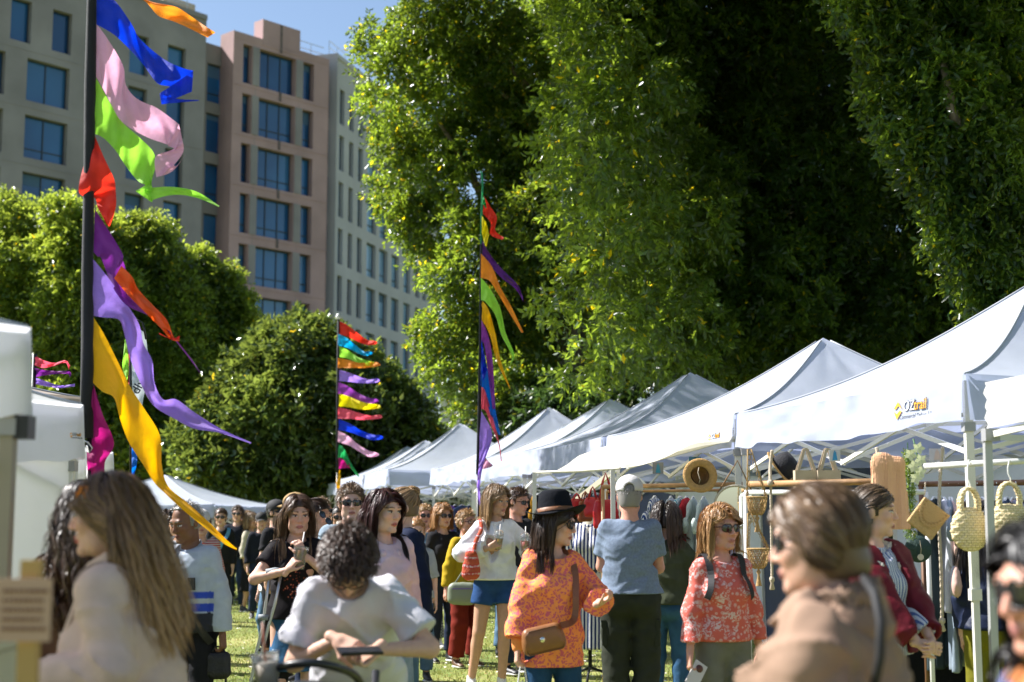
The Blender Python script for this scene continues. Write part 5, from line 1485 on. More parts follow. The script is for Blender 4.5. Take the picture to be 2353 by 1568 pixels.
def pat_print(N, L, tc):
    """dark tee with a warm dotted print over the chest"""
    v = P_(N, L, tc, 'ShaderNodeTexVoronoi', 55); r1 = ramp(N, L, v.outputs['Distance'], [(.0, (.75, .40, .30)), (.22, (.30, .06, .03)), (.42, (.012, .010, .012))])
    sp = N.new('ShaderNodeSeparateXYZ'); L.new(tc.outputs['Object'], sp.inputs[0])
    n = P_(N, L, tc, 'ShaderNodeTexNoise', 12, Detail=3.)
    def rng_(src, c, h):
        a = N.new('ShaderNodeMath'); a.operation = 'SUBTRACT'; L.new(src, a.inputs[0]); a.inputs[1].default_value = c
        b = N.new('ShaderNodeMath'); b.operation = 'ABSOLUTE'; L.new(a.outputs[0], b.inputs[0])
        d = N.new('ShaderNodeMath'); d.operation = 'DIVIDE'; L.new(b.outputs[0], d.inputs[0]); d.inputs[1].default_value = h; return d.outputs[0]
    mx_ = N.new('ShaderNodeMath'); mx_.operation = 'MAXIMUM'; L.new(rng_(sp.outputs[0], .0, .125), mx_.inputs[0]); L.new(rng_(sp.outputs[2], 1.07, .15), mx_.inputs[1])
    ad = N.new('ShaderNodeMath'); ad.operation = 'ADD'; L.new(mx_.outputs[0], ad.inputs[0]); L.new(n.outputs['Fac'], ad.inputs[1])
    yl = N.new('ShaderNodeMath'); yl.operation = 'GREATER_THAN'; L.new(sp.outputs[1], yl.inputs[0]); yl.inputs[1].default_value = 0
    ad2 = N.new('ShaderNodeMath'); ad2.operation = 'ADD'; L.new(ad.outputs[0], ad2.inputs[0]); L.new(yl.outputs[0], ad2.inputs[1])
    ms = ramp(N, L, ad2.outputs[0], [(.92, (0,)*3), (.99, (1,)*3)])
    m = N.new('ShaderNodeMix'); m.data_type = 'RGBA'; L.new(ms, m.inputs[0]); L.new(r1, m.inputs[6]); m.inputs[7].default_value = (.012, .010, .012, 1)
    return m.outputs[2]
def fab(name, c=None, pat=None, rough=.85, bump=.45, bscale=18, noise=.10, nscale=14, sheen=.0, **k):
    return mat('fabric_'+name, c, rough, pat=pat, spec=.15, bump=bump, bscale=bscale, noise=noise, nscale=nscale, sheen=sheen, **k)
def denim(name, c): return mat('denim_'+name, c, .9, spec=.15, bump=.5, bscale=22, noise=.28, nscale=9)
# ================================================================ people
HB = dict(brown=(.075, .035, .018), dark=(.022, .013, .009), black=(.010, .008, .008), blond=(.42, .25, .11), ginger=(.40, .20, .075), grey=(.34, .32, .30), redbrown=(.055, .012, .010), ash=(.22, .14, .08), white=(.6, .58, .54))
def long_hair(F_, root, c, tip=None, L=.42, n=1900, part=0., vol=.016, curl=0., seed=1, line=.058, w_=.0030, back=-.07, cp=None, extra=(), spread=0., grav=1., bias=(0, 0, 0), split=0., front=-.02, tuck=-.03):
    col = F_.torso(.022)[2:5]+[F_.neck(.005)]+F_.arm('a', .02, 0, .5)+F_.arm('b', .02, 0, .5)
    return make_hair(F_, root, HB[c], dict(line=line, back=back, front=front), [dict(n=n, length=L, part=part, vol=vol, curl=curl, seed=seed, collide=col, width=w_, line=line, spread=spread, grav=grav, bias=bias, split=split, front=front, tuck=tuck)]+list(extra), HB[tip] if tip else None)
def short_hair(F_, root, c, L=.034, n=1700, mode='back', vol=.009, line=.062, tip=None, curl=0., back=-.05, w_=.003, seed=2, curlf=60, steps=6):
    return make_hair(F_, root, HB[c], dict(line=line, back=back, e=.008), [dict(n=n, length=L, mode=mode, steps=steps, vol=vol, curl=curl, seed=seed, width=w_, line=line, curlf=curlf, grav=.5)], HB[tip] if tip else None)
def tied_hair(F_, root, c, target=(0, .115, -.01), bun=.028, L=.15, tip=None, seed=3, n=1500, tail=0., lite=None):
    ex = [ell(np.array(target)*F_.hs*1.06, np.array([bun]*3)*F_.hs, .01, F_.fh)] if bun else None
    sets = [dict(n=n, length=L, mode='tie', target=target, steps=8, vol=.010, seed=seed, width=.0032)]
    o = make_hair(F_, root, HB[c], dict(line=.060, back=-.06, e=.009, extra=ex), sets, HB[tip] if tip else None)
    if bun or tail:
        r = np.random.default_rng(seed); Fb = F_; m = 260
        Vs = []; Qs = []; tg = F_.loc(np.array(target)*1.08)
        mb = MB()
        for i in range(60 if bun else 0):
            a = r.normal(0, 1, 3); a /= np.linalg.norm(a); b = np.cross(a, r.normal(0, 1, 3)); b /= np.linalg.norm(b); R0 = bun*(.85+.35*r.random())*F_.hs
            th = r.uniform(0, 6.28); mb.tube([tg+R0*(a*math.cos(th+t)+b*math.sin(th+t)) for t in np.linspace(0, 3.2, 9)], .0022, 4)
        for i in range(int(tail*400)):
            d = r.normal(0, .018, 3); ln = tail*(.7+.4*r.random()); pts = []
            for t in np.linspace(0, 1, 9): pts.append(tg+d*min(1, t*3)*(1+t)+np.array([0, .03*t, -ln*t])+F_.Rh @ np.array([0, .04*math.sin(t*2), 0]))
            mb.tube(pts, [.003]*7+[.002, .0005], 3)
        me = mb.mesh('hair_bun' if bun else 'ponytail', True)
        a_ = me.color_attributes.new('Col', 'FLOAT_COLOR', 'POINT'); cc = np.ones((len(me.vertices), 4), dtype=np.float32); cc[:, :3] = np.array(HB[tip or c])*np.repeat(.6+.8*r.random(len(me.vertices)//9+1), 9)[:len(me.vertices), None]; a_.data.foreach_set('color', cc.ravel())
        link('hair_bun' if bun else 'ponytail', me, mat('hair', None, .42, vcol=True), root)
    return o
def collar2(F_, r_, m, w_=0.):
    cl_ = poly([cap(F_.t((0, .02, .455)), F_.t((0, .035, .565)), .115+w_, .092+w_, .01)], .008, [carve(cap(F_.t((0, .02, .45)), F_.t((0, .035, .62)), .100+w_, .080+w_, .01)), plane(F_.t((0, .03, .560)), F_.T @ np.array([0, -.25, 1.])), carve(cap(F_.t((0, -.15, .60)), F_.t((0, -.12, .44)), .05, .02, .01))], wrinkle(8, .006))
    link('shirt_collar', np_mesh('shirt_collar', *cl_), m, r_)
    cl_ = poly([cap(F_.t((0, .03, .48)), F_.t((0, .035, .525)), .128+w_, .108+w_, .01)], .008, [carve(cap(F_.t((0, .02, .44)), F_.t((0, .035, .62)), .118+w_, .092+w_, .01)), carve(cap(F_.t((0, -.17, .60)), F_.t((0, -.14, .42)), .075, .05, .01))], wrinkle(9, .006))
    link('collar_fold', np_mesh('collar_fold', *cl_), m, r_)
W_sneak = mat('white_sneaker', (.68, .66, .63), .6, bump=.3, bscale=40); B_shoe = mat('dark_shoe', (.02, .02, .022), .5); Br_shoe = mat('brown_shoe', (.12, .06, .03), .5)
def hang(sg, x=.06, y=-.04, z=-.075, **k): return dict(w=(sg*(.21+x), y, z), **k)

# --- foreground left pair
F_, r_ = person('laughing woman in pale tan blazer with long brown blond hair holding a cup, bottom left', 345, 1136, 4.25, -92, H=1.60, fem=True, b=1.05, lean=14, head=(4, 3, 0),
    arms=dict(b=dict(W=(.15, -.25, 1.03), pole=(.35, .9, -.5), h=(-.25, -.85, .25), n=(-.9, .1, .2), curl=42), a=dict(W=(-.03, -.29, 1.03), pole=(-.4, .6, -.6), h=(.4, -.8, .2), n=(.9, .2, .2), curl=42)))
body_mesh(F_, r_, 'fair', lips=(.50, .08, .08)); blz = fab('tan_blazer', (.60, .445, .365), bump=.3, bscale=9)
top(F_, r_, blz, 'blazer', sleeve=.985, hem=.02, e=.022, loose=.022, seed=5, cell=.010, amp=.016, sl_loose=.012, open_=(.03, .05), collar=.03)
trousers(F_, r_, fab('black_trousers', (.012, .012, .014)), e=.012)
long_hair(F_, r_, 'brown', 'blond', L=.42, n=3200, tuck=.03, vol=.008, seed=4, w_=.0028, curl=.004, spread=.05, bias=(0, .03, 0), split=.085, front=.02)
mb = MB()
for k in range(6):
    a = k*1.05; mb.lathe([(0, 0), (.009, .003), (.014, .007), (.010, .010)], 8, F_.loc((.066+.004*math.cos(a), -.048+.014*math.cos(a), .060+.014*math.sin(a))), Ry(R(70)) @ Rx(a*.4))
mb.build('flower_clip', mat('orange_flower', (.85, .25, .02), .6), r_, True)
collar2(F_, r_, blz, -.012)
lp_ = fab('blazer_seam', (.36, .27, .235), bump=.3)  # darker tan for the sleeve seams
for sg in (-1, 1):
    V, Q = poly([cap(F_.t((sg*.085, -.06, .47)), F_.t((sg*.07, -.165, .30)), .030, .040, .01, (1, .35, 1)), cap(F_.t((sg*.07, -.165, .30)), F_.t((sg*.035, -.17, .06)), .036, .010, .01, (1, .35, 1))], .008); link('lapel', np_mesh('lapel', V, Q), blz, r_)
d_ = F_.wr['b']-F_.el['b']; d_ /= np.linalg.norm(d_); V, Q = poly([cap(F_.wr['b']-d_*.035, F_.wr['b']-d_*.01, .048, .05, .01)], .007, [carve(cap(F_.wr['b'], F_.wr['b']+d_*.1, .036, None, .01))]); link('cuff', np_mesh('cuff', V, Q), blz, r_)
for q in 'ab':
    c0 = F_.sh[q]; n_ = F_.T @ np.array([1 if q == 'b' else -1, 0, 0]); a1 = F_.T @ np.array([0, 1., 0]); a2 = F_.T @ np.array([0, 0, 1.])
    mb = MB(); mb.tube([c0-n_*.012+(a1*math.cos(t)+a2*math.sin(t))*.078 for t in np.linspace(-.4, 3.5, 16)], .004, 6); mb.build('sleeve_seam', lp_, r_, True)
FIG_A, ROOT_A = F_, r_
F_, r_ = person('curly haired woman in dark brown coat standing behind the laughing woman in the tan blazer', 212, 1124, 4.95, -150, H=1.57, fem=True, b=.95, lean=2, head=(10, -2, 0))
body_mesh(F_, r_, 'fair')
top(F_, r_, fab('brown_coat', (.105, .050, .026), rough=.5, bump=.3, bscale=10), 'coat', sleeve=.98, hem=-.3, e=.025, loose=.03, seed=6, amp=.012, collar=.03)
trousers(F_, r_, fab('black_trousers', (.012, .012, .014)))
long_hair(F_, r_, 'dark', 'brown', L=.40, n=1700, vol=.02, curl=.012, seed=6, w_=.004, spread=.10)

# --- older man with camera bag
F_, r_ = person('older man in light blue grey sweater with blue stripes and black cross strap, looking down', 447, 1186, 9.0, -22, H=1.56, fem=False, b=1.08, lean=5, head=(-14, 16, 0),
    arms=dict(b=hang(1, .05, -.02, -.09, curl=55), a=hang(-1, .03)))
body_mesh(F_, r_, 'brown', lips=(.16, .05, .04), brow=(.10, .09, .08))
def c_sweater(V, G):
    z = V[:, 2]; c = np.tile(np.array([.40, .45, .53]), (len(V), 1)); sl = np.abs(((V-G.o) @ G.T)[:, 0]) > .205
    q = (z-.045*0)
    bl = ~sl & (((q > .985) & (q < 1.03)) | ((q > .905) & (q < .955))); c[bl] = (.02, .06, .45); c[~sl & (q < .90)] = (.02, .022, .03); return c
top(F_, r_, mat('fabric_sweater', None, .9, vcol=True, bump=.4, bscale=25, noise=.08, sheen=.2), 'sweater', sleeve=.985, hem=-.06, e=.022, loose=.03, seed=11, amp=.008, sl_loose=.02, color=c_sweater, collar=.02, cell=.010)
trousers(F_, r_, fab('black_trousers', (.012, .012, .014))); shoes(F_, r_, B_shoe)
short_hair(F_, r_, 'grey', L=.03, n=750, line=.098, back=-.045, vol=.006)
strap(F_, r_, mat('black_webbing', (.012, .012, .014), .7), [F_.t((-.10, .03, .50)), F_.t((-.085, -.12, .40)), F_.t((.02, -.16, .20)), F_.t((.13, -.14, .02)), F_.t((.18, -.05, -.12))], .045, prims=F_.torso(.085))
ph = MB(); ph.box(F_.t((.11, -.150, .27)), (.045, .014, .075), F_.T); ph.build('pocket_phone', B_shoe, r_)
FIG_OLD, ROOT_OLD = F_, r_

# --- woman with crutch
F_, r_ = person('young woman in black printed T-shirt and denim skirt sipping iced coffee, leaning on a crutch', 683, 1160, 9.2, 8, H=1.61, fem=True, b=.96, head=(10, 8, 0),
    arms=dict(a=dict(w=(-.055, -.25, .30), pole=(-1, .2, -.5), h=(.55, -.15, .75), n=(.55, .5, -.2), curl=48), b=dict(w=(.055, -.24, .40), pole=(.9, .2, -.8), h=(-.45, -.05, .9), n=(-.5, .6, 0), curl=45)))
body_mesh(F_, r_, 'fair')
top(F_, r_, fab('print_tee', pat=pat_print, noise=0), 'tee', sleeve=.30, hem=-.03, e=.016, loose=.028, seed=12, amp=.007, cell=.009, sl_loose=.022)
skirt(F_, r_, denim('skirt_blue', (.035, .11, .22)), hemz=.52, r1=.185, amp=.004)
pr = [cap(F_.kn['a']+(0, 0, .09), F_.an['a'], .066, .055, .02)]; V, Q = poly(pr, .012, [], wrinkle(4, .006)); link('knee_brace', np_mesh('knee_brace', V, Q), fab('brace_black', (.012, .012, .014)), r_)
shoes(F_, r_, B_shoe)
long_hair(F_, r_, 'brown', 'ash', L=.42, n=2600, seed=13, vol=.010, split=.08)
FIG_CR, ROOT_CR = F_, r_
# --- woman with bun holding her glasses
F_, r_ = person('woman with dark hair in a bun and olive jacket lifting her glasses to her mouth', 727, 1150, 10.5, 55, fem=True, topoff=.01, head=(10, 4, 0),
    arms=dict(a=dict(w=(.04, -.32, .40), pole=(-.6, .2, -.8), h=(.1, -.5, .8), n=(.2, .5, .3), curl=50)))
body_mesh(F_, r_, 'tan'); top(F_, r_, fab('olive_jacket', (.035, .030, .018)), 'jacket', sleeve=.97, hem=-.05, e=.022, loose=.02, seed=14, amp=.009, open_=(.03, .04), collar=.03)
trousers(F_, r_, denim('dark', (.02, .03, .06))); shoes(F_, r_, B_shoe); tied_hair(F_, r_, 'dark', (0, .10, .055), .030, tip='brown')
FIG_G, ROOT_G = F_, r_
# --- sunglasses man
F_, r_ = person('young man with dark sunglasses in pale denim jacket with cream fleece collar', 806, 1114, 10.3, 6, fem=False, topoff=.015, head=(6, 0, 0), b=.98)
body_mesh(F_, r_, 'pale', brow=(.16, .08, .04)); top(F_, r_, fab('navy_tee', (.012, .014, .022)), 'tee', sleeve=.3, e=.010, seed=3)
top(F_, r_, denim('pale_jacket', (.26, .33, .40)), 'jacket', sleeve=.97, hem=0., e=.030, loose=.015, seed=15, amp=.008, open_=(.045, .06))
def fleece(F_, root):
    k = F_.k; pr = []
    for sg in (-1, 1):
        pts = [F_.t((sg*.015, .085, .505)), F_.t((sg*.075, .05, .515)), F_.t((sg*.095, -.03, .48)), F_.t((sg*.085, -.105, .39)), F_.t((sg*.072, -.135, .27))]
        for i in range(4): pr.append(cap(pts[i], pts[i+1], .026, .024, .02))
    V, Q = poly(pr, .007, [], lambda X: .004*np.sin(X[..., 0]*190+3*np.sin(X[..., 2]*90))*np.sin(X[..., 2]*200)+.003*np.sin(X[..., 1]*260))
    return link('fleece_collar', np_mesh('fleece_collar', V, Q), mat('fleece', (.62, .56, .47), .95, bump=.8, bscale=90, sheen=.3), root)
fleece(F_, r_); trousers(F_, r_, denim('dark', (.02, .03, .06))); shoes(F_, r_, W_sneak)
short_hair(F_, r_, 'ash', L=.036, n=2000, vol=.012, tip='brown'); glasses(F_, r_, w_=.029, hgt=.020)
# --- dark red hair woman, pink hoodie
F_, r_ = person('young woman with long dark red hair in pale pink hoodie and loose jeans', 878, 1127, 8.3, 32, fem=True, topoff=.012, head=(16, 4, 0), b=1.0, lean=2)
body_mesh(F_, r_, 'pale', brow=(.035, .015, .01), lips=(.50, .16, .15)); 
top(F_, r_, fab('pink_hoodie', (.60, .47, .55), bump=.35, bscale=30), 'hoodie', sleeve=.985, hem=-.13, e=.026, loose=.035, seed=16, amp=.011, sl_loose=.026, cell=.010)
hd_ = [cap(F_.t((-.09, .07, .47)), F_.t((.09, .07, .47)), .035, None, .03), cap(F_.t((-.085, .0, .475)), F_.t((-.05, -.10, .42)), .026, None, .02), cap(F_.t((.085, .0, .475)), F_.t((.05, -.10, .42)), .026, None, .02)]
V, Q = poly(hd_, .009, [], wrinkle(2, .005)); link('hood', np_mesh('hood', V, Q), _m['fabric_pink_hoodie'], r_)
trousers(F_, r_, denim('light_wide', (.20, .29, .38)), loose=.05, e=.018); shoes(F_, r_, W_sneak)
long_hair(F_, r_, 'redbrown', 'black', L=.46, n=3800, part=-.01, seed=17, vol=.012, w_=.0028, split=.08)
mb = MB()
for sg in (-1, 1): mb.tube([F_.loc((sg*.078, .006+.012*math.cos(a), -.044+.012*math.sin(a))) for a in np.linspace(0, 6.3, 14)], .0013, 4)
mb.build('earring', mat('gold', (.8, .5, .15), .25, metal=1), r_)
# --- bun blond, navy
F_, r_ = person('woman with messy blond bun in loose navy hooded jacket and jeans behind the pink hoodie', 926, 1134, 9.6, -62, fem=True, topoff=-.02, head=(-10, 4, 0), b=1.1, arms=dict(b=hang(1, .07, .0, -.07)))
body_mesh(F_, r_, 'pale'); top(F_, r_, fab('navy_hoodie', (.010, .016, .042)), 'jacket', sleeve=.985, hem=-.18, e=.030, loose=.05, seed=18, amp=.012, sl_loose=.03)
V, Q = poly([cap(F_.t((-.08, .08, .46)), F_.t((.08, .08, .46)), .045, None, .03), cap(F_.t((.09, .0, .46)), F_.t((.05, -.08, .42)), .028, None, .02)], .011, [], wrinkle(5, .006)); link('hood', np_mesh('hood', V, Q), _m['fabric_navy_hoodie'], r_)
trousers(F_, r_, denim('mid', (.10, .18, .28)), loose=.035); shoes(F_, r_, W_sneak); tied_hair(F_, r_, 'ash', (0, .075, .085), .042, tip='blond', seed=5)

# --- man in white tee bent over the pram
F_, r_ = person('man with dark curly hair in white T-shirt bent over a phone and black pram', 826, 1217, 5.75, 0, H=1.63, fem=False, b=.94, lean=42, head=(4, 66, 0),
    arms=dict(a=dict(W=(-.035, -.42, 1.03), pole=(-.8, .5, -.5), h=(.75, -.55, .1), n=(.3, .1, -.9), curl=48), b=dict(W=(.12, -.50, 1.00), pole=(.9, .5, -.5), h=(-.55, -.75, .1), n=(-.2, .0, .95), curl=38)))
body_mesh(F_, r_, 'fair', det=.9, beard=(.10, .06, .045), brow=(.03, .02, .015))
def c_tee(V, G):
    c = np.tile(np.array([.66, .645, .70]), (len(V), 1)); p = (V-G.o) @ G.T; x, z = p[:, 0], p[:, 2]; fr_ = p[:, 1] < -.03
    def blob(cx, cz, rx, rz, col): c[fr_ & ((((x-cx)/rx)**2+((z-cz)/rz)**2) < 1)] = col
    blob(.015, .215, .030, .011, (.10, .30, .42)); blob(.035, .245, .016, .008, (.75, .30, .28)); blob(.0, .185, .035, .006, (.12, .15, .25)); blob(.005, .168, .012, .012, (.10, .10, .16)); blob(-.022, .170, .008, .010, (.10, .10, .16)); return c
top(F_, r_, mat('fabric_white_tee', None, .9, vcol=True, bump=.8, bscale=11, trans=.12), 'tee', sleeve=.40, hem=-.12, e=.016, loose=.028, seed=19, amp=.019, cell=.0085, sl_loose=.03, color=c_tee)
trousers(F_, r_, fab('grey_shorts', (.05, .05, .06))); shoes(F_, r_, B_shoe)
short_hair(F_, r_, 'dark', L=.042, n=4200, mode='back', vol=.012, curl=.0022, curlf=120, tip='brown', w_=.0026, steps=9, back=-.045)
glasses(F_, r_, name='eyeglasses', clear=True, hgt=.017)
FIG_L, ROOT_L = F_, r_

# --- mid distance people between the stalls
def simple(label, px, py, d, yaw, topm, botm, tone='fair', hair=('short', 'brown'), fem=True, det=1.5, sleeve=.9, sun=False, H=None, b=1., head=(0, 0, 0), shoe=None, sk=None, f1=.96, capm=None, hem=-.03, arms=None, legs=None, loose=.02, ts=1, name='shirt', beard=None, tl=.018, cback=False):
    F_, r_ = person(label, px, py, d, yaw, H=H, fem=fem, topoff=.015, b=b, head=head, arms=arms, legs=legs)
    body_mesh(F_, r_, tone, det=det, beard=beard)
    top(F_, r_, topm, name, sleeve=sleeve, hem=hem, e=.016, loose=loose, seed=int(px), cell=.010*det, amp=.008)
    if sk: skirt(F_, r_, botm, hemz=sk, cell=.018)
    else: trousers(F_, r_, botm, f1=f1, cell=.013*det, loose=tl, name='trousers' if f1 > .6 else 'shorts')
    shoes(F_, r_, shoe or B_shoe, det=det)
    kd, cl = hair[0], hair[1]
    if kd == 'short': short_hair(F_, r_, cl, n=800, w_=.005, L=.034)
    elif kd == 'crop': short_hair(F_, r_, cl, n=500, w_=.005, L=.02, vol=.006)
    elif kd == 'bob': long_hair(F_, r_, cl, hair[2] if len(hair) > 2 else None, L=.24, n=1100, w_=.005, vol=.02, seed=int(py))
    elif kd == 'long': long_hair(F_, r_, cl, hair[2] if len(hair) > 2 else None, L=.42, n=1200, w_=.005, vol=.018, seed=int(py))
    elif kd == 'bun': tied_hair(F_, r_, cl, n=700)
    elif kd == 'tail': tied_hair(F_, r_, cl, (0, .11, .02), 0, n=700, tail=.3)
    if sun: glasses(F_, r_)
    if capm: baseball_cap(F_, r_, capm, back=cback)
    return F_, r_
blk = fab('black_top', (.015, .015, .018)); blkt = fab('black_trousers', (.012, .012, .014)); djean = denim('dark', (.02, .03, .06)); mjean = denim('mid', (.10, .18, .28))
wht = fab('white_shirt', (.70, .70, .72)); navy = fab('navy_tee', (.012, .014, .022))
# woman in white shirt
F_, r_ = person('young woman in loose white shirt and denim shorts holding an amber iced drink', 1138, 1115, 12.5, 12, fem=True, topoff=.012, head=(32, 6, 0), b=.95,
    arms=dict(a=dict(w=(-.10, -.20, .27), pole=(-1, .3, -.6), h=(.6, -.45, .35), n=(.55, .3, .2), curl=48), b=dict(w=(.23, -.18, .24), pole=(.7, .6, -.5), h=(.1, -.7, .5), n=(-.8, -.1, 0), curl=48)),
    legs=dict(a=dict(f=(-.20, .02, .0), yaw=-10), b=dict(f=(.045, -.10, 0), yaw=5)))
body_mesh(F_, r_, 'tan'); top(F_, r_, wht, 'shirt', sleeve=.93, hem=-.0, e=.020, loose=.04, seed=21, amp=.011, sl_loose=.026, vneck=.10, collar=.02, cell=.010)
trousers(F_, r_, denim('shorts_blue', (.02, .06, .17)), name='shorts', f1=.22, e=.014, loose=.02); shoes(F_, r_, W_sneak)
long_hair(F_, r_, 'ash', 'blond', L=.30, n=2200, seed=22, vol=.020, part=.012)
FIG_Q, ROOT_Q = F_, r_
F_, r_ = person('woman in orange and pink leopard sweater, black hat and blue jeans', 1268, 1164, 8.0, 12, H=1.55, fem=True, b=.92, head=(60, 8, 4),
    arms=dict(a=dict(w=(-.235, -.07, -.10), curl=50), b=dict(W=(.20, -.26, 1.02), pole=(.6, .8, -.6), h=(.5, -.6, .35), n=(-.3, -.2, .9), curl=[45, 50, 55, 60, 30])))
body_mesh(F_, r_, 'fair')
top(F_, r_, fab('leopard_sweater', pat=pat_leopard, noise=.05, bump=.3, bscale=40), 'sweater', sleeve=.89, hem=-.19, e=.020, loose=.032, flare=.0, seed=23, amp=.013, sl_loose=.036, neck=.12, neckz=.465, cell=.009)
cf = mat('fabric_orange_cuff', (.85, .30, .08), .9)
for q in 'a':
    A_ = F_.wr[q]*.97+F_.el[q]*.03; B_ = F_.wr[q]*.84+F_.el[q]*.16; V, Q = poly([cap(A_, B_, .034, .042, .01)], .007); link('cuff', np_mesh('cuff', V, Q), cf, r_)
trousers(F_, r_, denim('blue', (.018, .06, .13)), e=.010); shoes(F_, r_, B_shoe)
long_hair(F_, r_, 'dark', 'brown', L=.34, n=2600, seed=24, vol=.010, spread=.03, bias=(0, .05, 0), front=.0, tuck=-.02)
glasses(F_, r_, w_=.028, hgt=.023)
# hat
felt = mat('black_felt', (.008, .009, .013), .95, spec=.15, bump=.3, bscale=70)
Rt = F_.Rh @ Rx(R(-14)) @ Ry(R(0)); hc_ = F_.loc((0, .022, .062))
prof = [(r_x*1.1, z_x*1.15) for r_x, z_x in [(0, .098), (.035, .108), (.062, .106), (.078, .092), (.084, .06), (.090, .02), (.094, .0), (.100, -.004), (.125, -.004), (.150, .0), (.158, .002), (.150, -.004), (.120, -.010), (.098, -.010), (.090, .0)]]
mb = MB(); mb.lathe(prof, 40, hc_, Rt, ez=lambda a, r: (.016*max(0, (r-.09)/.06)*math.cos(2*a)*-1 - (.016*math.exp(-(math.sin(a)/.35)**2) if r < .06 else 0)) if r > 0 else -.016)
ho = mb.build('hat', felt, r_, True)
mb = MB(); mb.lathe([(.105, .002), (.1045, .022), (.1022, .023), (.103, .002)], 40, hc_, Rt); mb.build('hat_band', mat('tan_leather', (.22, .085, .03), .5, bump=.3, bscale=40), ho, True)
FIG_S, ROOT_S = F_, r_
# cap man
F_, r_ = person('man seen from behind in grey blue T-shirt, white cap and dark green cargo trousers', 1446, 1103, 10.2, 176, H=1.755, fem=False, b=1.12, head=(0, 3, 0), arms=dict(a=dict(w=(.02, -.20, .20), pole=(-1, .3, -.8)), b=dict(w=(-.02, -.22, .22), pole=(1, .3, -.8))))
body_mesh(F_, r_, 'ruddy'); top(F_, r_, fab('greyblue_tee', (.17, .215, .29), noise=.14, nscale=60), 'tee', sleeve=.36, hem=.0, e=.016, loose=.03, seed=25, amp=.010, cell=.009, sl_loose=.022)
trousers(F_, r_, fab('cargo_green', (.030, .034, .024)), loose=.035, e=.016, amp=.010)
for q, sg in (('a', -1), ('b', 1)):
    mb = MB(); c_ = F_.hips[q]*.42+F_.kn[q]*.58+np.array([sg*.080, .02, 0]); mb.box(c_, (.035, .13, .17)); mb.box(c_+np.array([sg*.008, 0, .065]), (.032, .135, .05)); mb.build('cargo_pocket', _m['fabric_cargo_green'], r_)
shoes(F_, r_, B_shoe); short_hair(F_, r_, 'grey', L=.015, n=900, vol=.002, tip='dark', back=-.075); baseball_cap(F_, r_, mat('white_cap', (.58, .56, .55), .85, bump=.3, bscale=60), gap=True)
# olive shirt woman
F_, r_ = person('woman with dark brown hair in olive green shirt and blue jeans, beside the capped man', 1530, 1160, 11.0, 158, fem=True, topoff=.012, head=(8, 10, 0), b=1.02, arms=dict(a=dict(w=(-.12, -.22, .12), pole=(-1, .4, -.6))))
body_mesh(F_, r_, 'fair'); top(F_, r_, fab('olive_shirt', (.050, .058, .034)), 'shirt', sleeve=.97, hem=-.02, e=.020, loose=.035, seed=26, amp=.012, sl_loose=.028)
trousers(F_, r_, denim('jeans_blue', (.03, .085, .17)), e=.010); shoes(F_, r_, B_shoe); long_hair(F_, r_, 'dark', 'brown', L=.27, n=2200, seed=27, vol=.028)
# coral blouse woman
F_, r_ = person('woman with shoulder length ginger blond hair, tortoiseshell sunglasses and coral floral blouse', 1655, 1167, 7.8, 12, fem=True, topoff=.014, b=.92, head=(20, 0, 0), arms=dict(a=dict(w=(-.245, -.10, -.07), curl=60), b=hang(1, .05, .05)))
body_mesh(F_, r_, 'ruddy', lips=(.45, .17, .15), brow=(.30, .18, .11))
top(F_, r_, fab('floral_blouse', pat=pat_floral, noise=0, bump=.3, bscale=12), 'blouse', sleeve=.95, hem=-.0, e=.014, loose=.018, flare=-.005, seed=28, amp=.009, sl_loose=.016, cell=.009)
trousers(F_, r_, fab('khaki_grey', (.16, .155, .125)), loose=.03); shoes(F_, r_, Br_shoe); long_hair(F_, r_, 'ginger', 'blond', L=.21, n=2800, seed=29, vol=.016, part=-.02, split=.05)
glasses(F_, r_, rimm=mat('tortoise', (.05, .015, .01), .2), w_=.029, hgt=.021)
for sg in (-1, 1):
    strap(F_, r_, _m['black_webbing'], [F_.t((sg*.10, .10, .38)), F_.t((sg*.108, .05, .50)), F_.t((sg*.105, -.08, .45)), F_.t((sg*.115, -.14, .33)), F_.t((sg*.12, -.12, .27))], .036, 'backpack_strap', prims=F_.torso(.034))
FIG_W, ROOT_W = F_, r_
# foreground right
F_, r_ = person('large blurred woman in brown short sleeved top and sunglasses, facing left in the right foreground', 1900, 1098, 3.2, -114, H=1.525, fem=True, b=1.5, lean=2, headscale=.96, head=(8, 6, 0))
body_mesh(F_, r_, 'fair'); top(F_, r_, fab('brown_top', (.29, .19, .135), bump=.3, bscale=8), 'top', sleeve=.44, hem=-.1, e=.026, loose=.05, seed=30, amp=.026, sl_loose=.07, collar=.05, cell=.010, neck=.08, neckz=.485)
trousers(F_, r_, djean); glasses(F_, r_, w_=.028, hgt=.022)
collar2(F_, r_, _m['fabric_brown_top'])
ri = lambda p: tuple(Rz(-r_.rotation_euler[2]) @ (np.array(p)-np.array(r_.location)))
mb = MB(); mb.tube([ri(P(x, y, d)) for x, y, d in ((1985, 1330, 3.08), (2010, 1365, 3.0), (2024, 1430, 2.95), (2022, 1510, 2.95), (2005, 1600, 2.97))], .010, 8, sx=1.); mb.build('bag_strap', _m['black_webbing'], r_, True)
make_hair(F_, r_, np.array(HB['ash'])*.9, dict(line=.060, back=-.09, e=.010, extra=[ell(np.array((0, .075, -.06))*F_.hs, np.array([.045]*3)*F_.hs, .03, F_.fh)]), [dict(n=3600, length=.20, mode='tie', target=(0, .095, -.085), steps=10, vol=.016, seed=9, width=.0034, cap_e=.011)], np.array(HB['brown'])*.8)
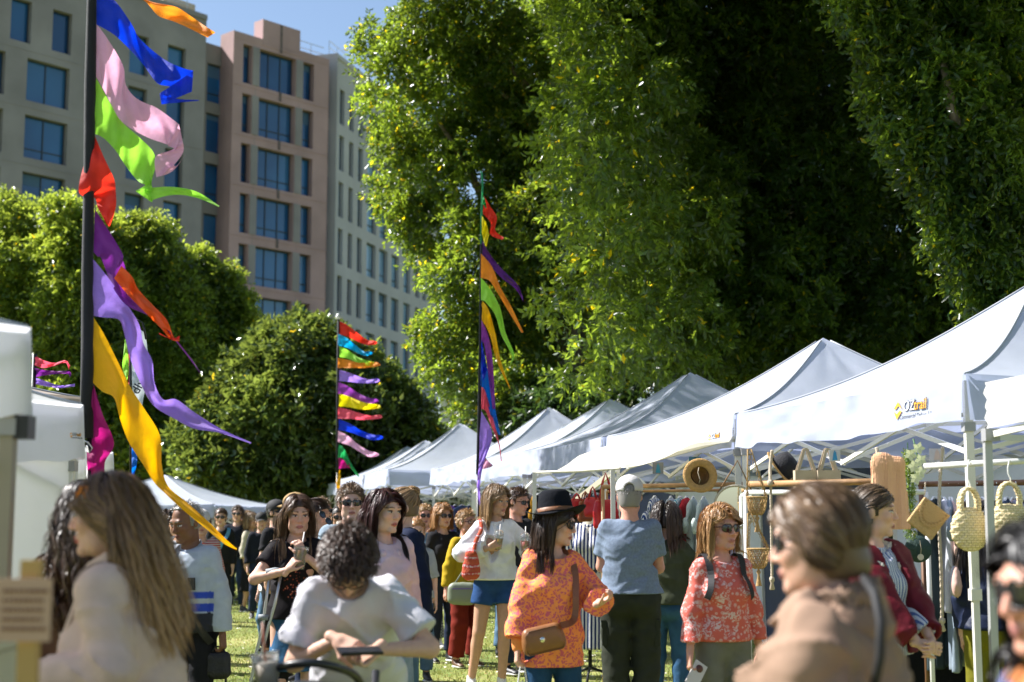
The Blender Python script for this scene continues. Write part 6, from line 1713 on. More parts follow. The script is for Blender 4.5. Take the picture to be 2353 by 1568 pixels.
# vest girl
F_, r_ = person('young woman in open maroon jacket over a striped shirt, hands clasped, inside the stall', 2004, 1120, 7.0, 34, fem=True, topoff=.010, b=.98, head=(40, 2, 0),
    arms=dict(a=dict(w=(-.03, -.30, .02), pole=(-.8, .6, -.4), h=(.6, -.6, -.2), n=(.4, .6, 0), curl=45), b=dict(w=(.05, -.31, .03), pole=(.8, .6, -.4), h=(-.6, -.55, -.2), n=(-.4, .6, 0), curl=45)))
body_mesh(F_, r_, 'fair', brow=(.06, .03, .02)); top(F_, r_, fab('blue_stripe_shirt', pat=stripes((.10, .15, .33), (.62, .62, .66), 20, .42, 'X', 1.2), noise=0, bump=.2), 'shirt', sleeve=.90, hem=-.05, e=.014, loose=.03, seed=31, vneck=.07, collar=.02, cell=.009)
top(F_, r_, fab('maroon_jacket', (.115, .010, .018), rough=.5), 'jacket', sleeve=.93, hem=-.04, e=.040, loose=.02, seed=32, amp=.014, open_=(.06, .085), neck=.10)
fleece(F_, r_); skirt(F_, r_, fab('floral_skirt', (.30, .24, .13), noise=.5, nscale=26), hemz=.25, r1=.24); shoes(F_, r_, B_shoe)
tied_hair(F_, r_, 'dark', (0, .10, -.03), 0, n=1900, tip='ash', tail=.14)
# right edge person
F_, r_ = person('blurred person with dark hair and black sunglasses cut by the right border', 2425, 1190, 2.6, -75, fem=True, H=1.44, b=1.0, head=(0, 8, 0))
body_mesh(F_, r_, 'ruddy'); 
def c_scarf(V, G):
    r = np.random.default_rng(3); z = V[:, 2]*22+V[:, 0]*9; i = (np.floor(z).astype(int)) % 5; return np.array([(.40, .14, .04), (.06, .15, .22), (.45, .38, .26), (.22, .05, .06), (.10, .12, .28)])[i]
top(F_, r_, mat('fabric_scarf', None, .9, vcol=True, bump=.4), 'top', sleeve=.4, hem=-.05, color=c_scarf, neck=.06); trousers(F_, r_, djean)
long_hair(F_, r_, 'black', L=.34, n=1600, seed=33, vol=.02); glasses(F_, r_, w_=.032, hgt=.026)
# person in the stall behind the poles
simple('person in navy padded jacket and olive green trousers standing behind the woven bags', 2276, 1150, 8.6, 165, fab('navy_puffer', (.012, .018, .045), rough=.5), fab('olive_trousers', (.15, .14, .012)), hair=('long', 'dark'), b=1.12, loose=.05, det=1.1, name='jacket', head=(10, 30, 0))
# neighbours in the middle distance
simple('short haired woman in denim jacket and patterned trousers with sunglasses, walking in white sneakers', 976, 1161, 16.5, 14, denim('jacket_blue', (.13, .21, .29)), fab('pattern_trousers', pat=pat_check, noise=0), hair=('short', 'blond'), sun=True, shoe=W_sneak, det=1.3, name='jacket', sleeve=.85, tone='ruddy', arms=dict(b=hang(1, .08)), legs=dict(a=dict(f=(-.12, .12, .02)), b=dict(f=(.16, -.12, 0))))
simple('child with pale ginger hair between the navy jacket and the denim jacket', 957, 1196, 13.2, 10, fab('grey_tee', (.3, .32, .34)), mjean, hair=('tail', 'ginger'), det=1.2, sleeve=.5)
simple('woman with copper bob and sunglasses in black top', 1018, 1159, 15.0, 32, blk, djean, hair=('bob', 'ginger'), sun=True, det=1.2)
F_P, R_P = simple('person in mustard sweater and rust red trousers with a pale green shoulder bag', 1072, 1174, 14.5, 38, fab('mustard', (.42, .28, .012)), fab('rust_trousers', (.17, .018, .010)), hair=('short', 'blond'), det=1.2, tone='ruddy', b=1.14, name='sweater', sleeve=.95, hem=-.05, tl=.035, loose=.03, arms=dict(a=hang(-1, .10, -.04)), shoe=Br_shoe, head=(10, 0, 0))
glasses(F_P, R_P, name='eyeglasses', clear=True)
simple('dark haired man with sunglasses in black shirt behind the white shirt', 1186, 1118, 13.8, 48, blk, djean, hair=('short', 'brown'), sun=True, fem=False, det=1.2, tone='ruddy', head=(8, 10, 0), sleeve=.5)
simple('person with short silver hair between the white shirt and the hat', 1170, 1150, 15.4, 150, wht, mjean, hair=('short', 'white'), det=1.3)
simple('man in olive tan cap and green T-shirt looking left', 676, 1136, 13.2, -50, fab('green_tee', (.06, .085, .04)), djean, hair=('crop', 'dark'), capm=mat('tan_cap', (.33, .21, .08), .85), fem=False, det=1.2, sleeve=.38, b=1.1, head=(-10, 0, 0))
simple('bearded man in black cap and black T-shirt facing right', 637, 1152, 15.5, 62, blk, blkt, hair=('crop', 'dark'), capm=mat('black_cap', (.012, .012, .014), .8), fem=False, det=1.2, sleeve=.38, b=1.12, beard=(.05, .03, .02))
simple('bald man with sunglasses behind the woman lifting her glasses', 741, 1143, 13.4, 40, blk, djean, hair=('crop', 'ash'), sun=True, fem=False, tone='ruddy', det=1.2)
simple('woman in dark top and sunglasses beside the young man with the fleece collar', 779, 1165, 16.0, 10, blk, djean, hair=('bun', 'dark'), sun=True, det=1.3, tone='tan')
F_, r_ = simple('woman in all black with dark sunglasses and light blue cross strap, white socks and sneakers', 508, 1169, 20.0, 5, blk, blkt, hair=('bun', 'brown'), sun=True, shoe=W_sneak, det=1.4, legs=dict(a=dict(f=(-.10, .25, .03)), b=dict(f=(.09, -.20, 0))), hem=-.1)
strap(F_, r_, mat('blue_webbing', (.10, .28, .45), .7), [F_.t((.12, .03, .50)), F_.t((.10, -.12, .38)), F_.t((-.02, -.15, .18)), F_.t((-.14, -.13, .0))], .05, prims=F_.torso(.035))
simple('man with sunglasses in dark navy jacket behind the woman in black', 546, 1163, 23.0, 0, navy, djean, hair=('short', 'brown'), sun=True, fem=False, det=1.5)
simple('blond woman in cream top and long black skirt standing on the lawn', 578, 1180, 23.0, 62, fab('cream_top', (.55, .49, .38)), blkt, hair=('bob', 'ash', 'blond'), sk=.33, det=1.4, sleeve=.8, arms=dict(b=dict(w=(.1, -.3, .1))), tone='tan')
simple('man in dark cap and navy shirt right of the woman in the long skirt', 601, 1181, 21.5, 20, navy, djean, hair=('crop', 'dark'), capm=_m['black_cap'], fem=False, det=1.5)
simple('child with light brown hair standing just left of the printed T-shirt', 628, 1227, 16.0, -30, wht, mjean, hair=('short', 'brown'), det=1.5, sleeve=.4)
simple('man in white cap and red checked shirt behind the older man', 462, 1176, 14.0, 20, fab('red_check', pat=stripes((.45, .08, .07), (.6, .5, .48), 14, .5, 'Z', .5), noise=0), djean, hair=('crop', 'grey'), capm=_m['white_cap'], fem=False, det=1.3)
simple('man with spiky black hair turned away, left of the older man', 412, 1168, 11.8, -120, wht, djean, hair=('short', 'black'), fem=False, det=1.2, tone='tan', head=(-20, 0, 0))
simple('woman with blond ponytail and navy top, red strap on her shoulder', 374, 1190, 16.0, 150, navy, mjean, hair=('tail', 'ash'), det=1.4)
simple('dark haired woman in blue denim top near the left stalls', 341, 1178, 15.0, -60, mjean, djean, hair=('long', 'black'), det=1.4)
simple('brown haired person far behind the spiky haired man', 386, 1173, 21.0, 0, blk, djean, hair=('bob', 'brown'), det=1.7)
# far crowd under the tents
_far = [(492, 1180, 25, 'grey', (.35, .3, .28), 'brown', 'short'), (530, 1182, 27, 'white', (.6, .6, .6), 'dark', 'bob'), (566, 1176, 26, 'navy', (.03, .04, .09), 'blond', 'bob'), (617, 1175, 27, 'red', (.4, .05, .05), 'dark', 'short'),
        (652, 1178, 26, 'teal', (.05, .2, .22), 'brown', 'long'), (705, 1170, 27, 'black', (.02, .02, .02), 'black', 'short'), (955, 1147, 22, 'dark blue', (.02, .03, .08), 'dark', 'short'), (1000, 1176, 24, 'pale blue', (.3, .4, .55), 'ash', 'bob'),
        (1046, 1168, 26, 'grey blue', (.2, .25, .32), 'dark', 'long'), (1098, 1165, 23, 'light blue', (.35, .45, .62), 'brown', 'short'), (442, 1178, 24, 'orange', (.6, .2, .05), 'brown', 'bob'), (355, 1183, 24, 'red', (.5, .04, .03), 'black', 'short'),
        (404, 1184, 30, 'brown', (.15, .08, .05), 'grey', 'short'), (590, 1186, 33, 'white', (.6, .6, .6), 'brown', 'short'), (668, 1186, 33, 'green', (.08, .14, .06), 'dark', 'bob'), (1068, 1182, 30, 'black', (.02, .02, .02), 'ash', 'bob'), (330, 1190, 28, 'white', (.6, .6, .6), 'dark', 'short'),
        (520, 1192, 31, 'yellow', (.6, .45, .1), 'brown', 'bob'), (474, 1186, 28, 'pink', (.6, .3, .35), 'blond', 'long'), (690, 1182, 22, 'cream', (.6, .55, .45), 'ash', 'long'), (715, 1180, 30, 'white', (.65, .65, .65), 'brown', 'short'), (930, 1176, 28, 'cream', (.6, .55, .45), 'brown', 'bob'), (1085, 1178, 21, 'white', (.6, .6, .62), 'blond', 'bob')]
for i, (px, py, d, cn, c, hc__, hk) in enumerate(_far):
    simple('distant person in %s top with %s %s hair%s' % (cn, {'dark': 'dark', 'ash': 'light brown'}.get(hc__, hc__), {'short': 'short', 'bob': 'chin length', 'long': 'long'}[hk], ['', ' at the far left', ' by the blue white tent'][(px < 480)+(480 <= px < 700)*2 if px < 700 else 0]),
           px, py, d, (i*73) % 360-180, fab('far_'+cn.replace(' ', '_'), c), [djean, blkt, mjean][i % 3], hair=(hk, hc__), fem=i % 2 == 0, det=1.9, sleeve=[.38, .9][i % 2], tone=['fair', 'tan', 'ruddy'][i % 3], sun=i % 6 == 0)
# ================================================================ carried things
def wpt(F_, root, p):      # figure frame -> world
    c, s = math.cos(root.rotation_euler[2]), math.sin(root.rotation_euler[2]); p = np.asarray(p, float)
    return np.array([root.location.x+c*p[0]-s*p[1], root.location.y+s*p[0]+c*p[1], root.location.z+p[2]])
def place(label, name, cat, loc, rz=0, group=None): return thing(name, label, cat, tuple(loc), rz, group)
M_plastic = mat('clear_plastic', (.85, .87, .88), .06, transm=.92, spec=.6)
def cup(label, loc, drink, r=.042, h=.115, lid=True, tilt=(0, 0), straw=(.8, .75, .7), fill=.8):
    t = place(label, 'drink_cup', 'cup', loc); t.rotation_euler = (R(tilt[0]), R(tilt[1]), 0)
    mb = MB(); mb.lathe([(0, 0), (r*.72, 0), (r, h), (r*1.04, h+.004), (r*.99, h+.006), (r*.96, h), (r*.69, .003), (0, .003)], 20); mb.build('cup_wall', M_plastic, t, True)
    mb = MB(); f = fill; mb.lathe([(0, .005), (r*.66, .005), (r*(.68+.25*f), h*f), (0, h*f)], 20); mb.build('drink', drink, t, True)
    if lid:
        mb = MB(); mb.lathe([(r*1.05, h+.002), (r*1.02, h+.012), (r*.92, h+.028), (r*.62, h+.045), (r*.22, h+.052)], 20); mb.build('lid', M_plastic, t, True)
    mb = MB(); mb.tube([(0, 0, h*.4), (.006, 0, h+.10)], .0045, 8); mb.build('straw', mat('straw_%d' % int(straw[0]*100+straw[2]*10), straw, .4), t, True)
    return t
hc = lambda F_, r, q, dz=-.06: wpt(F_, r, F_.hand_center(q)+np.array([0, 0, dz]))
D_cof = mat('iced_coffee', (.24, .11, .045), .25, noise=.3, nscale=40); D_amber = mat('amber_drink', (.55, .26, .07), .25); D_pink = mat('pink_drink', (.62, .12, .15), .3, noise=.4, nscale=50); D_milk = mat('milky_drink', (.55, .48, .42), .3)
cup('brown iced coffee cup with straw held by the young woman leaning on a crutch', hc(FIG_CR, ROOT_CR, 'a', -.045), D_cof, r=.048, h=.135, tilt=(-6, 6), lid=False, fill=.92)
cup('amber iced drink with domed lid held by the woman in the white shirt', hc(FIG_Q, ROOT_Q, 'a', -.05), D_amber, tilt=(0, 4))
cup('pink iced drink with domed lid held beside the black hat', hc(FIG_Q, ROOT_Q, 'b', -.05), D_pink, r=.046)
cup('clear plastic cup held low by the woman in the tan blazer', hc(FIG_A, ROOT_A, 'b', -.02), D_milk, r=.048, h=.10, tilt=(0, -80), lid=False)
q = P(747, 1293, 9.9); cup('empty clear cup held beside the woman lifting her glasses', q, D_milk, r=.046, h=.10, lid=False, fill=.15)
q = P(617, 1585, 4.6); cup('pale iced drink with brown straw standing on the black pram tray', q, D_milk, r=.045, h=.11, lid=False, straw=(.25, .08, .04), tilt=(0, -8))
# phone of the bent man
q = wpt(FIG_L, ROOT_L, FIG_L.hand_center('b')+np.array([.0, -.02, .012])); t = place('black phone held flat by the man in the white T-shirt', 'phone', 'phone', q, R(15)); t.rotation_euler = (R(12), 0, R(20))
mb = MB(); mb.box((0, 0, 0), (.155, .075, .009)); mb.build('case', mat('phone_black', (.01, .01, .012), .3), t); mb = MB(); mb.box((0, 0, .0055), (.145, .067, .002)); mb.build('screen', mat('phone_screen', (.01, .012, .02), .05), t)
# pram
q = P(706, 1700, 4.7); pr_ = place('black pram with a curved handle bar and dark hood in front of the bent man', 'pram', 'pram', (q.x, 4.7, 0))
lp = lambda x, y, d: tuple(np.array(P(x, y, d+.6))-np.array([pr_.location.x, 4.7, 0]))
pm = mat('pram_black', (.010, .011, .014), .35, bump=.3, bscale=20)
mb = MB(); mb.tube([spl([lp(560, 1640, 4.25), lp(590, 1566, 4.15), lp(640, 1535, 4.0), lp(706, 1524, 3.95), lp(770, 1533, 4.0), lp(822, 1560, 4.15), lp(850, 1640, 4.3)], i/30) for i in range(31)], .0135, 10); mb.build('handle_bar', pm, pr_, True)
cen = np.array(lp(706, 1640, 4.0)); mb = MB(); G_ = np.zeros((10, 20, 3))
for i in range(10):
    for j in range(20):
        a = math.pi*i/9; b_ = math.pi*j/19; G_[i, j] = cen+np.array([.20*math.cos(b_), -.24*math.cos(a)*math.sin(b_), .10*math.sin(a)*math.sin(b_)])
mb.grid(G_); mb.build('hood', pm, pr_, True)
mb = MB(); mb.box((0, .02, .55), (.36, .55, .30)); mb.box((0, .1, .38), (.30, .6, .05)); mb.build('seat', pm, pr_)
fr_ = MB()
for sx in (-1, 1): fr_.tube([(sx*.19, .30, .95), (sx*.2, .0, .45), (sx*.22, -.35, .12)], .014, 8); fr_.tube([(sx*.2, .0, .5), (sx*.22, .38, .14)], .014, 8)
fr_.build('frame', mat('pram_frame', (.05, .05, .055), .35, metal=.6), pr_, True)
for sx in (-1, 1):
    for yy in (-.36, .38):
        mb = MB(); mb.lathe([(.06, -.018), (.115, -.02), (.12, 0), (.115, .02), (.06, .018), (.06, -.018)], 20, (sx*.24, yy, .12), Ry(R(90))); wl = mb.build('wheel', pm, pr_, True)
        mb = MB(); mb.lathe([(0, -.012), (.058, -.012), (.058, .012), (0, .012)], 14, (sx*.24, yy, .12), Ry(R(90))); mb.build('rim', M_joint, wl, True)
# crutch
q = P(600, 1690, 9.15); cr_ = place('silver aluminium crutch with grey hand grip at the side of the young woman', 'crutch', 'crutch', (q.x-.06, 9.15, 0))
lc = lambda x, y: tuple(np.array(P(x, y, 9.0))-np.array([cr_.location.x, 9.15, 0]))
alu = mat('aluminium', (.55, .56, .58), .3, metal=.8)
mb = MB(); mb.tube([lc(620, 1318), lc(612, 1380), lc(604, 1440), lc(590, 1495), lc(578, 1560), lc(573, 1600)], .010, 8); mb.tube([lc(646, 1318), lc(633, 1385), lc(617, 1440), lc(603, 1495), lc(588, 1560), lc(582, 1600)], .010, 8); mb.bar(lc(620, 1320), lc(646, 1320), .02, .02); mb.build('crutch_tube', alu, cr_, True)
mb = MB(); mb.tube([lc(577, 1560), (.0, 0, .03)], .011, 8); mb.build('lower_tube', alu, cr_, True)
mb = MB(); mb.tube([lc(594, 1419), lc(616, 1419)], .019, 10); mb.build('hand_grip', mat('grey_rubber', (.22, .24, .26), .7), cr_, True)
mb = MB(); mb.tube([(0, 0, 0), (0, 0, .05)], [.02, .016], 10); mb.build('rubber_foot', M_joint, cr_, True)
mb = MB(); mb.tube([lc(612, 1316), lc(633, 1312), lc(652, 1316)], .022, 10); mb.build('arm_pad', mat('grey_rubber', None), cr_, True)
# old man's camera bag
q = wpt(FIG_OLD, ROOT_OLD, FIG_OLD.hand_center('b'))
cb = place('small black camera bag with dangling straps held by the older man', 'camera_bag', 'bag', (q[0], q[1], q[2]-.20))
bm = mat('black_nylon', (.012, .012, .014), .6, bump=.5, bscale=60)
V, Qd = poly([cap((-.035, 0, .05), (.035, 0, .05), .045, None, .02, (1, .8, 1)), cap((-.035, 0, .13), (.035, 0, .13), .042, None, .04, (1, .8, 1))], .009, [], wrinkle(2, .004)); link('pouch', np_mesh('pouch', V, Qd), bm, cb)
mb = MB(); mb.tube([(-.05, 0, .15), (-.02, 0, .20), (.02, 0, .20), (.05, 0, .15)], .006, 6); mb.build('carry_loop', bm, cb)
for k in (-1, 1): mb = MB(); mb.bar((k*.05, 0, .04), (k*.035, .01, -.30+.06*k), .014, .004); mb.build('strap', bm, cb)
# leopard woman's bag
F_, r_ = FIG_S, ROOT_S
tl = mat('tan_bag_leather', (.26, .105, .035), .42, bump=.25, bscale=50, noise=.08, nscale=20)
bc = np.array(P(1248, 1468, 7.72)); sb = place('tan leather crossbody bag with round silver clasp on the leopard sweater', 'shoulder_bag', 'bag', bc, R(0)); sb.rotation_euler = (0, R(-12), R(8))
V, Qd = poly([cap((x0, 0, z0), (x1, 0, z1), .030, None, .03, (1, 1, 1)) for (x0, z0, x1, z1) in ((-.075, .04, .075, .04), (-.085, -.045, .085, -.045), (-.08, 0, .08, 0), (-.07, .02, .07, .02), (-.08, -.02, .08, -.02))], .006); link('pouch', np_mesh('pouch', V, Qd), tl, sb)
mb = MB(); mb.tube([(-.10, -.028, -.055), (-.095, -.031, .03), (-.07, -.031, .055), (.07, -.031, .055), (.095, -.031, .03), (.10, -.028, -.055), (.09, -.028, -.068), (-.09, -.028, -.068), (-.10, -.028, -.055)], .0028, 6); mb.build('piping', mat('tan_dark', (.15, .06, .02), .5), sb, True)
mb = MB(); mb.lathe([(0, .006), (.014, .006), (.016, .003), (.016, 0)], 20, (-.01, -.034, 0), Rx(R(90))); mb.build('clasp', mat('silver', (.75, .72, .68), .25, metal=.9), sb, True)
mb = MB(); mb.lathe([(.018, 0), (.022, .003), (.026, 0)], 20, (-.01, -.032, 0), Rx(R(90))); mb.build('clasp_ring', mat('tan_dark', None), sb, True)
st = [wpt(F_, r_, F_.t(p)) for p in ((-.04, .10, .44), (.085, .04, .50), (.115, -.10, .41), (.105, -.175, .25), (.085, -.20, .10))]+[np.array(P(1288, 1438, 7.66))]
st = [np.array(sb.matrix_basis.inverted() @ Vector(p)) if False else p-bc for p in st]
Mi = np.array(sb.rotation_euler.to_matrix()).T; st = [Mi @ p for p in st]
mb = MB(); n_ = 22; cc = [spl(st, i/(n_-1)) for i in range(n_)]; Vv = []
for i, p in enumerate(cc):
    tn_ = cc[min(i+1, n_-1)]-cc[max(i-1, 0)]; tn_ /= np.linalg.norm(tn_); s_ = np.cross(tn_, np.array([.15, -1, .3])); s_ /= np.linalg.norm(s_); o_2 = np.cross(s_, tn_)*.0035
    for a in (p-s_*.018, p+s_*.018, p+s_*.018+o_2, p-s_*.018+o_2): Vv.append(a)
mb.add(Vv, [(i*4+k, i*4+(k+1) % 4, (i+1)*4+(k+1) % 4, (i+1)*4+k) for i in range(n_-1) for k in range(4)]); mb.build('strap', mat('strap_leather', (.20, .075, .04), .5, bump=.2), sb)
q = wpt(F_, r_, F_.hand_center('a')+np.array([0, 0, -.02])); wb = place('white paper carrier with rope handles hanging from the hand of the leopard sweater woman', 'carrier_bag', 'bag', (q[0], q[1]-.02, q[2]-.42))
mb = MB(); mb.box((0, 0, .12), (.20, .08, .24)); mb.build('bag_body', mat('white_paper', (.65, .65, .65), .7), wb)
for k in (-1, 1): mb = MB(); mb.tube([(-.04, k*.03, .23), (-.012, k*.01, .42), (.012, k*.01, .42), (.04, k*.03, .23)], .005, 6); mb.build('handle', mat('white_cord', (.7, .7, .7), .8), wb)
# red knitted bag
F_, r_ = FIG_Q, ROOT_Q
kn = fab('knit', pat=pat_knit, noise=.1, bump=.9, bscale=80); bc = np.array(P(1083, 1300, 12.25)); kb = place('red and white knitted bag hanging at the hip of the woman in the white shirt', 'knitted_bag', 'bag', bc)
V, Qd = poly([cap((0, 0, .08), (0, 0, -.05), .055, .082, .05, (1, .6, 1))], .009, [], wrinkle(3, .006)); link('pouch', np_mesh('pouch', V, Qd), kn, kb)
sp = [wpt(F_, r_, F_.t(p))-bc for p in ((-.13, .06, .46), (-.135, -.02, .50), (-.145, -.12, .42))]
mb = MB(); mb.tube([spl([sp[0], sp[1], sp[2], (sp[2]*.5+np.array([-.005, -.035, .05])), (.02, -.03, .09)], i/16) for i in range(17)], .017, 8, sx=1); mb.build('strap', kn, kb, True)
# green grey bag of the mustard sweater
bc = np.array(P(1063, 1366, 14.2)); gb = place('pale green grey shoulder bag hanging behind the mustard sweater', 'shoulder_bag', 'bag', bc)
V, Qd = poly([cap((-.08, 0, .05), (.08, 0, .05), .065, None, .03, (1, .6, 1)), cap((-.08, 0, -.03), (.08, 0, -.03), .075, None, .03, (1, .6, 1))], .012, [], wrinkle(5, .004)); link('pouch', np_mesh('pouch', V, Qd), mat('sage_leather', (.25, .28, .20), .5), gb)
sp = [wpt(F_P, R_P, F_P.t(p))-bc for p in ((-.02, -.15, .30), (.10, -.05, .50))]
mb = MB(); mb.tube([(-.08, 0, .1), sp[0], sp[1]], .009, 6); mb.build('strap', mat('sage_leather', None), gb, True)
mb = MB(); mb.box((0, -.047, .055), (.20, .004, .008)); mb.build('zip', mat('purple_zip', (.15, .08, .35), .5), gb)
# brown lidded phone/cup in the coral woman's hand
q = wpt(FIG_W, ROOT_W, FIG_W.hand_center('a')); t = place('white phone held low by the woman in the coral floral blouse', 'phone', 'phone', (q[0], q[1]-.03, q[2]-.03)); t.rotation_euler = (R(70), R(35), R(10))
mb = MB(); mb.box((0, 0, 0), (.075, .15, .009)); mb.build('case', mat('phone_white', (.6, .57, .55), .3), t)
mb = MB(); mb.lathe([(0, .008), (.018, .007), (.021, 0)], 16, (0, .04, .005)); mb.build('grip_button', mat('brown_grip', (.10, .03, .02), .4), t, True)
# glasses of the bun woman
q = P(748, 1190, 10.1); t = place('black sunglasses lifted off the face by the woman with the dark bun', 'sunglasses', 'sunglasses', q, R(40))
mb = MB()
for k in (-1, 1): mb.tube([(k*.033+.027*math.cos(a), 0, .022*math.sin(a)) for a in np.linspace(0, 6.3, 16)], .003, 5)
mb.tube([(-.06, 0, .01), (-.07, .05, .07), (-.06, .10, .10)], .0028, 5); mb.tube([(.06, 0, .01), (.07, .05, .06), (.06, .10, .08)], .0028, 5); t.rotation_euler = (R(-20), R(45), R(30)); fo = mb.build('rim', M_rim, t, True)
for k in (-1, 1): mb = MB(); mb.lathe([(0, .001), (.025, 0)], 14, (k*.033, 0, 0), Rx(R(90))); mb.build('lens', M_lens, t)
# mannequin with striped dress
q = P(1356, 1500, 13.2); mq = place('dressmaker mannequin in a striped belted dress between the black hat and the capped man', 'mannequin', 'mannequin', (q.x, 13.2, 0), R(-10))
F_ = Fig(H=1.72, fem=True, b=.9, headscale=.8)
lin = mat('linen', (.60, .54, .44), .9, bump=.4, bscale=60)
V, Qd = poly(F_.torso(0)[:6]+[cap(F_.t((0, .02, .45)), F_.t((0, .01, .60)), .055, .05, .03)], .012, [plane(F_.t((0, 0, .585)), (0, 0, 1))]); link('torso', np_mesh('torso', V, Qd), lin, mq)
sd_ = fab('dress_stripe', pat=stripes((.02, .035, .12), (.62, .62, .64), 9.5, .5, 'X', .6), noise=0, bump=.2)
F2 = Fig(H=1.72, fem=True, b=.92, arms=dict(a=dict(w=(-.24, -.02, .05)), b=dict(w=(.24, -.02, .05))))
top(F2, mq, sd_, 'dress_bodice', sleeve=.62, hem=.08, e=.014, loose=.02, flare=-.01, seed=40, vneck=.20, collar=.02, sl_loose=.03, amp=.008)
V, Qd = poly([cap((0, 0, 1.0), (0, 0, .30), .125, .235, .05, (1, .75, 1))], .013, [plane((0, 0, .30), (0, 0, -1)), plane((0, 0, 1.04), (0, 0, 1))], lambda X: .012*np.sin(10*np.arctan2(X[..., 1], X[..., 0]))*np.clip((1.0-X[..., 2])*1.6, 0, 1)); link('dress_skirt', np_mesh('dress_skirt', V, Qd), sd_, mq)
V, Qd = poly([cap((0, 0, 1.03), (0, 0, 1.06), .128, .128, .01, (1, .78, 1))], .01); link('belt', np_mesh('belt', V, Qd), fab('belt_navy', (.03, .045, .13)), mq)
mb = MB(); mb.tube([(0, 0, .3), (0, 0, .12)], .018, 8)
for a in (0, 2.09, 4.19): mb.tube([(0, 0, .13), (.12*math.cos(a+.5), .12*math.sin(a+.5), .09), (.2*math.cos(a+.5), .2*math.sin(a+.5), .02)], .012, 6)
mb.build('stand', M_black, mq, True)

# ================================================================ stall goods
wood = mat('wood_rail', (.36, .20, .085), .55, noise=.25, nscale=14, bump=.2); whitep = mat('white_pipe', (.66, .66, .64), .35); rope_m = mat('rope', (.52, .44, .33), .9, bump=.8, bscale=120)
def rail(label, a, b, m, r=.016, name='clothes_rail', legs=()):
    A, B_ = np.array(P(*a)), np.array(P(*b)); t = place(label, name, 'rail', (A[0], A[1], 0)); o = np.array([A[0], A[1], 0])
    mb = MB(); mb.tube([A-o, B_-o], r, 10); mb.build('bar', m, t, True)
    for q in legs:
        p = A*(1-q)+B_*q-o; mb = MB(); mb.tube([p+[0, 0, .0], (p[0], p[1], 0)], r*.9, 8); mb.build('post', m, t, True)
    return t
rail('light wooden rail carrying the pale shirts under the second tent', (1385, 1119, 11.9), (1705, 1113, 10.9), wood, .018, legs=(.0, 1.))
rail('second thin wooden rail just below the light wooden rail', (1395, 1130, 12.6), (1700, 1126, 11.7), wood, .012, legs=(.0, 1.))
rail('brown wooden rail hung on ropes behind the blurred woman', (1722, 1113, 8.9), (2062, 1106, 8.1), wood, .019)
rail('white pipe rail under the brown wooden rail', (1712, 1132, 9.2), (2128, 1131, 8.6), whitep, .016, legs=(0., 1.))
rail('dark brown wooden rail with grey and pink garments at the right', (2110, 1113, 9.0), (2420, 1108, 8.6), mat('wood_dark', (.16, .075, .035), .5), .018, legs=(0.02, 1.))
rail('white pipe rail carrying the woven bags at the right', (2124, 1072, 7.35), (2440, 1055, 7.0), whitep, .015)
# garments
def garment_mesh(seed, L_=.62, W_=.22, sl=.30):
    pr = [cap((-.10, 0, -.05), (.10, 0, -.05), .016, None, .02, (1, .5, 1))]
    pr += [cap((-.03, 0, -.03), (-W_*.82, 0, -.10), .018, .020, .015, (1, .6, 1)), cap((.03, 0, -.03), (W_*.82, 0, -.10), .018, .020, .015, (1, .6, 1))]
    for x in np.linspace(-W_*.62, W_*.62, 5): pr.append(cap((x, 0, -.10), (x*1.12, 0, -L_), .020, .046, .03, (1, .40, 1)))
    for s_ in (-1, 1): pr.append(cap((s_*W_*.80, 0, -.11), (s_*(W_+.10), .0, -.11-sl), .022, .046, .02, (1, .45, 1)))
    ph = seed*2.1
    ns = lambda X: .014*np.sin(34*X[..., 0]+ph+3*X[..., 2])*np.clip(-X[..., 2]*2.5, 0, 1)+.006*np.sin(80*X[..., 0]+ph)*np.clip(-X[..., 2]*2, 0, 1)
    V, Q = poly(pr, .014, [plane((0, 0, -L_-.01), (0, 0, -1))], ns)
    return np_mesh('garment', V, Q)
hk = MB(); hk.tube([(0, 0, .075), (.012, 0, .088), (.02, 0, .075), (.012, 0, .06), (0, 0, .045), (0, 0, -.005)], .003, 5); hk.tube([(-.17, 0, -.085), (-.02, 0, -.01), (.02, 0, -.01), (.17, 0, -.085)], .007, 6); hk_me = hk.mesh('hanger', True); hk_me.materials.append(mat('white_hanger', (.7, .7, .68), .4))
GM = [garment_mesh(1), garment_mesh(2, .85, .20, .12), garment_mesh(3, .70, .22, .42), garment_mesh(4, 1.05, .19, .10)]
for g in GM: g.materials.append(mat('plain_cloth', (.5, .5, .5), .85))
def garment(label, px, py, d, kind, m, yaw=70, group=None, cat='garment', sc=1.):
    q = P(px, py, d); t = place(label, 'hanging_garment', cat, (q.x, q.y, q.z-.075*sc), R(yaw), group)
    t.scale = (sc,)*3
    o = bpy.data.objects.new('garment', GM[kind]); COL.objects.link(o); o.parent = t; o.material_slots[0].link = 'OBJECT'; o.material_slots[0].material = m
    o = bpy.data.objects.new('hanger', hk_me); COL.objects.link(o); o.parent = t
    return t
c_ = lambda n, *c: fab('g_'+n, c, bump=.5, bscale=10)
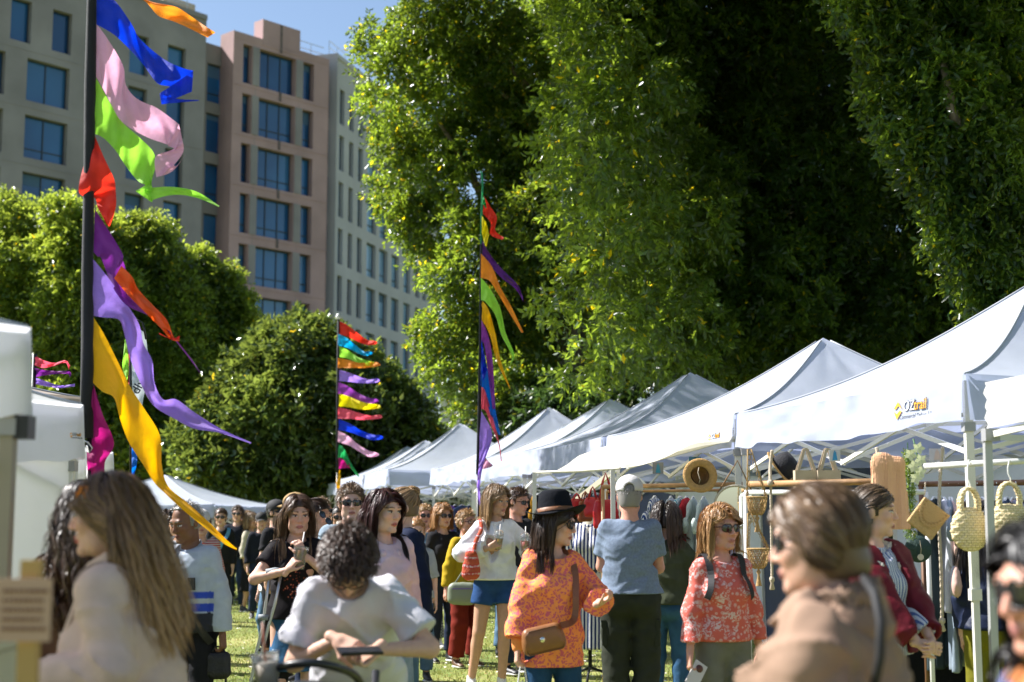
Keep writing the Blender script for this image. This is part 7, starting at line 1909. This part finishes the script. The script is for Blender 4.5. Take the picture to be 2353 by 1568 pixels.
for (px, n, c, kd, dd, lb) in ((1504, 'navystripe', None, 3, 11.9, 'navy and white striped dress hanging behind the capped man'), (1541, 'pearl', (.42, .46, .52), 0, 11.5, 'pale blue grey shirt, leftmost of the shirts behind the dark haired woman'),
        (1562, 'teal', (.10, .38, .42), 0, 11.4, 'teal striped shirt between two pale grey shirts'), (1577, 'redtag', (.45, .03, .04), 0, 11.45, 'narrow red garment between the teal and the pale green shirts'), (1592, 'palegreen', (.40, .47, .45), 1, 11.3, 'pale green grey shirt right of the red garment'),
        (1616, 'mint', (.46, .53, .50), 1, 11.2, 'long mint shirt under the left rim of the straw hat'), (1652, 'steel', (.30, .34, .46), 2, 11.1, 'steel blue shirt below the straw hat'), (1682, 'lav', (.42, .42, .56), 2, 11.0, 'lavender shirt beside the round mirror')):
    m_ = c_(n, *c) if c and n != 'teal' else fab('g_'+n, pat=stripes((.02, .05, .16) if n == 'navystripe' else (.03, .25, .32), (.6, .62, .64), 10, .5, 'X', .5), noise=0)
    garment(lb, px, 1117, dd, kd, m_, 62+(px*7) % 17)
for i, (px, c, kd, nm) in enumerate(((2145, (.03, .045, .05), 3, 'black green'), (2166, (.40, .41, .46), 2, 'pale grey'), (2180, (.22, .27, .33), 3, 'slate grey'), (2203, (.52, .34, .29), 2, 'dusty pink'), (2222, (.08, .05, .045), 1, 'dark brown'), (2246, (.12, .20, .33), 3, 'blue'),
        (2268, (.40, .40, .50), 2, 'lilac grey'), (2290, (.10, .045, .035), 1, 'chocolate'), (2312, (.05, .07, .12), 3, 'navy'), (2335, (.36, .36, .46), 2, 'mauve grey'), (2356, (.07, .08, .10), 1, 'charcoal'))):
    garment('%s garment hanging on the dark rail behind the woven bags' % nm, px, 1112, 8.95-i*.03, kd, c_('r%d' % i, *c), 58+(i*23) % 30)
for i in range(12):
    garment('pale garment packed among the clothes on the dark rail at the right', 2150+i*17.5, 1114, 9.25, (i*2+1) % 4, c_('p%d' % (i % 4), *[(.5, .5, .54), (.26, .30, .36), (.5, .36, .32), (.36, .42, .5)][i % 4]), 50+(i*37) % 45, 'pale garments packed on the dark rail at the right')
_mid = [(.02, .03, .05), (.12, .04, .22), (.30, .25, .22), (.45, .22, .02), (.02, .02, .02), (.10, .09, .12), (.35, .33, .30), (.03, .05, .12), (.20, .05, .07), (.04, .10, .09)]
for i in range(22):
    px = 1195+i*10.5; garment('dark clothes on hangers crowded in the shade behind the red handbags', px, 1118, 15.6+(i % 3)*.25, (i*3) % 4, c_('mid%d' % (i % 10), *_mid[i % 10]), 40+(i*31) % 50, 'clothes on hangers in the shade behind the handbags')
for i in range(10):
    px = 1030+i*16; garment('small far garments on hangers under the sunlit tents', px, 1150, 21.5+(i % 2)*.3, (i*3) % 4, c_('mid%d' % ((i*3+1) % 10), *_mid[(i*3+1) % 10]), 30+(i*31) % 50, 'far garments hanging under the sunlit tents', sc=.8)
# the peach ribbed top
q = P(2040, 1052, 8.0); t = place('peach ribbed sleeveless top on a white hanger, under the nearest tent', 'ribbed_top', 'garment', (q.x, q.y, q.z), R(-12)); t.scale = (.62, .7, .95)
pr = [cap((-.10, 0, -.06), (-.13, 0, -.42), .045, .05, .06, (1, .5, 1)), cap((.10, 0, -.06), (.13, 0, -.42), .045, .05, .06, (1, .5, 1)), cap((0, 0, -.06), (0, 0, -.42), .06, .07, .06, (1, .4, 1)), cap((-.11, 0, -.03), (.11, 0, -.03), .025, None, .04, (1, .7, 1))]
V, Qd = poly(pr, .007, [plane((0, 0, -.42), (0, 0, -1))], lambda X: .003*np.sin(X[..., 0]*420)+.006*np.sin(20*X[..., 0])); link('garment', np_mesh('garment', V, Qd), mat('peach_rib', (.74, .42, .24), .9, bump=.3), t); o = bpy.data.objects.new('hanger', hk_me); COL.objects.link(o); o.parent = t; o.scale = (.75, 1, 1)
# straw hats
def straw(name, c): return mat(name, c, .8, bump=.9, bscale=140, noise=.12, nscale=60)
st1 = straw('straw_gold', (.50, .29, .095)); st2 = straw('straw_pale', (.62, .49, .27)); stdk = straw('straw_inside', (.30, .16, .05))
q = P(1609, 1093, 9.9); t = place('round straw hat hanging with its brown hollow crown towards us', 'straw_hat', 'hat', q, R(4)); Rr = Rx(R(82)) @ Rz(.3)
mb = MB(); mb.lathe([(0, -.095), (.04, -.092), (.055, -.075), (.062, -.02), (.066, .0), (.10, .006), (.118, .003), (.121, -.002), (.118, -.004), (.066, -.006)], 40, (0, 0, 0), Rr, ez=lambda a, r: .006*math.sin(2*a)*(r/.12)); mb.build('brim', st1, t, True)
mb = MB(); mb.lathe([(.059, -.001), (.060, .002), (.055, -.02), (.052, -.06), (.04, -.08), (0, -.085)], 32, (0, 0, 0), Rr); mb.build('crown_lining', stdk, t, True)
mb = MB(); mb.tube([(-.01, -.01, .055), (-.02, -.02, .02), (-.005, -.02, -.03), (-.012, -.01, -.055)], .003, 5); mb.build('chin_cord', rope_m, t, True)
q = P(1795, 1078, 9.3); t = place('tilted straw hat with black crown hanging above the blurred woman', 'straw_hat', 'hat', q); Rr = Ry(R(52)) @ Rx(R(20))
mb = MB(); mb.lathe([(.085, 0), (.105, .003), (.135, .002), (.140, -.003), (.133, -.005), (.085, -.004)], 36, (0, 0, 0), Rr); mb.build('brim', st1, t, True)
mb = MB(); mb.lathe([(.088, -.004), (.086, .06), (.07, .10), (0, .108)], 32, (0, 0, 0), Rr); mb.build('crown', mat('black_straw', (.012, .012, .016), .9, bump=.6, bscale=90), t, True)
# woven round bags
def weave(N, L, tc):
    v = P_(N, L, tc, 'ShaderNodeTexBrick', 34); v.inputs['Color1'].default_value = (.86, .74, .47, 1); v.inputs['Color2'].default_value = (.80, .66, .38, 1); v.inputs['Mortar'].default_value = (.50, .37, .18, 1)
    mp = N.new('ShaderNodeMapping'); mp.inputs['Rotation'].default_value = (R(90), 0, 0); L.new(tc.outputs['Object'], mp.inputs[0]); L.new(mp.outputs[0], v.inputs['Vector'])
    v.inputs['Mortar Size'].default_value = .05; v.inputs['Brick Width'].default_value = .8; v.inputs['Row Height'].default_value = .42; return v.outputs[0]
wv = mat('woven_palm', None, .8, pat=weave, bump=.7, bscale=60)
def braid(pts, r, m, n=44, name='handle', parent=None):
    mb = MB()
    for k in range(3):
        mb.tube([spl(pts, i/n)+np.array([r*math.cos(i*.9+k*2.09), r*.8*math.sin(i*.9+k*2.09), r*.3*math.sin(i*1.8+k)]) for i in range(n+1)], r*.95, 5)
    return mb.build(name, m, parent, True)
def woven_bag(label, px, py, d, rp, hx, group):
    q = P(px, py, d); s_ = d/FPX; t = place(label, 'woven_bag', 'bag', q, R(hx), group); rr = rp*s_
    r0 = np.random.default_rng(int(px))
    V, Qd = poly([ell((0, 0, 0), (rr, rr*.42, rr*1.05), .01), cap((-rr*.35, 0, rr*.75), (rr*.35, 0, rr*.75), rr*.28, None, .03, (1, .5, 1))], .006, [], lambda X: .0032*np.sin(X[..., 2]*330)*np.sin(np.arctan2(X[..., 0], -X[..., 1]*.4+.001)*26+np.floor(X[..., 2]*105)*1.57)+.0016*np.sin(X[..., 2]*330)); link('pouch', np_mesh('pouch', V, Qd), wv, t)
    for sg in (-1, 1):
        p = [np.array([-rr*.42, sg*rr*.12, rr*.85]), np.array([-rr*.46, sg*rr*.12, rr*1.4]), np.array([-rr*.30, sg*rr*.1, rr*1.9]), np.array([0, sg*rr*.06, rr*2.08]), np.array([rr*.30, sg*rr*.1, rr*1.9]), np.array([rr*.46, sg*rr*.12, rr*1.4]), np.array([rr*.42, sg*rr*.12, rr*.85])]
        braid(p, .007, wv, 40, 'handle', t)
    hkz = P(px, py-rp*2.08, d).z-q.z; mb = MB(); top_ = P(px, 1066, d).z-q.z
    mb.tube([(0, 0, hkz-.01), (.012, 0, hkz+.02), (.0, 0, hkz+.05), (0, 0, top_-.02), (.01, 0, top_+.02), (.02, 0, top_)], .004, 6); mb.build('hook', mat('white_hanger', None), t, True)
    return t
woven_bag('round woven palm bag with braided handles, left one of the pair on the white rail', 2229, 1219, 7.2, 46, 8, None)
woven_bag('round woven palm bag with braided handles, right one half behind the grey pole', 2322, 1215, 7.1, 50, -6, None)
# straw clutch, tilted
def fan(N, L, tc):
    w_ = N.new('ShaderNodeTexWave'); w_.wave_type = 'RINGS'; w_.rings_direction = 'SPHERICAL'; w_.inputs['Scale'].default_value = 45; mp = N.new('ShaderNodeMapping'); mp.inputs['Location'].default_value = (0, 0, -.11); L.new(tc.outputs['Object'], mp.inputs[0]); L.new(mp.outputs[0], w_.inputs['Vector'])
    return ramp(N, L, w_.outputs['Fac'], [(.25, (.36, .20, .07)), (.6, (.62, .42, .20))])
q = P(2132, 1192, 7.25); t = place('tilted straw clutch with patterned half round flap hanging on a thin cord', 'straw_clutch', 'bag', q); t.rotation_euler = (0, R(38), 0)
mb = MB(); mb.box((0, 0, 0), (.155, .022, .155)); o = mb.build('pouch', straw('clutch_straw', (.56, .37, .16)), t); md = o.modifiers.new('bevel', 'BEVEL'); md.width = .006; md.segments = 2
mb = MB(); Vf = [(-.078, -.0135, .078)]; n = 24
Vf = [(-.0775, -.014, .0775)]+[(.074*math.cos(a)*1.045, -.014, .0775+.118*math.sin(a)) for a in np.linspace(math.pi, 2*math.pi, n)]+[(.0775, -.014, .0775)]
Vb = [(x, y-.003, z) for x, y, z in Vf]; k_ = len(Vf); mb.add(Vf+Vb, [tuple(range(k_)), tuple(reversed(range(k_, 2*k_)))]+[(i, i+1, k_+i+1, k_+i) for i in range(k_-1)]); mb.build('flap', mat('clutch_flap', None, .85, pat=fan, bump=.5, bscale=120), t)
mb = MB()
for a in np.linspace(math.pi+.12, 2*math.pi-.12, 15): mb.lathe([(0, .003), (.0075, .0)], 4, (.062*math.cos(a), -.018, .0775+.098*math.sin(a)), Rx(R(90)) @ Rz(a))
mb.build('flap_trim', mat('clutch_trim', (.40, .24, .10), .8), t)
ic = np.array([-.078, 0, .078]); mb = MB(); mb.tube([tuple(ic), (-.10, 0, .115), (-.118, 0, .14)], .0025, 5); mb.build('cord', rope_m, t, True)
# dark green round hat with tag
q = P(2110, 1262, 8.3); t = place('dark green round straw hat with a pale tag below the clutch', 'green_hat', 'hat', q)
mb = MB(); mb.lathe([(0, .03), (.03, .028), (.06, .012), (.075, .004), (.078, 0), (.073, -.004), (0, -.004)], 36, (0, 0, 0), Rx(R(84)), ez=lambda a, r: .0015*math.sin(r*700)); mb.build('brim', mat('green_straw', (.010, .035, .028), .7, bump=.6, bscale=90), t, True)
mb = MB(); mb.lathe([(0, .002), (.018, .001), (.018, -.001), (0, -.001)], 20, (0, -.045, -.045), Rx(R(90))); mb.build('tag', mat('tag', (.5, .45, .40), .8), t); mb = MB(); mb.tube([(0, -.04, .05), (.004, -.045, .0), (0, -.045, -.03)], .0018, 4); mb.build('tag_cord', rope_m, t)
# ropes
def rope(label, pts, r=.008, tassel=False):
    W_ = [np.array(P(*p)) for p in pts]; o = W_[0]; t = place(label, 'rope', 'rope', o); mb = MB(); n = 60
    for k in range(3): mb.tube([spl([w_-o for w_ in W_], i/n)+np.array([r*.55*math.cos(i*1.1+k*2.09), r*.55*math.sin(i*1.1+k*2.09), 0]) for i in range(n+1)], r*.62, 5)
    mb.build('cord', rope_m, t, True)
    e = W_[-1]-o; mb = MB(); mb.lathe([(.004, .03), (r*1.9, .02), (r*2.0, 0), (r, -.012), (r*2.2, -.05), (r*1.2, -.055)] if tassel else [(.002, .02), (r*1.8, .012), (r*1.8, -.012), (.002, -.02)], 8, e); mb.build('knot', rope_m, t, True)
rope('thick twisted rope with tasselled end hanging down to the dark table', [(2166, 1028, 8.6), (2160, 1100, 8.6), (2158, 1200, 8.6), (2163, 1320, 8.6), (2165, 1430, 8.6)], .010, True)
rope('twisted rope tied round the wooden rail beside the peach top', [(2014, 1030, 8.3), (2022, 1070, 8.25), (2029, 1108, 8.2)], .010)
rope('twisted rope knotted on the wooden rail beside the macrame hanger', [(1774, 1036, 8.8), (1770, 1075, 8.8), (1770, 1110, 8.75)], .010)
rope('long twisted rope hanging behind the macrame baskets', [(1771, 1118, 8.8), (1773, 1250, 8.8), (1774, 1335, 8.8)], .008, True)
# macrame hanging baskets
mt = mat('macrame', (.42, .27, .11), .9, bump=.5, bscale=90)
def basket(label, px, py, wpx, hpx, d, topy):
    q = P(px, py, d); s_ = d/FPX; t = place(label, 'macrame_basket', 'basket', q); rw = wpx*s_/2; hh = hpx*s_
    mb = MB(); mb.tube([(rw*math.cos(a), rw*.6*math.sin(a), 0) for a in np.linspace(0, 6.283, 25)], .006, 6, cap=False); mb.build('rim', mt, t, True)
    mb = MB()
    for k in range(14):
        for sg in (-1, 1):
            pts = []
            for f in np.linspace(0, 1, 9): a = k*.4488+sg*f*1.2; r_ = rw*math.cos(f*1.35)**.7; pts.append((r_*math.cos(a), r_*.6*math.sin(a), -hh*math.sin(f*1.5)**1.3))
            mb.tube(pts, .0035, 4)
    mb.build('net', mt, t, True)
    mb = MB(); zt = P(px, topy, d).z-q.z; tx = (P(1722, topy, d).x-q.x)
    for sg in (-1, 1): mb.tube([(sg*rw*.95, 0, 0), (tx*.5+sg*rw*.55, 0, zt*.5), (tx+sg*.01, 0, zt)], .0045, 5); 
    for sg in (-1, 1):
        for j in range(9): f = j/9+.05; c0 = np.array([sg*rw*.95*(1-f)+tx*f, 0, zt*f]); mb.tube([c0+np.array([.009*math.cos(a), 0, .018*math.sin(a)]) for a in np.linspace(0, 6.3, 9)], .0022, 4, cap=False)
    mb.build('hanging_cord', mt, t, True)
    mb = MB(); mb.lathe([(.004, 0), (.014, -.02), (.006, -.035), (.018, -.10)], 8, (0, 0, -hh)); mb.build('tassel', mt, t, True)
basket('upper macrame basket hanging on knotted cords beside the tent pole', 1739, 1143, 46, 40, 8.4, 1032)
basket('lower macrame basket with tassel hanging beside the tent pole', 1742, 1262, 50, 44, 8.4, 1180)
# round mirror
q = P(1690, 1165, 9.9); t = place('round mirror in a cream frame hung on brown rope behind the tent pole', 'mirror', 'mirror', q, R(-8)); rr = 50*9.9/FPX
mb = MB(); mb.lathe([(rr*.90, -.005), (rr*.90, .012), (rr, .014), (rr*1.02, 0), (rr, -.01), (rr*.9, -.012)], 44, (0, 0, 0), Rx(R(90))); mb.build('frame', mat('cream_frame', (.50, .44, .33), .6), t, True)
mb = MB(); mb.lathe([(0, .003), (rr*.91, .003)], 44, (0, 0, 0), Rx(R(90))); mb.build('mirror_glass', mat('mirror_glass', (.8, .85, .8), .03, metal=1.), t)
mb = MB(); mb.tube([(-rr*.8, 0, rr*.6), (0.02, 0, rr*2.1), (rr*.8, 0, rr*.6)], .006, 6); mb.build('hanging_rope', mat('brown_rope', (.22, .12, .05), .9), t, True)
# red handbags on a slanted chrome bar
A_, B_ = np.array(P(1325, 1150, 12.7)), np.array(P(1420, 1075, 12.1)); t = place('slanted chrome display bar carrying the red handbags', 'display_bar', 'rail', (A_[0], A_[1], 0)); o0 = np.array([A_[0], A_[1], 0])
mb = MB(); mb.bar(A_-o0, B_-o0, .02, .05); mb.build('bar', mat('chrome', (.6, .62, .65), .12, metal=1.), t); mb = MB(); mb.bar(B_-o0, (B_[0]-o0[0], B_[1]-o0[1], 0), .03); mb.build('post', mat('chrome', None), t)
for f in np.linspace(.05, .95, 8): p = A_*(1-f)+B_*f-o0; mb = MB(); mb.tube([p, p+[0, 0, .05]], .004, 5); mb.lathe([(0, .008), (.008, 0), (0, -.008)], 8, p+[0, 0, .052]); mb.build('peg', mat('chrome', None), t)
redl = mat('red_leather', (.40, .008, .014), .35, bump=.2, bscale=30); brl = mat('brown_leather', (.25, .07, .025), .4)
def handbag(label, px, py, wpx, hpx, d, m, hl, yaw):
    q = P(px, py, d); s_ = d/FPX; t = place(label, 'handbag', 'handbag', q, R(yaw)); w_, h_ = wpx*s_, hpx*s_
    pr = [cap((-w_*.32, 0, -h_*.1), (w_*.32, 0, -h_*.1), w_*.16, None, .03, (1, .55, 1)), cap((-w_*.36, 0, -h_*.85), (w_*.36, 0, -h_*.85), w_*.16, None, .03, (1, .7, 1)), cap((-w_*.34, 0, -h_*.5), (w_*.34, 0, -h_*.5), w_*.2, None, .05, (1, .5, 1))]
    V, Q = poly(pr, .009, [], wrinkle(int(px), .004)); link('pouch', np_mesh('pouch', V, Q), m, t)
    for sg in (-1, 1): mb = MB(); mb.tube([(-w_*.28, sg*.02, -h_*.05), (-w_*.12, sg*.015, hl*s_*.7), (0, 0, hl*s_), (w_*.12, sg*.015, hl*s_*.7), (w_*.28, sg*.02, -h_*.05)], .006, 6); mb.build('handle', m, t, True)
handbag('small red handbag, leftmost on the slanted chrome bar', 1325, 1148, 32, 42, 12.5, redl, 14, 10); handbag('brown leather bag between two red handbags', 1345, 1152, 34, 48, 12.4, brl, 22, 30); handbag('red handbag in the middle of the slanted bar', 1362, 1145, 34, 44, 12.3, redl, 26, -15); handbag('large red tote with long handles at the top of the slanted bar', 1392, 1150, 56, 66, 12.0, redl, 62, 12)
# canvas totes
cv = fab('canvas', (.48, .39, .28))
for px, lb in ((1852, 'beige canvas tote with wide straps, left of a pair behind the blurred head'), (1902, 'beige canvas tote with wide straps, right of a pair behind the blurred head')):
    q = P(px, 1085, 8.9); t = place(lb, 'canvas_tote', 'bag', q, R(px % 11)); mb = MB(); mb.box((0, 0, -.09), (.15, .05, .20)); mb.build('bag_body', cv, t)
    for sg in (-1, 1): mb = MB(); mb.bar((-.055, sg*.02, 0), (-.01, sg*.01, .14), .018, .004, (0, 1, 0)); mb.bar((.055, sg*.02, 0), (.01, sg*.01, .14), .018, .004, (0, 1, 0)); mb.bar((-.012, sg*.01, .14), (.012, sg*.01, .14), .018, .005, (0, 1, 0)); mb.build('strap', cv, t)
# little photo cards, orchid, hanging plant
def card(label, px, py, w_, h_, d, c1, c2):
    q = P(px, py, d); s_ = d/FPX; t = place(label, 'photo_card', 'card', q); mb = MB(); mb.box((0, 0, 0), (w_*s_, .004, h_*s_)); mb.build('card', mat('card_%d' % int(px), c1, .5), t)
    mb = MB(); a, b_ = w_*s_, h_*s_; y = -.003; mb.add([(-a*.10, y, b_*.30), (a*.12, y, b_*.30), (a*.24, y, -b_*.42), (-a*.22, y, -b_*.42)], [(0, 1, 2, 3)]); mb.add([(-a*.05, y, b_*.42), (a*.06, y, b_*.42), (a*.06, y, b_*.31), (-a*.05, y, b_*.31)], [(0, 1, 2, 3)]); mb.build('printed_figure', mat('cardp_%d' % int(px), c2, .5), t)
card('small photo card of a blue dress pinned left of the straw hat', 1512, 1076, 25, 26, 10.9, (.20, .20, .19), (.03, .22, .30)); card('photo card of a blue and white dress hanging over the canvas totes', 1918, 1047, 26, 26, 8.7, (.55, .55, .56), (.03, .28, .55)); card('pale photo card pinned right of the orchid', 2153, 1045, 36, 28, 8.8, (.50, .48, .52), (.55, .42, .38)); card('teal photo card half hidden by the top of the straw hat', 1597, 1058, 28, 16, 10.4, (.05, .15, .19), (.02, .08, .12))
q = P(2100, 1050, 7.9); t = place('white green orchid spray hanging beside the peach top', 'orchid_spray', 'flower', q); pet = mat('orchid_petal', (.66, .70, .42), .6, trans=.3)
mb = MB(); mb.tube([(0, 0, .10), (.02, 0, 0), (.0, 0, -.14)], .004, 5); mb.build('stem', mat('stem_green', (.05, .14, .03), .6), t, True)
for k, (x, z) in enumerate(((.02, .045), (-.025, .01), (.03, -.02), (-.01, -.055), (.025, -.085), (0, -.12))):
    mb = MB()
    for j in range(5):
        a = j*1.2566+k; c0 = np.array([x, -.02, z]); e = np.array([math.cos(a), -.25, math.sin(a)]); s2 = np.array([-math.sin(a), 0, math.cos(a)])
        mb.add([c0, c0+e*.02+s2*.013, c0+e*.038, c0+e*.02-s2*.013], [(0, 1, 2, 3)])
    mb.build('flower', pet, t)
q = P(2088, 1090, 8.1); t = place('string of small dark green leaves trailing down beside the orchid', 'trailing_plant', 'plant', q)
crown(t, [(0, 0, .12-.035*k, .022) for k in range(14)], 500, per=5, leaf=.014, tw=.02, seed=44, name='leaves', droop=.6); mb = MB(); mb.tube([(0, 0, .18), (0, 0, -.36)], .003, 4); mb.build('stem', mat('stem_green', None), t)
# dark draped table
q = P(2215, 1568, 9.4); t = place('table draped in black cloth at the back of the nearest stall', 'draped_table', 'table', (q.x, 9.6, 0)); n = 60; G_ = np.zeros((8, n, 3))
bk = fab('black_drape', (.010, .010, .013))
for i in range(8):
    for j in range(n): f = j/(n-1); G_[i, j] = (-.65+1.6*f, -.35-.02*math.sin(j*.9)*(1-i/7), .02+.80*i/7)
mb = MB(); mb.grid(G_); mb.add([(-.65, -.35, .82), (.95, -.35, .82), (.95, .4, .82), (-.65, .4, .82)], [(0, 1, 2, 3)]); mb.add([(-.65, -.35, .02), (-.65, .4, .02), (-.65, .4, .82), (-.65, -.35, .82)], [(0, 1, 2, 3)]); mb.build('table_cloth', bk, t)
mb = MB(); mb.box((.15, .02, .795), (1.5, .68, .03)); mb.build('table_top', wood, t)
# foreground sign and counter at the left edge
q = P(55, 1402, 2.9); t = place('blurred cream sign card with lines of brown lettering on a wooden post, bottom left corner', 'sign', 'sign', (q.x, 2.9, 0), R(-3)); zc = q.z; s_ = 2.9/FPX
mb = MB(); mb.box((0, 0, zc), (125*s_, .006, 140*s_)); mb.build('sign_card', mat('sign_card', (.47, .30, .22), .7), t)
for k, tx_ in enumerate(('HANDMADE', 'MARKET', 'OPEN TODAY')):
    pass
for k in range(5):
    mb = MB(); r0 = np.random.default_rng(k); x = -48
    while x < 46: w_ = r0.uniform(4, 11); mb.box(((x+w_/2)*s_, -.0045, zc+(42-k*21)*s_), (w_*s_, .002, 8*s_)); x += w_+r0.uniform(2, 5)
    mb.build('lettering', mat('sign_ink', (.20, .09, .05), .7), t)
mb = MB(); mb.box((6*s_, .02, P(55, 1288, 2.9).z/2), (46*s_, .02, P(55, 1288, 2.9).z)); mb.build('post', mat('sign_wood', (.42, .26, .09), .6), t)
q = P(20, 1500, 3.1); t = place('cream counter edge at the bottom left corner below the sign', 'counter', 'counter', (P(20, 1500, 3.1).x, 3.15, 0)); mb = MB(); mb.box((-.36, .1, P(20, 1500, 3.1).z/2), (.62, .35, P(20, 1500, 3.1).z)); o = mb.build('counter_body', mat('cream_counter', (.50, .47, .38), .7, noise=.05), t); md = o.modifiers.new('bevel', 'BEVEL'); md.width = .01
mb = MB(); mb.box((-.36, .1, P(20, 1500, 3.1).z+.012), (.66, .39, .02)); mb.build('counter_top', mat('cream_counter', None), t)
